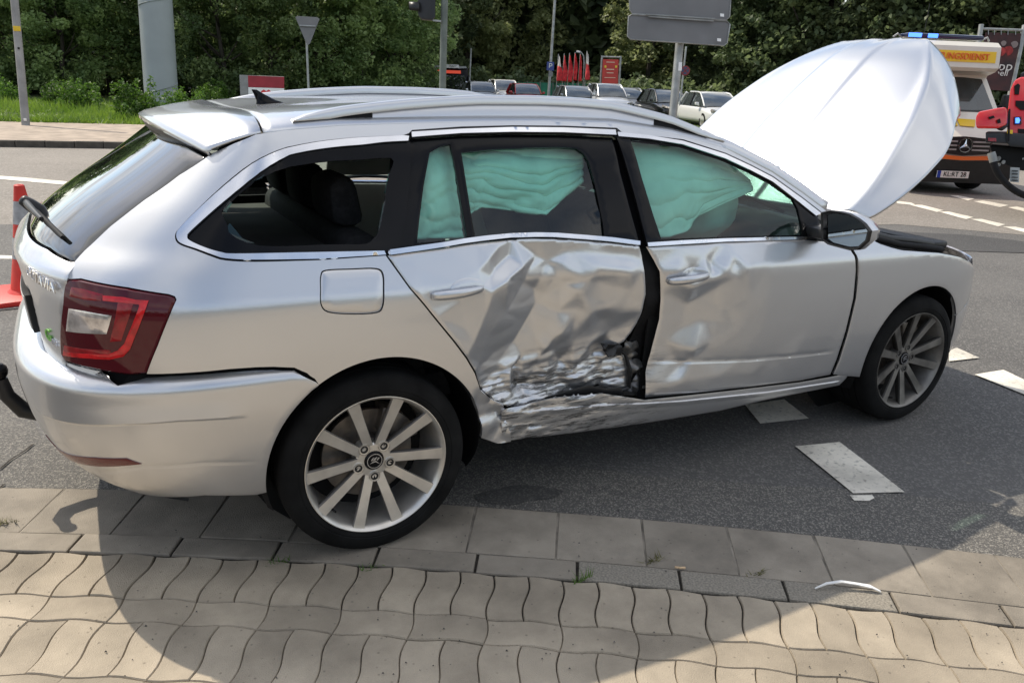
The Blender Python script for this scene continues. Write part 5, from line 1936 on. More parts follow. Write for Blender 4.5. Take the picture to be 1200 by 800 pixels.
def paver_mesh(u0, v0, w, l):
    """One wavy interlocking paver: a rectangle carried through a periodic warp, with chamfered top edge."""
    def loop(g):
        P = []
        a, b, c, d_ = u0 + g, u0 + w - g, v0 + g, v0 + l - g
        nu, nv = (5, 9) if l > w else (9, 5)
        P += [(a + (b - a) * i / nu, c) for i in range(nu)]
        P += [(b, c + (d_ - c) * i / nv) for i in range(nv)]
        P += [(b - (b - a) * i / nu, d_) for i in range(nu)]
        P += [(a, d_ - (d_ - c) * i / nv) for i in range(nv)]
        return [(u + AW * math.sin(2 * math.pi * v / (2 * U)) - (u0 + w / 2), v + AW * 0.8 * math.sin(2 * math.pi * u / (2 * U) + 0.9) - (v0 + l / 2)) for u, v in P]
    bm = bmesh.new()
    lo = [bm.verts.new((x, -y, -0.05)) for x, y in loop(0.0024)]
    mi_ = [bm.verts.new((x, -y, -0.005)) for x, y in loop(0.0022)]
    hi = [bm.verts.new((x, -y, 0)) for x, y in loop(0.0046)]
    n = len(lo)
    for A, B in ((lo, mi_), (mi_, hi)):
        for i in range(n):
            bm.faces.new((A[i], A[(i + 1) % n], B[(i + 1) % n], B[i]))
    bm.faces.new(hi)
    bmesh.ops.recalc_face_normals(bm, faces=bm.faces)
    me = bpy.data.meshes.new('paver'); bm.to_mesh(me); bm.free()
    me.materials.append(M['paver'])
    return me


cache = {}
sp0 = s_of(0.47, -1.30)
d = 0.005
row = 0
while d < 1.70:
    tall = row % 2 == 0
    w, l = (U, 2 * U) if tall else (2 * U, U)
    vph = round((d - 0.005) / U) % 2
    ks = range(-26, 44) if tall else range(-13, 22)
    if row >= 6: ks = range(-14, 20) if tall else range(-7, 10)
    for k in ks:
        u = sp0 + k * w + (0 if tall else 0)
        s = u + w / 2
        if s < 0.4 or s > 14: continue
        pxy = kp(s, d + l / 2)[0]
        if not (-1.75 < pxy[0] < 2.6): continue
        key = (tall, k % 2 if tall else 0, vph)
        if key not in cache:
            cache[key] = paver_mesh((k % 2) * U if tall else 0.0, vph * U, w, l)
        place('paver', cache[key], s, d + l / 2, pvr, 0.004, tilt=0.006)
    d += l
    row += 1


def flat_poly(name, pxs, z, mt, kind='structure'):
    return sheet(name, [tuple(at_z(*q, z))[:2] for q in pxs], z, mt, kind)


Zm = Zr + 0.008
for q in ([(932, 522.5), (984, 517.5), (1023, 547), (1060, 576), (1000, 577.5), (965, 549)],
          [(996, 580), (1022, 579.5), (1025, 583), (1018, 586.5), (1001, 586)],
          [(873, 474), (919, 467.5), (948, 490), (891, 496)],
          [(1142, 438.5), (1176, 433), (1216, 452), (1216, 468)],
          [(1112, 411), (1121, 407), (1148, 419), (1112, 423)]):
    flat_poly('road_marking', q, Zm, M['marking'])
# far carriageway with worn, lighter asphalt; dark repair band
fr = [tuple(at_z(*q, 0))[:2] for q in ((-300, 420), (30, 330), (60, 300), (1050, 262), (1500, 300))]
sheet('far_road', fr + [(70, -26), (70, 60), (-40, 60), (-40, 8)], Zr + 0.003, M['asphalt_far'])
flat_poly('road_repair', [(1000, 266), (1060, 271.5), (1130, 275), (1230, 286), (1230, 297), (1130, 294), (1060, 291), (1000, 287)], Zr + 0.006, M['asphalt_dark'])
flat_poly('road_repair', [(-60, 265), (40, 262), (62, 300), (30, 360), (-60, 370)], Zr + 0.006, M['asphalt'])
flat_poly('road_repair', [(940, 219), (965, 217), (985, 228), (958, 229)], Zr + 0.006, M['asphalt_dark'])
for q in ([(-60, 205), (0, 206), (40, 209), (82, 213), (80, 217), (40, 213.5), (0, 210), (-60, 209)],
          [(-60, 299), (0, 299), (26, 300), (26, 303.5), (0, 303), (-60, 303)],
          [(1048, 235), (1068, 237.5), (1074, 240.5), (1052, 238.5)], [(1066, 240), (1080, 240), (1106, 246.5), (1098, 248.5)], [(1100, 248), (1112, 248), (1141, 254.5), (1132, 257)],
          [(1137, 256.5), (1150, 256.5), (1178, 263), (1170, 265.5)], [(1175, 265.5), (1190, 265.5), (1225, 274), (1215, 276)],
          [(1113, 229), (1122, 229), (1142, 233), (1134, 235)], [(1141, 236), (1152, 235), (1182, 240.5), (1172, 243)], [(1181, 243), (1192, 242), (1225, 250), (1215, 252)],
          [(935, 207), (962, 206), (966, 209), (940, 210)]):
    flat_poly('road_marking', q, Zm, M['marking'])
# oil and coolant that ran out under the rear door
m = asphalt('oil_stain', (0.030, 0.029, 0.027), (0.062, 0.059, 0.055), (0.11, 0.105, 0.095), 130, 0.5, 0.1)
st = [at_z(*q, 0) for q in ((556, 580), (580, 572), (610, 567), (640, 570), (660, 574), (648, 582), (622, 586), (596, 590), (570, 588))]
stp = spline([(p.x, p.y) for p in st], 5, True)
sheet('oil_stain', [(p[0] + 0.01 * noise.noise(Vector((p[0] * 25, p[1] * 25, 0))), p[1] + 0.012 * noise.noise(Vector((p[0] * 25, p[1] * 25, 4)))) for p in stp], Zr + 0.007, m)
for q in (((0, 552), (14, 540), (30, 530), (40, 522)), ((0, 574), (6, 569))):
    pts = [at_z(*p, Zr) for p in q]
    V, F = [], []
    for i, p in enumerate(pts):
        for w in (-0.006, 0.006):
            V.append((p.x + w, p.y + w * 0.5, Zr + 0.010))
        if i: F.append((2 * i - 2, 2 * i - 1, 2 * i + 1, 2 * i))
    struct(mesh_obj('asphalt_crack', V, F, M['joint'], smooth=False))

# far kerb, footway and verge at the left
K0, K1 = Vector((-1.93, 14.68, 0)), Vector((0.05, 14.26, 0))
kd = (K1 - K0).normalized(); kn = Vector((-kd.y, kd.x, 0))


def far_pt(u, v, z=0.0):
    p = K0 + kd * u + kn * v
    return (p.x, p.y, z)


fk = struct(bpy.data.objects.new('far_kerb', None)); COL.objects.link(fk)
fme = slab_mesh('kerb_stone', 0.485, 0.15, 0.16, 0.012); fme.materials.append(mat('far_kerb_stone', (0.085, 0.075, 0.062), 0.9, var=0.25, vscale=8, bump=0.2, bscale=90))
for k in range(-14, 40):
    o = bpy.data.objects.new('kerb_stone', fme); COL.objects.link(o); o.parent = fk
    o.location = far_pt(0.5 * k, 0.08, 0.115 + random.uniform(-.004, .004)); o.rotation_euler = (0, 0, math.atan2(kd.y, kd.x) + random.uniform(-.01, .01))
sheet('far_footway', [far_pt(-12, 0.16)[:2], far_pt(26, 0.16)[:2], far_pt(26, 5.6)[:2], far_pt(-12, 5.6)[:2]], 0.11, M['far_paver'])
sheet('verge', [far_pt(-16, 5.6)[:2], far_pt(26, 5.6)[:2], far_pt(30, 40)[:2], far_pt(-24, 40)[:2]], 0.10, M['soil'])


# ================================================================ LEAVES, GRASS, TREES
def leaf_mat(name, c1, c2, trans=0.5, vs_=0.8):
    m = bpy.data.materials.new(name)
    m.use_nodes = True
    N, L = m.node_tree.nodes, m.node_tree.links
    N.clear()
    out = N.new('ShaderNodeOutputMaterial')
    pr = N.new('ShaderNodeBsdfPrincipled'); pr.inputs['Roughness'].default_value = 0.55
    tl = N.new('ShaderNodeBsdfTranslucent')
    mx = N.new('ShaderNodeMixShader'); mx.inputs[0].default_value = trans
    tc = N.new('ShaderNodeTexCoord')
    no = N.new('ShaderNodeTexNoise'); no.inputs['Scale'].default_value = vs_; no.inputs['Detail'].default_value = 6
    oi = N.new('ShaderNodeObjectInfo')
    ad = N.new('ShaderNodeVectorMath'); ad.operation = 'ADD'
    L.new(tc.outputs['Object'], ad.inputs[0]); L.new(oi.outputs['Location'], ad.inputs[1])
    L.new(ad.outputs[0], no.inputs['Vector'])
    cr = N.new('ShaderNodeValToRGB')
    cr.color_ramp.elements[0].position = 0.35; cr.color_ramp.elements[1].position = 0.65
    cr.color_ramp.elements[0].color = (*c1, 1); cr.color_ramp.elements[1].color = (*c2, 1)
    L.new(no.outputs['Fac'], cr.inputs['Fac'])
    hs = N.new('ShaderNodeHueSaturation')
    mr = N.new('ShaderNodeMapRange'); mr.inputs['To Min'].default_value = 0.75; mr.inputs['To Max'].default_value = 1.3
    L.new(oi.outputs['Random'], mr.inputs['Value']); L.new(mr.outputs[0], hs.inputs['Value'])
    L.new(cr.outputs['Color'], hs.inputs['Color'])
    L.new(hs.outputs['Color'], pr.inputs['Base Color']); L.new(hs.outputs['Color'], tl.inputs['Color'])
    L.new(pr.outputs[0], mx.inputs[1]); L.new(tl.outputs[0], mx.inputs[2])
    L.new(mx.outputs[0], out.inputs['Surface'])
    return m


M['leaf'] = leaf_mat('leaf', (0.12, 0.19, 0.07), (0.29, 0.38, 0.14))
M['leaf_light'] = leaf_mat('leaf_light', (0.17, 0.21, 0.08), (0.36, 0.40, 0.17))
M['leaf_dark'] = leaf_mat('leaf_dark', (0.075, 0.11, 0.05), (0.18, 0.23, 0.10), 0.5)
M['weed'] = leaf_mat('weed_leaf', (0.07, 0.15, 0.02), (0.13, 0.24, 0.035), 0.5, 2)
M['grass'] = leaf_mat('grass_blade', (0.11, 0.20, 0.02), (0.20, 0.30, 0.04), 0.45, 0.7)
M['bark'] = mat('bark', (0.05, 0.042, 0.033), 0.9, var=0.35, vscale=6, bump=0.6, bscale=25, stretch=(1, 1, 0.25))


def leaves_mesh(name, C, size, mt, up=0.3, asp=0.6):
    """Many small leaf faces at the points C."""
    n = len(C)
    nrm = rng.normal(size=(n, 3)); nrm[:, 2] = np.abs(nrm[:, 2]) + up
    nrm /= np.linalg.norm(nrm, axis=1, keepdims=True)
    t = rng.normal(size=(n, 3)); t -= (t * nrm).sum(1, keepdims=True) * nrm; t /= np.linalg.norm(t, axis=1, keepdims=True)
    b = np.cross(nrm, t)
    sz = (np.asarray(size) * rng.uniform(0.6, 1.35, n))[:, None]
    fold = nrm * sz * 0.15
    V = np.stack([C - t * sz, C - b * sz * asp + fold, C + t * sz, C + b * sz * asp + fold], 1).reshape(-1, 3)
    me = bpy.data.meshes.new(name)
    me.vertices.add(4 * n); me.vertices.foreach_set('co', V.ravel())
    me.loops.add(4 * n); me.loops.foreach_set('vertex_index', np.arange(4 * n))
    me.polygons.add(n); me.polygons.foreach_set('loop_start', np.arange(0, 4 * n, 4)); me.polygons.foreach_set('loop_total', np.full(n, 4))
    me.update(); me.validate()
    me.materials.append(mt)
    return me


def crown_points(Rx, z0, z1, nclump, per, cr, seed, droop=0.0):
    r = np.random.default_rng(seed)
    out = []
    H = z1 - z0
    for _ in range(nclump):
        h = r.uniform(0, 1) ** 0.85
        prof = (math.sin(math.pi * (0.10 + 0.86 * h)) ** 0.6) * (0.75 + 0.35 * r.uniform())
        a = r.uniform(0, 2 * math.pi)
        q = r.uniform(0.45, 1.0) ** 0.5
        c = np.array([Rx * prof * q * math.cos(a), Rx * prof * q * math.sin(a), z0 + H * h])
        rr = cr * r.uniform(0.55, 1.25)
        k = int(per * r.uniform(0.6, 1.4))
        p = r.normal(size=(k, 3)); p /= np.linalg.norm(p, axis=1, keepdims=True)
        p *= (r.uniform(0.55, 1.05, (k, 1)) * rr) * np.array([1, 1, 0.62])
        p[:, 2] -= droop * np.hypot(p[:, 0], p[:, 1])
        out.append(c + p)
    return np.concatenate(out)


def trunk_bm(h, r0, nb, seed, spread):
    r = random.Random(seed)
    bm = bmesh.new()
    pts = [Vector((0.12 * h * 0.1 * math.sin(i), 0.1 * math.cos(i * 1.7), h * i / 7)) for i in range(8)]
    pts[0] = Vector((0, 0, -0.15))
    bm_tube(bm, pts, [r0 * (1.25 if i == 0 else 1 - 0.1 * i) for i in range(8)], 9)
    for k in range(nb):
        z = h * r.uniform(0.25, 0.9)
        a = r.uniform(0, 6.28)
        L_ = spread * r.uniform(0.5, 1.0)
        d_ = Vector((math.cos(a), math.sin(a), r.uniform(0.35, 0.9)))
        bm_tube(bm, [Vector((0, 0, z)) + d_ * L_ * q + Vector((0, 0, 0.25 * L_ * q * q)) for q in (0, 0.35, 0.7, 1.0)], [r0 * 0.42, r0 * 0.3, r0 * 0.2, r0 * 0.08], 6)
    return bm


def make_tree(kind, seed):
    t = thing('tree', kind['label'], 'tree', (0, 0, 0), 0, kind['group'])
    bm_obj('trunk', trunk_bm(kind['th'], kind['tr'], 9, seed, kind['R'] * 0.9), M['bark'], t, smooth=True)
    C = crown_points(kind['R'], kind['z0'], kind['z1'], kind['nc'], kind['per'], kind['cr'], seed, kind.get('droop', 0))
    me = leaves_mesh('crown', C, kind['leaf'], kind['mat'])
    link('crown', me, None, t, smooth=False)
    return t


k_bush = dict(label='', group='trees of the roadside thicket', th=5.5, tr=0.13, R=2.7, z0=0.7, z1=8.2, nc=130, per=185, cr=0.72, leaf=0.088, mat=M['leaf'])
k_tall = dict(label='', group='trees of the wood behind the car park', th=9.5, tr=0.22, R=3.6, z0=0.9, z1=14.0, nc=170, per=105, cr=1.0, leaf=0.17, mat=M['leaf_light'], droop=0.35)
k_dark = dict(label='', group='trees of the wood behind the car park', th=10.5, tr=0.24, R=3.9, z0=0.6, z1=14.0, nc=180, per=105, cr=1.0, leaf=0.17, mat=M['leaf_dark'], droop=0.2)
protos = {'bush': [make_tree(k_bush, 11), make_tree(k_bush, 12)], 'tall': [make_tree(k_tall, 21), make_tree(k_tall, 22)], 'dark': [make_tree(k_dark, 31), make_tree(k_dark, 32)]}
first_used = set()


def plant(kind, i, px, dep, sc, label, dz=0.0):
    p0 = protos[kind][i % 2]
    key = (kind, i % 2)
    if key in first_used:
        t = copy_tree(p0)
    else:
        first_used.add(key); t = p0
    p = at_d(px, 100, dep)
    t.location = (p.x, p.y, dz)
    t.rotation_euler = (0, 0, random.uniform(0, 6.28))
    t.scale = (sc, sc, sc * random.uniform(0.92, 1.1))
    t['label'] = label
    return t


# the thicket behind the verge, left to centre
for i, (px, dep, sc, lb) in enumerate([
        (-20, 35, 1.0, 'leafy tree at the left edge behind the lamp post'), (30, 36.5, 1.05, 'leafy tree just right of the lamp post behind the weeds'),
        (78, 35.5, 0.95, 'leafy tree midway between lamp post and grey pillar'), (130, 38, 1.1, 'leafy tree close left of the grey pillar'),
        (205, 38.5, 1.0, 'leafy tree close right of the grey pillar'), (262, 36.5, 1.0, 'leafy tree behind the left end of the red and white block'),
        (318, 38, 1.0, 'leafy tree left of the triangular sign above the red and white block'), (372, 40, 1.1, 'leafy tree directly behind the triangular sign'),
        (425, 42, 1.1, 'leafy tree between the triangular sign and the traffic light'), (470, 45, 1.15, 'leafy tree just left of the traffic light')]):
    plant('bush', i, px, dep, sc, lb)
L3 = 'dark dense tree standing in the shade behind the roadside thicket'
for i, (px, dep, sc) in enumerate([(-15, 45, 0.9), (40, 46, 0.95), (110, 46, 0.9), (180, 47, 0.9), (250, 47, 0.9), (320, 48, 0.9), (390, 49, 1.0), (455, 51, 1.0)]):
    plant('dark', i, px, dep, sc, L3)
for i, (px, dep, sc, lb) in enumerate([
        (545, 66, 1.05, 'tall tree with light hanging foliage right of the dark bus'), (600, 70, 1.15, 'tall tree with light hanging foliage left of the street lamp with the blue sign'),
        (655, 74, 1.0, 'tall tree with light foliage behind the row of flags'), (705, 76, 1.0, 'tall tree with light foliage behind the red advertising board'),
        (760, 62, 1.0, 'tall tree with light foliage below the direction sign boards')]):
    plant('tall', i, px, dep, sc, lb)
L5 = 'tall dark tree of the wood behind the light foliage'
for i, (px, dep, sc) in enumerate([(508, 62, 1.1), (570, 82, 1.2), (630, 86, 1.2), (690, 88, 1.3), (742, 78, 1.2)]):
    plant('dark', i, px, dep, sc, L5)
for i, (px, dep, sc, lb) in enumerate([
        (800, 66, 1.15, 'dark tree directly behind the post of the direction sign'), (850, 58, 1.1, 'dark tree right of the direction sign behind the white saloon'),
        (905, 54, 1.1, 'dark tree above the left half of the raised bonnet'), (960, 52, 1.1, 'dark tree above the middle of the raised bonnet'),
        (1015, 50, 1.1, 'dark tree above the right half of the raised bonnet'), (1070, 48, 1.1, 'dark tree behind the left end of the blue roof lights'),
        (1125, 46, 1.1, 'dark tree behind the ambulance roof'), (1180, 44, 1.1, 'dark tree behind the printed banner'),
        (1240, 43, 1.1, 'dark tree beyond the right edge behind the fire engine'), (1300, 42, 1.1, 'dark tree far beyond the right edge of the fire engine')]):
    plant('dark', i, px, dep, sc, lb)
# undergrowth closing the view below the crowns, and the far wood behind everything
def undergrowth(name, px_list, dep0, dep1, z1, n, leaf, mt, seed):
    r = np.random.default_rng(seed)
    pts = []
    a = [at_d(px, 100, dep0 + (dep1 - dep0) * k / (len(px_list) - 1)) for k, px in enumerate(px_list)]
    A = np.array([(p.x, p.y) for p in a])
    u = r.uniform(0, len(A) - 1.001, n)
    i = u.astype(int); f = (u - i)[:, None]
    P = A[i] * (1 - f) + A[i + 1] * f + r.normal(scale=0.7, size=(n, 2))
    z = r.uniform(0, 1, n) ** 1.2 * z1 * (0.75 + 0.25 * np.sin(P[:, 0] * 1.7) * np.cos(P[:, 1] * 1.3))
    C = np.concatenate([P, z[:, None]], 1)
    c0 = C.mean(0) * np.array([1, 1, 0])
    me = leaves_mesh(name, C - c0, leaf, mt)
    o = link(name, me, None, None, False)
    o.location = c0
    o['kind'] = 'stuff'
    return o


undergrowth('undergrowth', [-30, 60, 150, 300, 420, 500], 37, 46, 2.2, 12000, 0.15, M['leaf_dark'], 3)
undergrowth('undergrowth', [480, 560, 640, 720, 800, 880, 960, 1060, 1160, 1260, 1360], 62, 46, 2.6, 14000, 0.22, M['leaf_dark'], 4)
undergrowth('added_reflection_trees', [-700, -500, -300, -150, 0, 150, 300, 500, 700, 1000, 1300, 1700, 2200], -26, -38, 7.5, 16000, 0.5, M['leaf_dark'], 8)  # unseen trees added behind the camera as a dark band in the paint reflections
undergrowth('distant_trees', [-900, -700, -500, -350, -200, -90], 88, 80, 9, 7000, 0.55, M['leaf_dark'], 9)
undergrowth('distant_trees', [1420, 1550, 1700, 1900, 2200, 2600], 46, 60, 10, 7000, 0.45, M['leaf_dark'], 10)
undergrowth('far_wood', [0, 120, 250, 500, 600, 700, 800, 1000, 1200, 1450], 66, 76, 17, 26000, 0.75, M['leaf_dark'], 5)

# weeds at the foot of the pillar and on the verge
def weed(px, py, h, w, label, n=420):
    p = at_z(px, py, 0.1)
    r = np.random.default_rng(int(px * 7 + py))
    C = []
    stems = []
    for k in range(26):
        a = r.uniform(0, 6.28); q = r.uniform(0, 1) ** 0.6
        b0 = np.array([w * 0.8 * q * math.cos(a), w * 0.8 * q * math.sin(a), 0])
        hh = h * r.uniform(0.45, 1.15) * (1 - 0.35 * q)
        tp = b0 + np.array([r.normal() * 0.14, r.normal() * 0.14, hh])
        stems.append((b0, tp))
        m_ = int(n / 9)
        f = r.uniform(0.12, 1, m_) ** 0.8
        rad = (0.05 + 0.13 * np.sin(np.pi * np.clip(f, 0, 0.97))) * r.uniform(0.4, 1.2, m_)
        aa = r.uniform(0, 6.28, m_)
        C.append(b0 + (tp - b0) * f[:, None] + np.stack([rad * np.cos(aa), rad * np.sin(aa), r.normal(size=m_) * 0.03], -1))
    me = leaves_mesh('foliage', np.concatenate(C), 0.048, M['weed'])
    t = thing('weed_bush', label, 'bush', (p.x, p.y, 0.1), 0, 'weeds on the grass verge')
    link('foliage', me, None, t, False)
    bm = bmesh.new()
    for b0, tp in stems[::3]:
        bm_tube(bm, [b0, tp], [0.010, 0.004], 5)
    bm_obj('stem', bm, M['weed'], t)
    return t


weed(165, 141, 1.25, 0.75, 'round green weed bush left of the foot of the grey pillar', 900)
weed(212, 132, 0.9, 0.7, 'low green weeds right of the foot of the grey pillar', 500)
weed(98, 128, 1.0, 0.85, 'broad pale green weed clump on the verge between lamp post and pillar', 800)
weed(70, 126, 1.0, 0.55, 'upright weed clump on the verge just right of the lamp post', 500)
weed(255, 124, 1.0, 0.9, 'weed clump on the verge left of the red and white block', 600)
weed(5, 118, 1.0, 0.9, 'weed clump on the verge at the left edge behind the lamp post', 500)
# grass
n = 42000
u = rng.uniform(-13, 20, n); v = 5.55 + 13.5 * rng.uniform(0, 1, n) ** 1.5
base = np.array(K0)[None] + np.array(kd)[None] * u[:, None] + np.array(kn)[None] * v[:, None]
hgt = rng.uniform(0.10, 0.34, n) * (0.7 + 0.5 * np.sin(u * 0.9) * np.cos(v * 0.8))
ang = rng.uniform(0, 6.28, n)
wd = 0.022
side = np.stack([np.cos(ang), np.sin(ang), 0 * ang], -1) * wd
lean = rng.normal(scale=0.09, size=(n, 3)); lean[:, 2] = 0
base[:, 2] = 0.10
V = np.stack([base - side, base + side, base + lean + np.stack([0 * hgt, 0 * hgt, hgt], -1)], 1).reshape(-1, 3)
c0 = V.mean(0)
me = bpy.data.meshes.new('grass')
me.vertices.add(3 * n); me.vertices.foreach_set('co', (V - c0).ravel())
me.loops.add(3 * n); me.loops.foreach_set('vertex_index', np.arange(3 * n))
me.polygons.add(n); me.polygons.foreach_set('loop_start', np.arange(0, 3 * n, 3)); me.polygons.foreach_set('loop_total', np.full(n, 3))
me.update(); me.validate(); me.materials.append(M['grass'])
o = link('grass', me, None, None, False); o.location = c0; o['kind'] = 'stuff'

# ================================================================ STREET FURNITURE AND VEHICLES BEHIND
def hdir(px, dep):
    p = at_d(px, 100, dep)
    d = Vector((p.x - CAM[0], p.y - CAM[1], 0)).normalized()
    return d


def face_frame(px, dep, base_z=0.0):
    """Origin on the ground below a picture column at a depth; x to the viewer's right, y away from the viewer."""
    p = at_d(px, 100, dep)
    d = Vector((p.x - CAM[0], p.y - CAM[1], 0)).normalized()
    return Vector((p.x, p.y, base_z)), math.atan2(-d.x, d.y)


def local(t, P):
    """World point into the frame of a thing's Empty."""
    M4 = Matrix.Translation(t.location) @ Matrix.Rotation(t.rotation_euler.z, 4, 'Z')
    return M4.inverted() @ Vector(P)


def slab(name, pxs, dep, thick, mt, t, bevel=0.0, dep_r=None):
    """Plate with thickness: its front outline seen at the given depth, its body running away from the viewer."""
    x0 = min(p[0] for p in pxs); x1 = max(p[0] for p in pxs)
    pts = []
    for (x, y) in pxs:
        q = dep if dep_r is None else dep + (dep_r - dep) * (x - x0) / max(1e-6, x1 - x0)
        pts.append(local(t, at_d(x, y, q)))
    bm = bmesh.new()
    a = [bm.verts.new(p) for p in pts]
    b = [bm.verts.new(p + Vector((0, thick, 0))) for p in pts]
    n = len(pts)
    bm.faces.new(a); bm.faces.new(b[::-1])
    for i in range(n):
        bm.faces.new((a[i], b[i], b[(i + 1) % n], a[(i + 1) % n]))
    bmesh.ops.recalc_face_normals(bm, faces=bm.faces)
    if bevel:
        bmesh.ops.bevel(bm, geom=[e for e in bm.edges], offset=bevel, segments=2, affect='EDGES', profile=0.5)
    return bm_obj(name, bm, mt, t, sharp=35)


def pole_part(name, t, p0, p1, r, mt, seg=14, r1=None):
    a, b = local(t, p0), local(t, p1)
    bm = bmesh.new()
    bm_tube(bm, [a, a + (b - a) * 0.5, b], [r, ((r1 or r) + r) / 2, r1 or r], seg)
    return bm_obj(name, bm, mt, t, sharp=50)


M['concrete_pole'] = mat('concrete_pole', (0.27, 0.265, 0.255), 0.8, var=0.18, vscale=3, bump=0.15, bscale=60)
M['pillar_paint'] = mat('pillar_paint', (0.27, 0.30, 0.30), 0.55, var=0.08, vscale=0.8, bump=0.05, bscale=20)
M['galv'] = mat('galvanised', (0.30, 0.31, 0.30), 0.5, metal=0.4, var=0.2, vscale=5)
M['pole_green'] = mat('pole_grey_green', (0.13, 0.15, 0.13), 0.55, var=0.2, vscale=4)
M['yellow'] = mat('yellow_sticker', (0.65, 0.45, 0.03), 0.5)

# lamp post at the left: leans a little
o_, rz = face_frame(30, 19.6, 0.11)
bp0 = at_z(30, 147, 0.11)
t = thing('lamp_post', 'leaning grey concrete lamp post with small yellow sticker at the edge of the grass verge', 'lamp post', bp0, 0)
d0 = (Vector(bp0) - Vector(CAM)).dot(Vector(CF))
top = at_d(4.5, -135, d0)
pole_part('pole', t, Vector(bp0) - Vector((0, 0, 0.1)), top, 0.088, M['concrete_pole'], 18, 0.083)
ax = (top - Vector(bp0)).normalized()


def on_pole(py):
    k = (148 - py) / 283.0
    return Vector(bp0) + (top - Vector(bp0)) * k


tov = (Vector(CAM) - Vector(bp0)); tov.z = 0; tov.normalize()
for nm, py, w, h, mt in (('sticker', 34.5, 0.075, 0.055, M['yellow']), ('door_lock', 57.5, 0.022, 0.022, M['dark']), ('base_label', 141, 0.03, 0.03, M['white_paint'])):
    c = local(t, on_pole(py) + tov * 0.088)
    bx_ = box(nm, (-w, w, -0.006, 0.006, -h, h), mt, t, 0.002)
    bx_.location = c; bx_.rotation_euler = (0, 0, math.atan2(tov.y, tov.x) + math.pi / 2)

# big round pillar
pb = at_z(190, 127, 0.10)
dP = (Vector(pb) - Vector(CAM)).dot(Vector(CF))
t = thing('pillar', 'thick grey-green steel pillar standing in the weeds behind the grass verge', 'pillar', pb, 0)
pt_ = at_d(174, -120, dP)
rr = 19.0 / FPX * dP
pole_part('shaft', t, Vector(pb) - Vector((0, 0, 0.2)), pt_, rr * 0.97, M['pillar_paint'], 40, rr * 1.0)
for (y0, y1) in ((112, 97), (8, -4)):
    q = []
    for k in range(13):
        u = k / 12
        px_, py_ = 170 + 36 * u, y0 + (y1 - y0) * u
        c = Vector(pb) + (pt_ - Vector(pb)) * ((127 - py_) / 247.0)
        aa = -math.pi / 2 + (u - 0.5) * 2.6
        d_ = hdir(185, 30); r_ = Vector((d_.y, -d_.x, 0))
        q.append(local(t, c + r_ * (rr * 1.0 * math.sin((u - 0.5) * 2.6)) - d_ * (rr * 1.0 * math.cos((u - 0.5) * 2.6))))
    bm = bmesh.new(); bm_tube(bm, q, 0.018, 6)
    bm_obj('weld_seam', bm, M['pillar_paint'], t, sharp=60)

# triangular sign seen from behind
o_, rz = face_frame(362, 26)
t = thing('triangular_sign', 'back of a grey triangular road sign pointing down on a thin post', 'road sign', o_, rz)
pole_part('post', t, at_d(361.9, 112, 26) + Vector((0, 0, -1.2)), at_d(358.3, 21, 26), 0.036, M['galv'])
slab('sign_plate', [(346, 20.2), (349, 19), (372, 20.5), (374.5, 22.5), (363.5, 51), (361, 53), (359, 51)], 25.9, 0.012, M['sign_back'], t)
slab('cross_bar', [(351, 29.2), (370, 30.2), (370, 31.6), (351, 30.7)], 25.86, 0.03, M['galv'], t)

# red and white block
o_, rz = face_frame(307, 28)
t = thing('advertising_block', 'low concrete block with red top band and red emblem on white front', 'block', o_, rz)
s_ = lambda nm, pts, mt, off=0.0, th=0.012: slab(nm, pts, 27.9 + off, th, mt, t)
slab('block_body', [(280.5, 88), (333, 90), (333, 140), (283, 140)], 27.95, 0.5, M['concrete_pole'], t, 0.01)
s_('red_panel', [(290.5, 88.7), (333, 90.3), (333, 103.6), (291, 102.3)], mat('dull_red', (0.30, 0.02, 0.03), 0.6, var=0.15, vscale=3))
s_('white_panel', [(291, 102.5), (333, 103.8), (333, 139), (291, 139)], M['white_paint'])
emb = [(306, 107), (309, 105), (312, 107), (315, 105), (318, 108), (319, 112), (315, 114), (318, 117), (312, 116), (307, 118), (308, 113), (305, 111)]
s_('emblem', emb, M['red_paint'], -0.012, 0.01)

# traffic light pole
o_, rz = face_frame(518, 14)
t = thing('traffic_light', 'grey-green traffic light pole with dark signal head seen from behind', 'traffic light', o_, rz)
pole_part('pole', t, at_d(517, 120, 14) + Vector((0, 0, -1.3)), at_d(522, -40, 14), 0.062, M['pole_green'], 18)
slab('signal_head', [(489, -40), (511, -40), (510, 20), (506, 24), (494, 23), (490, 18)], 13.95, 0.22, M['black_plastic'], t, 0.02)
for y in (-14, 10):
    bm = bmesh.new()
    c = local(t, at_d(490, y, 13.9))
    r_ = []
    for k in range(13):
        a = R(-20 + 220 * k / 12)
        r_.append((bm.verts.new(c + Vector((0.02, 0.11 * math.cos(a) + 0.08, 0.11 * math.sin(a)))), bm.verts.new(c + Vector((-0.16, 0.095 * math.cos(a) + 0.08, 0.095 * math.sin(a) + 0.01)))))
    for k in range(12):
        bm.faces.new((r_[k][0], r_[k][1], r_[k + 1][1], r_[k + 1][0]))
    vo_ = bm_obj('signal_visor', bm, M['black_plastic'], t, smooth=True)
    md = vo_.modifiers.new('thickness', 'SOLIDIFY'); md.thickness = 0.006
slab('bracket', [(507, 23), (517, 24), (517, 26), (507, 25)], 13.98, 0.04, M['galv'], t)

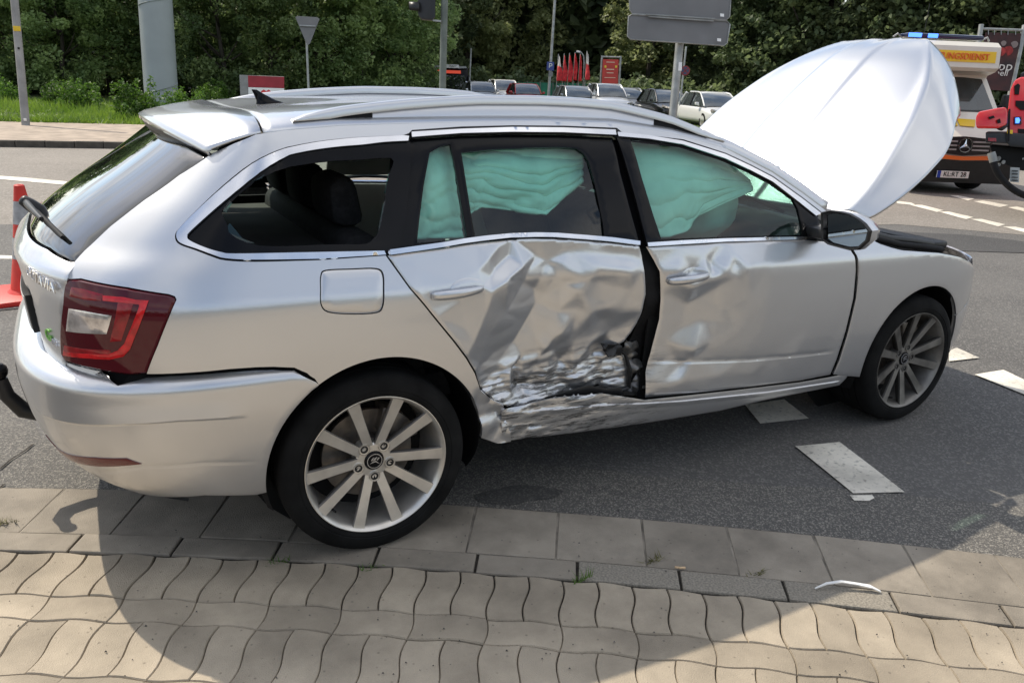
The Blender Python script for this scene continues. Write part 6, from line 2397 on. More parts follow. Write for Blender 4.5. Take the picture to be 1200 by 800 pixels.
# direction signs from behind on their post
o_, rz = face_frame(785, 14)
t = thing('direction_sign', 'two wide grey direction sign boards seen from behind on one post', 'road sign', o_, rz)
pole_part('post', t, at_d(788.5, 140, 14) + Vector((0, 0, -1.2)), at_d(805, -40, 14), 0.074, M['galv'], 18)
for (pts, lab) in (([(737, -30), (738, 12), (741, 16.5), (851, 23.8), (855, 20), (858, -24)], 'upper sign board'), ([(736.5, 19), (740, 16.6), (852, 24.4), (855.5, 28), (852, 50), (848, 53), (739, 45.6), (735.2, 42)], 'lower sign board')):
    if lab.startswith('lower'):
        pts = [(p[0], p[1] + 0.8) for p in pts]
    b_ = slab('sign_board', pts, 13.85, 0.03, M['sign_back'], t, 0.0, 14.1)
    b_['label'] = lab
    rim_ = [local(t, at_d(p[0], p[1], 13.84 + 0.25 * (p[0] - 735) / 120)) for p in pts]
    bm = bmesh.new(); bm_tube(bm, rim_ + [rim_[0]], 0.011, 6, caps=False)
    bm_obj('board_rim', bm, M['galv'], b_, sharp=60)
for (x0, y0, x1, y1) in ((757, 17.2, 838, 22.5), (760, 19.8, 836, 25.0)):
    bm = bmesh.new(); bm_tube(bm, [local(t, at_d(x0, y0, 13.86)), local(t, at_d(x1, y1, 14.0))], 0.013, 6)
    bm_obj('clamp_rail', bm, M['galv'], t)
for (x, y) in ((846, 18.5), (842.5, 47.5)):
    slab('sticker', [(x - 2, y - 2.5), (x + 2.5, y - 2), (x + 2.5, y + 1.5), (x - 2, y + 1)], 13.98, 0.01, M['white_paint'], t)
slab('number_tag', [(795.5, 73), (799.5, 73), (798.8, 83), (794.8, 83)], 13.9, 0.05, M['white_paint'], t)

# no stopping sign on its own thin post
o_, rz = face_frame(802, 34)
t = thing('no_stopping_sign', 'small round no-stopping sign on a thin post behind the sign boards', 'road sign', o_, rz)
pole_part('post', t, at_d(797.5, 112, 34) + Vector((0, 0, -1.4)), at_d(804, 55, 34), 0.04, M['galv'])
c = local(t, at_d(803, 83, 33.9))
lathe('sign_disc', [(0.012, 0.0005), (0.012, 0.20), (0.0, 0.20), (0.0, 0.0005)], mat('sign_red', (0.22, 0.03, 0.04), 0.5), t, 28, 'Y', tuple(c))
lathe('sign_field', [(0.0, 0.15), (-0.006, 0.15), (-0.006, 0.0005)], mat('sign_blue', (0.05, 0.06, 0.12), 0.5), t, 28, 'Y', tuple(c))
for sg in (-1, 1):
    b_ = box('sign_bar', (-0.15, 0.15, -0.012, -0.006, -0.02, 0.02), bpy.data.materials['sign_red'], t, 0)
    b_.location = c; b_.rotation_euler = (0, sg * R(45), 0)

# tall street lamp column with a parking sign; thin pole; bent lamp by the flags
o_, rz = face_frame(643, 44)
t = thing('street_lamp', 'tall thin grey lamp column with blue sign plate beside the red flags', 'street lamp', o_, rz)
pole_part('pole', t, at_d(642.5, 112, 44) + Vector((0, 0, -1.3)), at_d(653, -40, 44), 0.085, M['galv'], 12, 0.07)
slab('blue_sign', [(641, 72.5), (649.5, 73), (649, 83), (640.5, 82.5)], 43.85, 0.03, mat('sign_blue2', (0.03, 0.05, 0.20), 0.5), t)
ps = local(t, at_d(645, 78, 43.83))
lettering('sign_letter', 'P', 0.42, ps, (1, 0, 0), (0, 0, 1), M['white_paint'], t, 0.004)
slab('time_plate', [(643, 84), (648, 84.3), (647.6, 90), (642.6, 89.7)], 43.85, 0.03, M['sign_back'], t)
o_, rz = face_frame(551, 48)
t = thing('thin_pole', 'thin grey pole beside the dark van under the trees', 'pole', o_, rz)
pole_part('pole', t, at_d(549.5, 100, 48) + Vector((0, 0, -1.4)), at_d(552, 57, 48), 0.05, M['galv'], 10)
o_, rz = face_frame(681, 51)
t = thing('bent_lamp', 'slim lamp with curved neck behind the row of flags', 'street lamp', o_, rz)
q = [at_d(683, 112, 51) + Vector((0, 0, -1.4)), at_d(684.5, 75, 51), at_d(684, 66, 51), at_d(681, 61.5, 51), at_d(677, 60.5, 51)]
bm = bmesh.new(); bm_tube(bm, [local(t, p) for p in q], [0.05, 0.04, 0.04, 0.04, 0.06], 10)
bm_obj('post', bm, M['galv'], t, smooth=True)
slab('lamp_head', [(675.5, 59.6), (680, 60), (680, 62), (675.5, 61.4)], 50.95, 0.18, M['white_paint'], t, 0.01)

# six flags
M['flag_red'] = mat('flag_red', (0.55, 0.03, 0.035), 0.7, var=0.25, vscale=5)
M['flag_white'] = mat('flag_white', (0.70, 0.66, 0.62), 0.7, var=0.1, vscale=5)
for i, (x, w, y0, y1, wtop, word) in enumerate([(653.6, 6.0, 64.5, 95, True, 'white topped red flag, leftmost of the row of flags'), (660.3, 4.8, 64, 95.5, False, 'plain red flag, second from the left of the row'), (666.6, 5.2, 63.5, 96, False, 'broad plain red flag, third from the left of the row'),
                                                (673.0, 4.4, 62.5, 94.5, False, 'plain red flag, fourth from the left of the row'), (679.2, 3.4, 64, 95.5, False, 'narrow plain red flag left of the bent lamp'), (687.0, 4.5, 61, 94, True, 'white topped red flag right of the bent lamp')]):
    dep = 50
    o_, rz = face_frame(x, dep)
    t = thing('flagpole', word, 'flag', o_, rz, 'flags in a row by the car park')
    x_ = x - 1.5
    pole_part('pole', t, at_d(x_ - 1.0, 112, dep) + Vector((0, 0, -1.4)), at_d(x_ + 2.4, y0 - 1, dep), 0.03, M['galv'], 8)
    for part in ((0, 1) if wtop else (1,)):
        rows = []
        ya, yb = ((y0, y0 + (y1 - y0) * 0.42) if part == 0 else (y0 + (y1 - y0) * 0.42, y1)) if wtop else (y0, y1)
        for k in range(14):
            v_ = k / 13
            py = ya + (yb - ya) * v_
            vt = (py - y0) / (y1 - y0)
            row = []
            for j in range(9):
                u_ = j / 8
                ww = 1.1 * w * (0.25 + 0.75 * min(1, vt * 1.5)) * (1 - 0.15 * math.sin(vt * 6 + i))
                p = at_d(x_ + 2.4 - 2.4 * vt + ww * u_, py + 3.0 * u_ * (1 - vt), dep)
                q_ = local(t, p)
                q_.y += 0.06 * math.sin(u_ * 7 + vt * 4 + i)
                row.append(q_)
            rows.append(row)
        fo = grid_obj('flag', rows, M['flag_white'] if (wtop and part == 0) else M['flag_red'], t)
        md = fo.modifiers.new('thickness', 'SOLIDIFY'); md.thickness = 0.008

# red advertising board in a grey frame
o_, rz = face_frame(715, 47)
t = thing('billboard', 'red advertising board in a grey two-post frame behind the parked cars', 'billboard', o_, rz)
pole_part('post', t, at_d(703.5, 110, 47) + Vector((0, 0, -1.4)), at_d(705.5, 65.5, 47), 0.06, M['galv'], 10)
pole_part('post', t, at_d(725.5, 108, 47) + Vector((0, 0, -1.4)), at_d(727.5, 66, 47), 0.06, M['galv'], 10)
for y in (66.8, 101.5):
    pole_part('cross_bar', t, at_d(705, y, 47), at_d(727, y + 0.6, 47), 0.05, M['galv'], 8)
slab('board', [(706.5, 69.5), (725, 70), (723.8, 100), (705.2, 99.4)], 46.95, 0.08, mat('board_red', (0.42, 0.035, 0.02), 0.5, var=0.12, vscale=2), t)
for k, (y, w, h) in enumerate(((73.5, 5.0, 1.0), (82, 4.6, 1.2), (86, 4.0, 1.0), (91.5, 6.5, 0.8))):
    x = 715.6 - (y - 70) * 0.04
    slab('print_line', [(x - w, y - h), (x + w, y - h + .3), (x + w, y + .3), (x - w, y)], 46.93, 0.01, mat('print_pale', (0.60, 0.42, 0.30), 0.6), t)
for x in (709.5, 722):
    slab('print_dot', [(x - 1.2, 77), (x + 1.2, 77), (x + 1.2, 79.6), (x - 1.2, 79.6)], 46.93, 0.01, M['yellow'], t)

# green mesh fence behind the car park
o_, rz = face_frame(630, 57)
t = thing('green_fence', 'green screened fence behind the parked cars under the trees', 'fence', o_, rz)
mg = mat('green_screen', (0.015, 0.16, 0.09), 0.7, var=0.25, vscale=1.2)
xs_ = [572, 588, 604, 618, 633, 648, 662, 676, 690, 704, 720]
for a, b in zip(xs_[:-1], xs_[1:]):
    k = (a - 572) / 148 * 3.5
    slab('screen_panel', [(a + 0.3, 95.5 + k), (b - 0.3, 96 + k), (b - 0.3, 122), (a + 0.3, 122)], 57, 0.05, mg, t)
for a in xs_:
    k = (a - 572) / 148 * 3.5
    pole_part('fence_post', t, at_d(a, 120, 56.95), at_d(a, 94.5 + k, 56.95), 0.04, M['pole_green'], 6)

# dark van / bus with a lit roof board
o_, rz = face_frame(526, 50)
t = thing('dark_bus', 'dark bus front with red display and white roof board behind the traffic light pole', 'bus', o_, rz)
slab('body', [(505, 80), (508, 77.5), (546, 78.5), (549, 81), (548, 140), (503.5, 140)], 50, 6.0, M['black_gloss'], t, 0.08)
slab('windscreen', [(508, 88), (545.5, 89), (545, 106), (507, 105)], 49.96, 0.04, M['dark_glass'], t)
slab('roof_edge', [(504, 79.5), (507, 77), (546, 78), (547.5, 80), (540, 80.5), (508, 79.6)], 49.9, 0.15, M['grey_metal'], t)
slab('display', [(511, 82), (540, 83), (540, 86.6), (511, 85.6)], 49.95, 0.03, mat('display_red', (0.3, 0.03, 0.02), 0.5, emit=(1, 0.12, 0.06), estr=0.35), t)
rb = slab('roof_board', [(523.5, 75.6), (537.5, 76), (538, 80), (522.8, 79.6)], 49.85, 0.1, M['white_paint'], t)
lettering('board_lettering', 'TRANS', 0.19, local(t, at_d(530.5, 77.8, 49.83)), (1, 0, 0), (0, 0, 1), M['black_plastic'], rb, 0.004, sx=0.85)
for x in (503.5, 550):
    slab('mirror', [(x - 1.2, 88), (x + 1.2, 88), (x + 1.2, 94), (x - 1.2, 94)], 49.8, 0.15, M['black_plastic'], t)


# ---- parked cars
def park_car(name, label, px, dep, turn, paint, kind='hatch', dark=False, extra=None):
    """Front towards the viewer (turn: degrees about the vertical)."""
    o_, rz = face_frame(px, dep)
    t = thing(name, label, 'car', o_, rz + R(turn), 'cars parked behind the crossing')
    L, W, H = (4.3, 0.88, 1.46) if kind == 'hatch' else (4.6, 0.89, 1.44) if kind == 'sedan' else (4.4, 0.90, 1.62) if kind == 'suv' else (4.8, 0.92, 1.85)
    belt = H * 0.62
    hood = belt - 0.10
    # lower body: stations along y (0 = nose), profile across
    st = [(0.0, 0.60, 0.30, 0.62), (0.06, 0.74, 0.24, 0.74), (0.25, 0.84, 0.20, hood - 0.06), (0.7, 0.875, 0.20, hood), (1.1, 0.88, 0.20, belt - 0.02), (2.2, 0.885, 0.20, belt), (3.4, 0.88, 0.20, belt + 0.02), (L - 0.25, 0.84, 0.22, belt + 0.0), (L - 0.04, 0.76, 0.3, belt - 0.1), (L, 0.62, 0.35, belt - 0.25)]
    bm = bmesh.new()
    rings = []
    for (y, w, zl, zh) in st:
        w *= W / 0.88
        sec = [(-w * 0.90, zl), (-w, zl + 0.12), (-w * 1.0, (zl + zh) / 2), (-w * 0.985, zh - 0.10), (-w * 0.90, zh - 0.015), (-w * 0.5, zh + 0.02), (0, zh + 0.03), (w * 0.5, zh + 0.02), (w * 0.90, zh - 0.015), (w * 0.985, zh - 0.10), (w, (zl + zh) / 2), (w, zl + 0.12), (w * 0.90, zl)]
        rings.append([bm.verts.new((x, y, z)) for x, z in sec])
    for i in range(len(rings) - 1):
        n = len(rings[0])
        for k in range(n):
            bm.faces.new((rings[i][k], rings[i][(k + 1) % n], rings[i + 1][(k + 1) % n], rings[i + 1][k]))
    bm.faces.new(rings[0]); bm.faces.new(rings[-1][::-1])
    bo_ = bm_obj('body', bm, paint, t, smooth=True)
    ms = bo_.modifiers.new('smooth', 'SUBSURF'); ms.levels = 1; ms.render_levels = 1
    # greenhouse: (y, half width at base, half width at top, roof z)
    ye = L - 0.35 if kind != 'sedan' else L - 0.75
    gh = [(1.02, 0.74, 0.74, belt - 0.02), (1.28, 0.78, 0.70, belt + (H - belt) * 0.42), (1.72, 0.80, 0.64, H - 0.05), (2.0, 0.80, 0.63, H), (2.8, 0.80, 0.63, H - 0.005), (3.3, 0.79, 0.62, H - 0.05), (ye - 0.35, 0.78, 0.62, H - 0.13), (ye, 0.74, 0.72, belt + 0.02)]
    V, F, mi = [], [], []
    for (y, wb, wt, zr) in gh:
        k = W / 0.88
        V += [(-wb * k, y, belt - 0.03), (-wt * k, y, zr - 0.02), (-wt * 0.55 * k, y, zr + 0.015), (wt * 0.55 * k, y, zr + 0.015), (wt * k, y, zr - 0.02), (wb * k, y, belt - 0.03)]
    for i in range(len(gh) - 1):
        for j in range(5):
            F.append((6 * i + j, 6 * i + j + 1, 6 * i + 7 + j, 6 * i + 6 + j))
            roof = j in (1, 2, 3)
            mi.append(0 if (roof and 2 <= i <= 4) else 1)
    me = bpy.data.meshes.new('cabin'); me.from_pydata(V, [], F); me.update()
    me.polygons.foreach_set('material_index', mi)
    ca_ = link('cabin', me, [paint, M['car_glass']], t, True)
    me.set_sharp_from_angle(angle=R(30))
    # pillars
    for sg in (-1, 1):
        k = W / 0.88
        tube('pillar', [(sg * 0.755 * k, 1.0, belt), (sg * 0.715 * k, 1.30, belt + (H - belt) * 0.44), (sg * 0.645 * k, 1.74, H - 0.055), (sg * 0.635 * k, 2.0, H - 0.02), (sg * 0.635 * k, 2.8, H - 0.02)], 0.032, paint, t, 6)
        tube('pillar', [(sg * 0.81 * k, 2.35, belt), (sg * 0.65 * k, 2.3, H - 0.03)], 0.035, M['black_plastic'], t, 6)
        tube('pillar', [(sg * 0.80 * k, ye - 0.3, belt), (sg * 0.64 * k, 3.2, H - 0.05)], 0.06, paint, t, 6)
        mi_ = prism('door_mirror', [(sg * 0.86, belt), (sg * 1.02, belt + 0.02), (sg * 1.03, belt + 0.13), (sg * 0.90, belt + 0.14)], 1.25, 1.40, paint, t, 'XZ', 0.02)
        # lamps, wheels
        prism('headlight', [(sg * 0.80 * k, 0.70), (sg * 0.50 * k, 0.64), (sg * 0.52 * k, 0.73), (sg * 0.78 * k, 0.80)], 0.02, 0.30, M['lamp_clear'], t, 'XZ', 0.01)
        for yy in (0.82, L - 0.85):
            wh = bpy.data.objects.new('wheel', None); COL.objects.link(wh); wh.parent = t
            lathe('tyre', [(sg * (W - 0.20), 0.2), (sg * (W - 0.20), 0.30), (sg * (W - 0.10), 0.315), (sg * (W - 0.01), 0.30), (sg * (W - 0.005), 0.21)], M['rubber'], wh, 20, 'X', (0, yy, 0.315))
            lathe('rim', [(sg * (W - 0.03), 0.205), (sg * (W - 0.012), 0.20), (sg * (W - 0.05), 0.12), (sg * (W - 0.035), 0.0005)], M['alloy'], wh, 16, 'X', (0, yy, 0.315))
    box('grille', (-0.42, 0.42, -0.025, 0.06, 0.52, 0.66), M['black_plastic'], t, 0.01)
    box('air_intake', (-0.55, 0.55, -0.02, 0.06, 0.26, 0.40), M['black_plastic'], t, 0.01)
    pl = box('number_plate', (-0.26, 0.26, -0.045, -0.02, 0.42, 0.53), M['white_paint'], t, 0.004)
    return t


pm = lambda n, c: mat(n, c, 0.28, metal=0.5, coat=0.8, var=0.04, vscale=2)
P_silver, P_white, P_black, P_red, P_grey = pm('car_silver', (0.62, 0.63, 0.64)), mat('car_white', (0.72, 0.72, 0.70), 0.3, coat=0.8), pm('car_black', (0.012, 0.013, 0.016)), mat('car_red', (0.45, 0.02, 0.025), 0.3, coat=0.8), pm('car_grey', (0.30, 0.31, 0.33))
park_car('parked_car', 'white saloon parked at the right end of the row beside the raised bonnet', 862, 31, 26, P_white, 'sedan')
c_ = park_car('parked_car', 'black hatchback with round badge, front showing beside the signpost', 800, 35.5, 22, P_black, 'hatch')
lathe('badge', [(-0.03, 0.0005), (-0.035, 0.055), (-0.02, 0.06)], M['chrome'], c_, 20, 'Y', (0, 0, 0.66))
park_car('parked_car', 'small grey car half hidden left of the black hatchback', 752, 41.5, 22, P_grey, 'hatch')
park_car('parked_car', 'light silver off-roader parked below the red advertising board', 726, 40.5, 18, P_silver, 'suv')
park_car('parked_car', 'dark silver saloon parked below the flags', 688, 41, 18, P_grey, 'sedan')
park_car('parked_car', 'red car parked left of the street lamp with the blue sign', 624, 44, 12, P_red, 'hatch')
park_car('parked_car', 'white van with red stripe parked behind the red car', 600, 49, 15, P_white, 'suv')
park_car('parked_car', 'pale silver car parked just right of the dark bus', 571, 46, 12, P_silver, 'hatch')
park_car('parked_car', 'pale blue-white car half hidden behind the pale silver car', 553, 50, 12, P_white, 'hatch')

# ---- traffic cone
cb = at_z(42, 346, Zr)
t = thing('traffic_cone', 'red and white traffic cone standing behind the tailgate', 'traffic cone', (cb.x, cb.y, Zr), R(12))
M['cone_red'] = mat('cone_red', (0.62, 0.035, 0.022), 0.5, var=0.12, vscale=9, bump=0.05, bscale=60)
M['cone_white'] = mat('cone_band', (0.36, 0.36, 0.36), 0.6, var=0.25, vscale=16)
depc = (Vector(cb) - Vector(CAM)).dot(Vector(CF))
hc = 0.75
bm = bmesh.new(); bm_box(bm, -0.26, 0.26, -0.26, 0.26, 0.0, 0.04, 0.012)
bm_obj('base', bm, M['cone_red'], t, sharp=40)
rz_ = lambda z: 0.150 - (0.150 - 0.031) * (z / hc) ** 0.9
for (z0, z1, mt, nm) in ((0.03, 0.27, M['cone_red'], 'cone_body'), (0.27, 0.41, M['cone_white'], 'reflective_band'), (0.41, 0.50, M['cone_red'], 'cone_body'), (0.50, 0.65, M['cone_white'], 'reflective_band'), (0.65, 0.75, M['cone_red'], 'cone_body')):
    e_ = 0.002 if mt is M['cone_white'] else 0.0
    pr_ = [(z0, rz_(z0) + e_ + (0.03 if z0 < 0.05 else 0))] + ([(0.06, rz_(0.06) + 0.004)] if z0 < 0.05 else []) + [(z1, rz_(z1) + e_)]
    if z1 > 0.7: pr_ += [(z1 + 0.006, 0.022), (z1 + 0.004, 0.016), (z1 - 0.05, 0.015)]
    lathe(nm, pr_, mt, t, 32, 'Z')

# ---- ambulance
DA = 13.0
o_, rz = face_frame(1140, DA)
rz += R(31)
t = thing('ambulance', 'white ambulance with blue roof lights and yellow lettered strip facing the camera', 'ambulance', o_, rz)
t.scale = (0.94, 0.94, 0.94)
M['amb_white'] = mat('ambulance_white', (0.66, 0.62, 0.53), 0.35, coat=0.6, var=0.04, vscale=2)
M['amb_yellow'] = mat('reflective_yellow', (0.80, 0.52, 0.02), 0.4)
M['amb_orange'] = mat('reflective_orange', (0.75, 0.16, 0.03), 0.4)
bm = bmesh.new()
prof = [(-0.10, 0.30), (-0.12, 0.62), (-0.08, 0.95), (0.05, 1.08), (0.42, 1.36), (0.52, 1.44), (1.02, 2.02), (1.0, 2.06), (0.62, 2.12), (0.55, 2.18), (0.60, 2.54), (0.72, 2.62), (1.2, 2.66), (3.6, 2.66), (3.7, 2.5), (3.7, 0.35)]
secs = []
for (xk, sh) in ((-1, 0.06), (-0.94, 0.0), (-0.5, 0), (0, 0), (0.5, 0), (0.94, 0.0), (1, 0.06)):
    ring = []
    for (y, z) in prof:
        hw = 0.98 - (0.19 if z > 2.1 and y < 1.0 else 0.05 if z > 2.1 else 0) - (0.09 * max(0, min(1, (z - 1.2) / 0.9)) if (z < 2.1 and y < 2) else 0)
        yy = y + sh * 2
        ring.append(bm.verts.new((xk * hw, yy, z - (0.04 if sh and z > 2.5 else 0))))
    secs.append(ring)
n = len(prof)
for i in range(len(secs) - 1):
    for k in range(n):
        bm.faces.new((secs[i][k], secs[i][(k + 1) % n], secs[i + 1][(k + 1) % n], secs[i + 1][k]))
bm.faces.new(secs[0]); bm.faces.new(secs[-1][::-1])
bm_obj('body', bm, M['amb_white'], t, sharp=28)


def afront(name, poly, mt, yf, thick=0.03, bevel=0.0, parent=None):
    """Panel on the front: poly in (x, z); yf(z) depth of its face."""
    bm = bmesh.new()
    a = [bm.verts.new((x, yf(z), z)) for x, z in poly]
    b = [bm.verts.new((x, yf(z) + thick, z)) for x, z in poly]
    k = len(poly)
    bm.faces.new(a); bm.faces.new(b[::-1])
    for i in range(k):
        bm.faces.new((a[i], b[i], b[(i + 1) % k], a[(i + 1) % k]))
    return bm_obj(name, bm, mt, parent or t, sharp=40)


M['screen_glass'] = mat('windscreen_glass', (0.035, 0.045, 0.048), 0.04, spec=0.8, var=0.6, vscale=1.4, coat=0.6)
ws_y = lambda z: 0.52 + (z - 1.44) * 0.862 - 0.012
afront('windscreen', [(-0.80, 1.47), (-0.4, 1.45), (0, 1.445), (0.4, 1.45), (0.80, 1.47), (0.74, 2.0), (0.4, 2.02), (0, 2.02), (-0.4, 2.02), (-0.74, 2.0)], M['screen_glass'], ws_y)
afront('windscreen_seal', [(-0.84, 1.42), (0.84, 1.42), (0.84, 1.47), (0.4, 1.45), (-0.4, 1.45), (-0.84, 1.47)], M['black_plastic'], lambda z: ws_y(z) - 0.004)
strip = afront('yellow_strip', [(-0.72, 2.27), (0.66, 2.27), (0.66, 2.46), (-0.72, 2.46)], M['amb_yellow'], lambda z: 0.55 + (z - 2.18) * 0.139 - 0.012, 0.02)
lettering('strip_lettering', 'RETTUNGSDIENST', 0.155, (-0.06, 0.548, 2.36), (1, 0, 0), (0, 0.139, 0.99), M['amb_orange'], strip, 0.008, sx=0.92)
for sg in (-1, 1):
    afront('yellow_patch', [(sg * 0.28, 1.17), (sg * 0.02, 1.18), (sg * 0.02, 1.30), (sg * 0.36, 1.29)][::sg], M['amb_yellow'], lambda z: 0.05 + (z - 1.08) * 1.32 - 0.03, 0.02)
    afront('headlight', [(sg * 0.52, 0.78), (sg * 0.90, 0.86), (sg * 0.92, 1.08), (sg * 0.66, 1.00), (sg * 0.50, 0.98)], M['lamp_clear'], lambda z: -0.14, 0.06)
    tube('mirror_arm', [(sg * 0.9, 0.75, 1.50), (sg * 1.1, 0.70, 1.55)], 0.02, M['black_plastic'], t, 6)
    prism('door_mirror', [(sg * 1.02, 1.38), (sg * 1.20, 1.38), (sg * 1.20, 1.74), (sg * 1.04, 1.74)], 0.62, 0.76, M['black_plastic'], t, 'XZ', 0.03)
    wh = bpy.data.objects.new('wheel', None); COL.objects.link(wh); wh.parent = t
    for yy in (0.78, 2.9):
        lathe('tyre', [(sg * 0.62, 0.2), (sg * 0.62, 0.33), (sg * 0.68, 0.35), (sg * 0.84, 0.35), (sg * 0.88, 0.33), (sg * 0.89, 0.2)], M['rubber'], wh, 24, 'X', (0, yy, 0.35))
        lathe('rim', [(sg * 0.86, 0.2), (sg * 0.85, 0.1), (sg * 0.88, 0.0005)], M['grey_metal'], wh, 16, 'X', (0, yy, 0.35))
grl = afront('grille', [(-0.50, 0.72), (0, 0.68), (0.50, 0.72), (0.47, 0.98), (0, 1.01), (-0.47, 0.98)], M['black_plastic'], lambda z: -0.135, 0.05)
for z in (0.78, 0.85, 0.92):
    for sg in (-1, 1):
        x0, x1 = sorted((sg * 0.14, sg * 0.45))
        bx_ = box('grille_slat', (x0, x1, -0.150, -0.13, z - 0.014, z + 0.014), M['grey_metal'], grl, 0.004)
bm = bmesh.new()
bm_lathe(bm, [(-0.150, 0.128), (-0.166, 0.128), (-0.166, 0.110), (-0.150, 0.110)], 36, center=(0, 0, 0.86))
for k in range(3):
    a = R(90 + 120 * k)
    e = Vector((math.cos(a), 0, math.sin(a))); p_ = Vector((-math.sin(a), 0, math.cos(a))); c = Vector((0, -0.160, 0.86))
    vs_ = [bm.verts.new(c + e * 0.115), bm.verts.new(c + p_ * 0.026 + e * 0.012), bm.verts.new(c - e * 0.025), bm.verts.new(c - p_ * 0.026 + e * 0.012), bm.verts.new(c + e * 0.02 + Vector((0, -0.02, 0)))]
    bm.faces.new((vs_[0], vs_[1], vs_[4])); bm.faces.new((vs_[1], vs_[2], vs_[4])); bm.faces.new((vs_[2], vs_[3], vs_[4])); bm.faces.new((vs_[3], vs_[0], vs_[4]))
bm_obj('star_emblem', bm, M['chrome'], grl, sharp=30)
afront('orange_strip', [(-0.92, 0.66), (-0.5, 0.62), (0, 0.60), (0.5, 0.62), (0.92, 0.66), (0.92, 0.74), (0.52, 0.69), (0, 0.665), (-0.52, 0.69), (-0.92, 0.74)], M['amb_orange'], lambda z: -0.16, 0.02)
afront('bumper', [(-0.96, 0.20), (0.96, 0.20), (0.98, 0.64), (0.5, 0.61), (0, 0.59), (-0.5, 0.61), (-0.98, 0.64)], M['black_plastic'], lambda z: -0.155 + (0.05 if z < 0.3 else 0), 0.15)
np_ = afront('number_plate', [(-0.42, 0.29), (0.16, 0.29), (0.16, 0.41), (-0.42, 0.41)], M['white_paint'], lambda z: -0.185, 0.02)
afront('plate_band', [(-0.42, 0.29), (-0.36, 0.29), (-0.36, 0.41), (-0.42, 0.41)], mat('plate_blue', (0.02, 0.05, 0.35), 0.4), lambda z: -0.192, 0.006, parent=np_)
lettering('plate_lettering', 'KL:RT 28', 0.115, (-0.10, -0.190, 0.35), (1, 0, 0), (0, 0, 1), M['black_plastic'], np_, 0.003, sx=0.95)
bar = box('light_bar', (-0.92, 0.52, 0.80, 1.10, 2.66, 2.74), mat('light_bar', (0.01, 0.012, 0.05), 0.1, coat=0.6), t, 0.03)
M['blue_lit'] = mat('blue_flash', (0.05, 0.12, 0.8), 0.3, emit=(0.07, 0.22, 1.0), estr=2.2)
for (x0, x1) in ((-0.90, -0.66), (-0.54, -0.36)):
    box('blue_flasher', (x0, x1, 0.775, 0.80, 2.665, 2.735), M['blue_lit'], bar, 0.008)
for sg in (-1, 1):
    tube('bar_foot', [(sg * 0.74 - 0.2, 0.95, 2.66), (sg * 0.84 - 0.2, 0.92, 2.72), (sg * 0.90 - 0.2, 0.95, 2.66)], 0.018, M['grey_metal'], bar, 6)
tube('aerial', [(-0.30, 1.4, 2.66), (-0.30, 1.4, 3.3)], 0.006, M['black_plastic'], t, 5)
box('chassis', (-0.9, 0.9, 0.1, 3.6, 0.22, 0.4), M['dark'], t, 0)

# ---- fire engine at the right edge: its corner reaches into the picture
DF = 10.6
o_, rz = face_frame(1215, DF)
t = thing('fire_engine', 'red fire engine corner with black chassis, hose and blue front light at the right edge', 'fire engine', o_, rz)
S_ = lambda nm, pts, mt, off=0.0, th=0.5, bev=0.0, par=None: slab(nm, pts, DF + off, th, mt, par if par else t, bev)
M['fire_red'] = mat('fire_red', (0.68, 0.012, 0.014), 0.28, coat=0.8, var=0.06, vscale=3)
S_('body', [(1189, 94), (1197, 90), (1330, 100), (1330, 176), (1185, 165), (1180, 160), (1181, 130), (1184, 105)], M['fire_red'], 0, 1.8, 0.03)
S_('top_rail', [(1196, 86), (1206, 82), (1330, 90), (1330, 99), (1196, 91)], M['black_plastic'], 0.1, 0.6, 0.02)
S_('vent', [(1188.5, 101), (1193, 98), (1195.5, 100), (1194, 111), (1189, 111)], M['dark'], -0.012, 0.02)
S_('vent', [(1190, 118), (1230, 119), (1230, 131), (1196, 129), (1190, 124)], M['dark'], -0.012, 0.02)
S_('vent', [(1193, 151), (1230, 153), (1230, 158), (1193, 156)], M['dark'], -0.012, 0.02)
S_('light_socket', [(1188.5, 137), (1197, 137), (1197, 146), (1188.5, 146)], M['black_plastic'], -0.02, 0.03)
S_('blue_light', [(1190, 138.5), (1194, 138), (1195.5, 141), (1194, 144.5), (1190, 144.5)], M['blue_lit'], -0.04, 0.03)
S_('bumper', [(1155, 155), (1182, 155.5), (1330, 168), (1330, 184), (1183, 172), (1181, 168), (1155, 167.5)], M['black_plastic'], -0.10, 0.5, 0.015)
S_('side_marker', [(1158, 161.5), (1167.5, 162), (1167.5, 166), (1158, 165.5)], M['lamp_mid'], -0.115, 0.02)
S_('yellow_tag', [(1180, 152), (1187, 152.5), (1186.5, 157), (1180, 156.5)], M['amb_yellow'], -0.11, 0.02)
S_('chassis', [(1160, 170), (1330, 185), (1330, 212), (1196, 200), (1170, 190), (1162, 183)], M['dark'], 0.05, 1.2, 0.02)
hd = bpy.data.objects.new('mirror_box', None); COL.objects.link(hd); hd.parent = t
slab('red_cover', [(1143.5, 137), (1147, 131), (1165, 127.5), (1178, 125.5), (1181, 131), (1180, 146), (1170, 151), (1144.5, 151), (1143.2, 146)], DF - 0.15, 0.28, M['fire_red'], t, 0.025).name = 'flap_cover'
S_('flap_joint', [(1171, 134), (1180, 128), (1183, 134), (1182, 148), (1174, 154), (1168, 152), (1166, 145)], M['black_plastic'], 0.0, 0.2, 0.02)
for pts, nm in (([(1158, 137.5), (1164, 135.5), (1166, 138), (1160, 140)], 'flap_slot'), ([(1168, 141), (1172, 139), (1173, 144), (1169, 145)], 'flap_slot')):
    S_(nm, pts, M['dark'], -0.165, 0.02)
bpy.data.objects.remove(hd)
hose = [(1163, 184), (1166, 196), (1172, 207), (1181, 217), (1192, 225), (1206, 231), (1225, 236)]
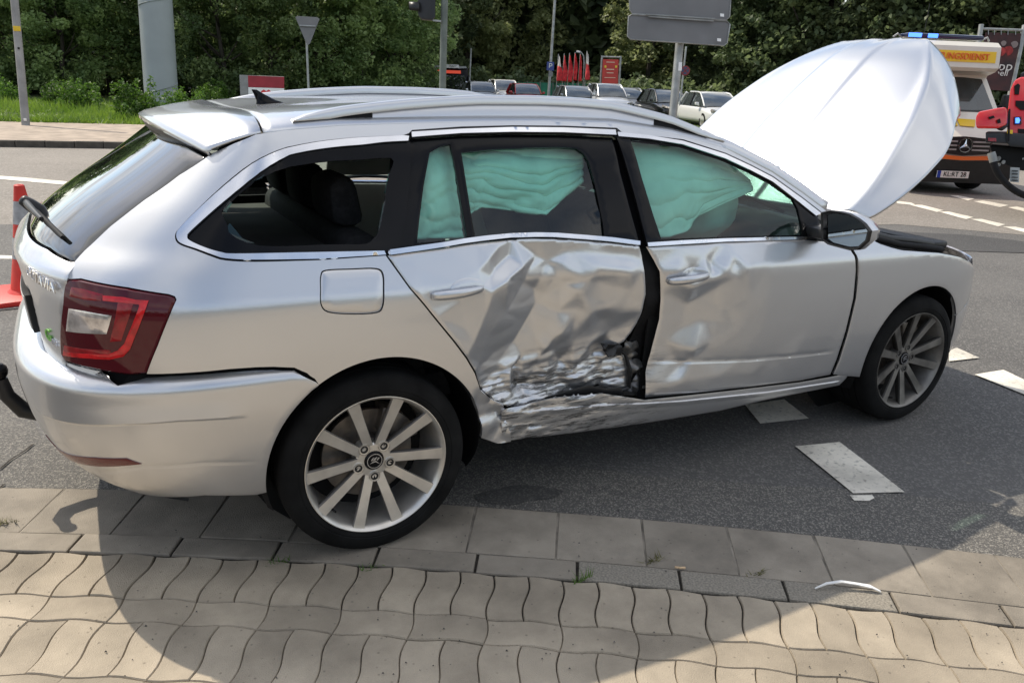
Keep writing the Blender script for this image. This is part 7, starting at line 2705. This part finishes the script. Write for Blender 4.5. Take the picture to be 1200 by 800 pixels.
bm = bmesh.new(); bm_tube(bm, [local(t, at_d(x, y, DF - 0.12)) for x, y in spline(hose, 4)], 0.042, 12)
bm_obj('hose', bm, M['rubber'], t, smooth=True)
bm = bmesh.new(); bm_tube(bm, [local(t, at_d(x, y, DF - 0.12)) for x, y in ((1161.5, 179), (1163, 184), (1164.5, 190))], [0.05, 0.052, 0.05], 12)
bm_obj('hose_coupling', bm, M['galv'], t, sharp=50)
for (x, y, r_) in ((1170, 186, 0.028), (1176, 190, 0.022), (1171, 193, 0.018), (1199, 186, 0.01)):
    c = local(t, at_d(x, y, DF - 0.02))
    lathe('pipe_fitting', [(-0.08, 0.0005), (-0.08, r_), (0.1, r_)], M['galv'], t, 14, 'Y', tuple(c))
S_('number_plate', [(1184, 196), (1195, 196.8), (1194, 214), (1183, 213)], M['galv'], -0.06, 0.02)
for y in (199.5, 203, 207, 210.5):
    S_('plate_print', [(1186, y), (1193, y + .4), (1193, y + 1.6), (1186, y + 1.2)], M['black_plastic'], -0.075, 0.012)
bm = bmesh.new(); bm_tube(bm, [local(t, at_d(1182, 166, DF - 0.13)), local(t, at_d(1183, 128, DF - 0.13))], 0.012, 6)
bm_obj('cable', bm, M['rubber'], t)
lathe('tyre', [(-0.25, 0.25), (-0.25, 0.46), (-0.20, 0.50), (0.1, 0.50), (0.14, 0.25)], M['rubber'], t, 30, 'X', (0.75, 1.0, 0.50))
lathe('rim', [(-0.22, 0.25), (-0.18, 0.2), (-0.20, 0.0005)], M['galv'], t, 20, 'X', (0.75, 1.0, 0.50))

# ---- banner on a pole frame
o_, rz = face_frame(1175, 19)
t = thing('banner', 'dark red printed banner hung in a steel pole frame behind the ambulance', 'banner', o_, rz)
pole_part('post', t, at_d(1141, 120, 19) + Vector((0, 0, -1.4)), at_d(1150, 29, 19), 0.055, M['galv'], 12)
pole_part('post', t, at_d(1178, 140, 19) + Vector((0, 0, -1.0)), at_d(1201, 30, 19), 0.06, M['galv'], 12)
pole_part('cross_bar', t, at_d(1151, 34, 19), at_d(1262, 38, 19), 0.03, M['galv'], 10)
mb = mat('banner_print', (0.022, 0.012, 0.012), 0.7, col2=(0.075, 0.02, 0.018), vscale=2.2, detail=3)
bn = slab('banner_cloth', [(1155, 38), (1198, 39.5), (1183, 107), (1140, 104)], 19.0, 0.015, mb, t)
lettering('banner_lettering', 'opp', 0.30, local(t, at_d(1174, 78, 18.97)), (1, 0, 0), (0.05, 0, 1), M['flag_white'], bn, 0.004)
lettering('banner_lettering', 'nell', 0.19, local(t, at_d(1174, 86, 18.97)), (1, 0, 0), (0.05, 0, 1), M['flag_white'], bn, 0.004)
for (x, y, r_) in ((1176, 51, 0.06), (1188.5, 52.5, 0.08)):
    lathe('print_disc', [(-0.008, 0.0005), (-0.008, r_ * 0.55), (-0.008, r_), (0.004, r_)], mat('print_grey', (0.25, 0.2, 0.19), 0.6), bn, 18, 'Y', tuple(local(t, at_d(x, y, 18.98))))
for (x, y, r_) in ((1181, 60, 0.11), (1173, 61, 0.10)):
    lathe('print_disc', [(-0.006, 0.0005), (-0.006, r_), (0.004, r_)], mat('print_red', (0.30, 0.03, 0.03), 0.6, var=0.5, vscale=8), bn, 18, 'Y', tuple(local(t, at_d(x, y, 18.98))))
for x in (1158, 1165, 1173, 1181, 1190):
    slab('banner_tie', [(x, 35), (x + 0.8, 35), (x + 0.6, 41), (x - 0.2, 41)], 18.98, 0.03, M['galv'], t)

# ---- small things on the pavement
q = [at_z(*p, 0.012) for p in ((955, 688.5), (968, 686.5), (985, 686), (1003, 687.5), (1020, 689.5), (1032, 692))]
bm = bmesh.new()
vs1, vs2 = [], []
for i, p in enumerate(q):
    wdt = (0.002, 0.005, 0.006, 0.006, 0.009, 0.004)[i]
    dn = Vector((0.5, 0.86, 0)) * wdt
    z = (0.0, 0.012, 0.018, 0.014, 0.010, 0.0)[i]
    vs1.append(bm.verts.new(p + dn + Vector((0, 0, z)))); vs2.append(bm.verts.new(p - dn + Vector((0, 0, z))))
for i in range(len(q) - 1):
    bm.faces.new((vs1[i], vs1[i + 1], vs2[i + 1], vs2[i]))
o = bm_obj('plastic_strip', bm, M['white_paint'])
md = o.modifiers.new('thickness', 'SOLIDIFY'); md.thickness = 0.003
tag(o, 'bent white plastic strip lying on the kerb joint', 'debris')
o = tube('cigarette_end', [at_z(791, 664, 0.010), at_z(797, 665, 0.010), at_z(803, 664.8, 0.010)], 0.004, mat('cigarette', (0.6, 0.42, 0.25), 0.8, var=0.3, vscale=120))
tag(o, 'cigarette end lying on the kerb below the gutter stones', 'cigarette end')
for k, (px, py, h, label, nb) in enumerate([(681, 681, 0.045, 'small grass tuft growing in the paver joint below the kerb', 26), (766, 657, 0.030, 'brownish weed tuft in the joint of the gutter stones', 30), (888, 671, 0.020, 'flat moss patch in the gutter joint right of the cigarette end', 22), (322, 661, 0.03, 'small weed in the joint beside the rear wheel', 22), (438, 665, 0.02, 'tiny weed in the joint right below the rear wheel', 16), (5, 614, 0.03, 'weed patch in the gutter joint at the left edge', 30)]):
    p = at_z(px, py, 0.0)
    r = np.random.default_rng(k + 50)
    V, F = [], []
    for i in range(nb):
        a = r.uniform(0, 6.28); q_ = r.uniform(0, 0.03)
        b0 = np.array([q_ * math.cos(a) * 1.8, -q_ * math.sin(a) * 0.4 - 0.0, 0])
        tip = b0 + np.array([r.normal() * 0.018, r.normal() * 0.018, h * r.uniform(0.4, 1.1)])
        s_v = np.array([math.cos(a), math.sin(a), 0]) * 0.0022
        V += [b0 - s_v, b0 + s_v, tip]; F.append((3 * i, 3 * i + 1, 3 * i + 2))
    o = mesh_obj('weed_tuft', V, F, M['weed'] if k in (0, 3, 4) else mat('dry_weed', (0.14, 0.13, 0.05), 0.9, var=0.4, vscale=60), smooth=False, loc=p)
    tag(o, label, 'weed', 'weeds in the paving joints')
# crumbs of glass and grit under the torn door and on the paving
r = np.random.default_rng(99)
V, F = [], []
C = []
for i in range(260):
    if i < 150:
        c = at_z(r.uniform(560, 800), r.uniform(560, 600), 0); z = Zr
    else:
        c = at_z(r.uniform(0, 1200), r.uniform(600, 800), 0); z = 0.0
    C.append((c.x, c.y, z + 0.008, r.uniform(0.0015, 0.004)))
for (x, y, z, s) in C:
    b = len(V)
    V += [(x - s, y, z), (x + s * 0.6, y + s, z), (x + s * 0.8, y - s, z), (x, y, z + s * 1.2)]
    F += [(b, b + 1, b + 3), (b + 1, b + 2, b + 3), (b + 2, b, b + 3)]
o = mesh_obj('grit', V, F, mat('grit', (0.10, 0.09, 0.08), 0.8, var=0.8, vscale=20), smooth=False)
o['kind'] = 'stuff'
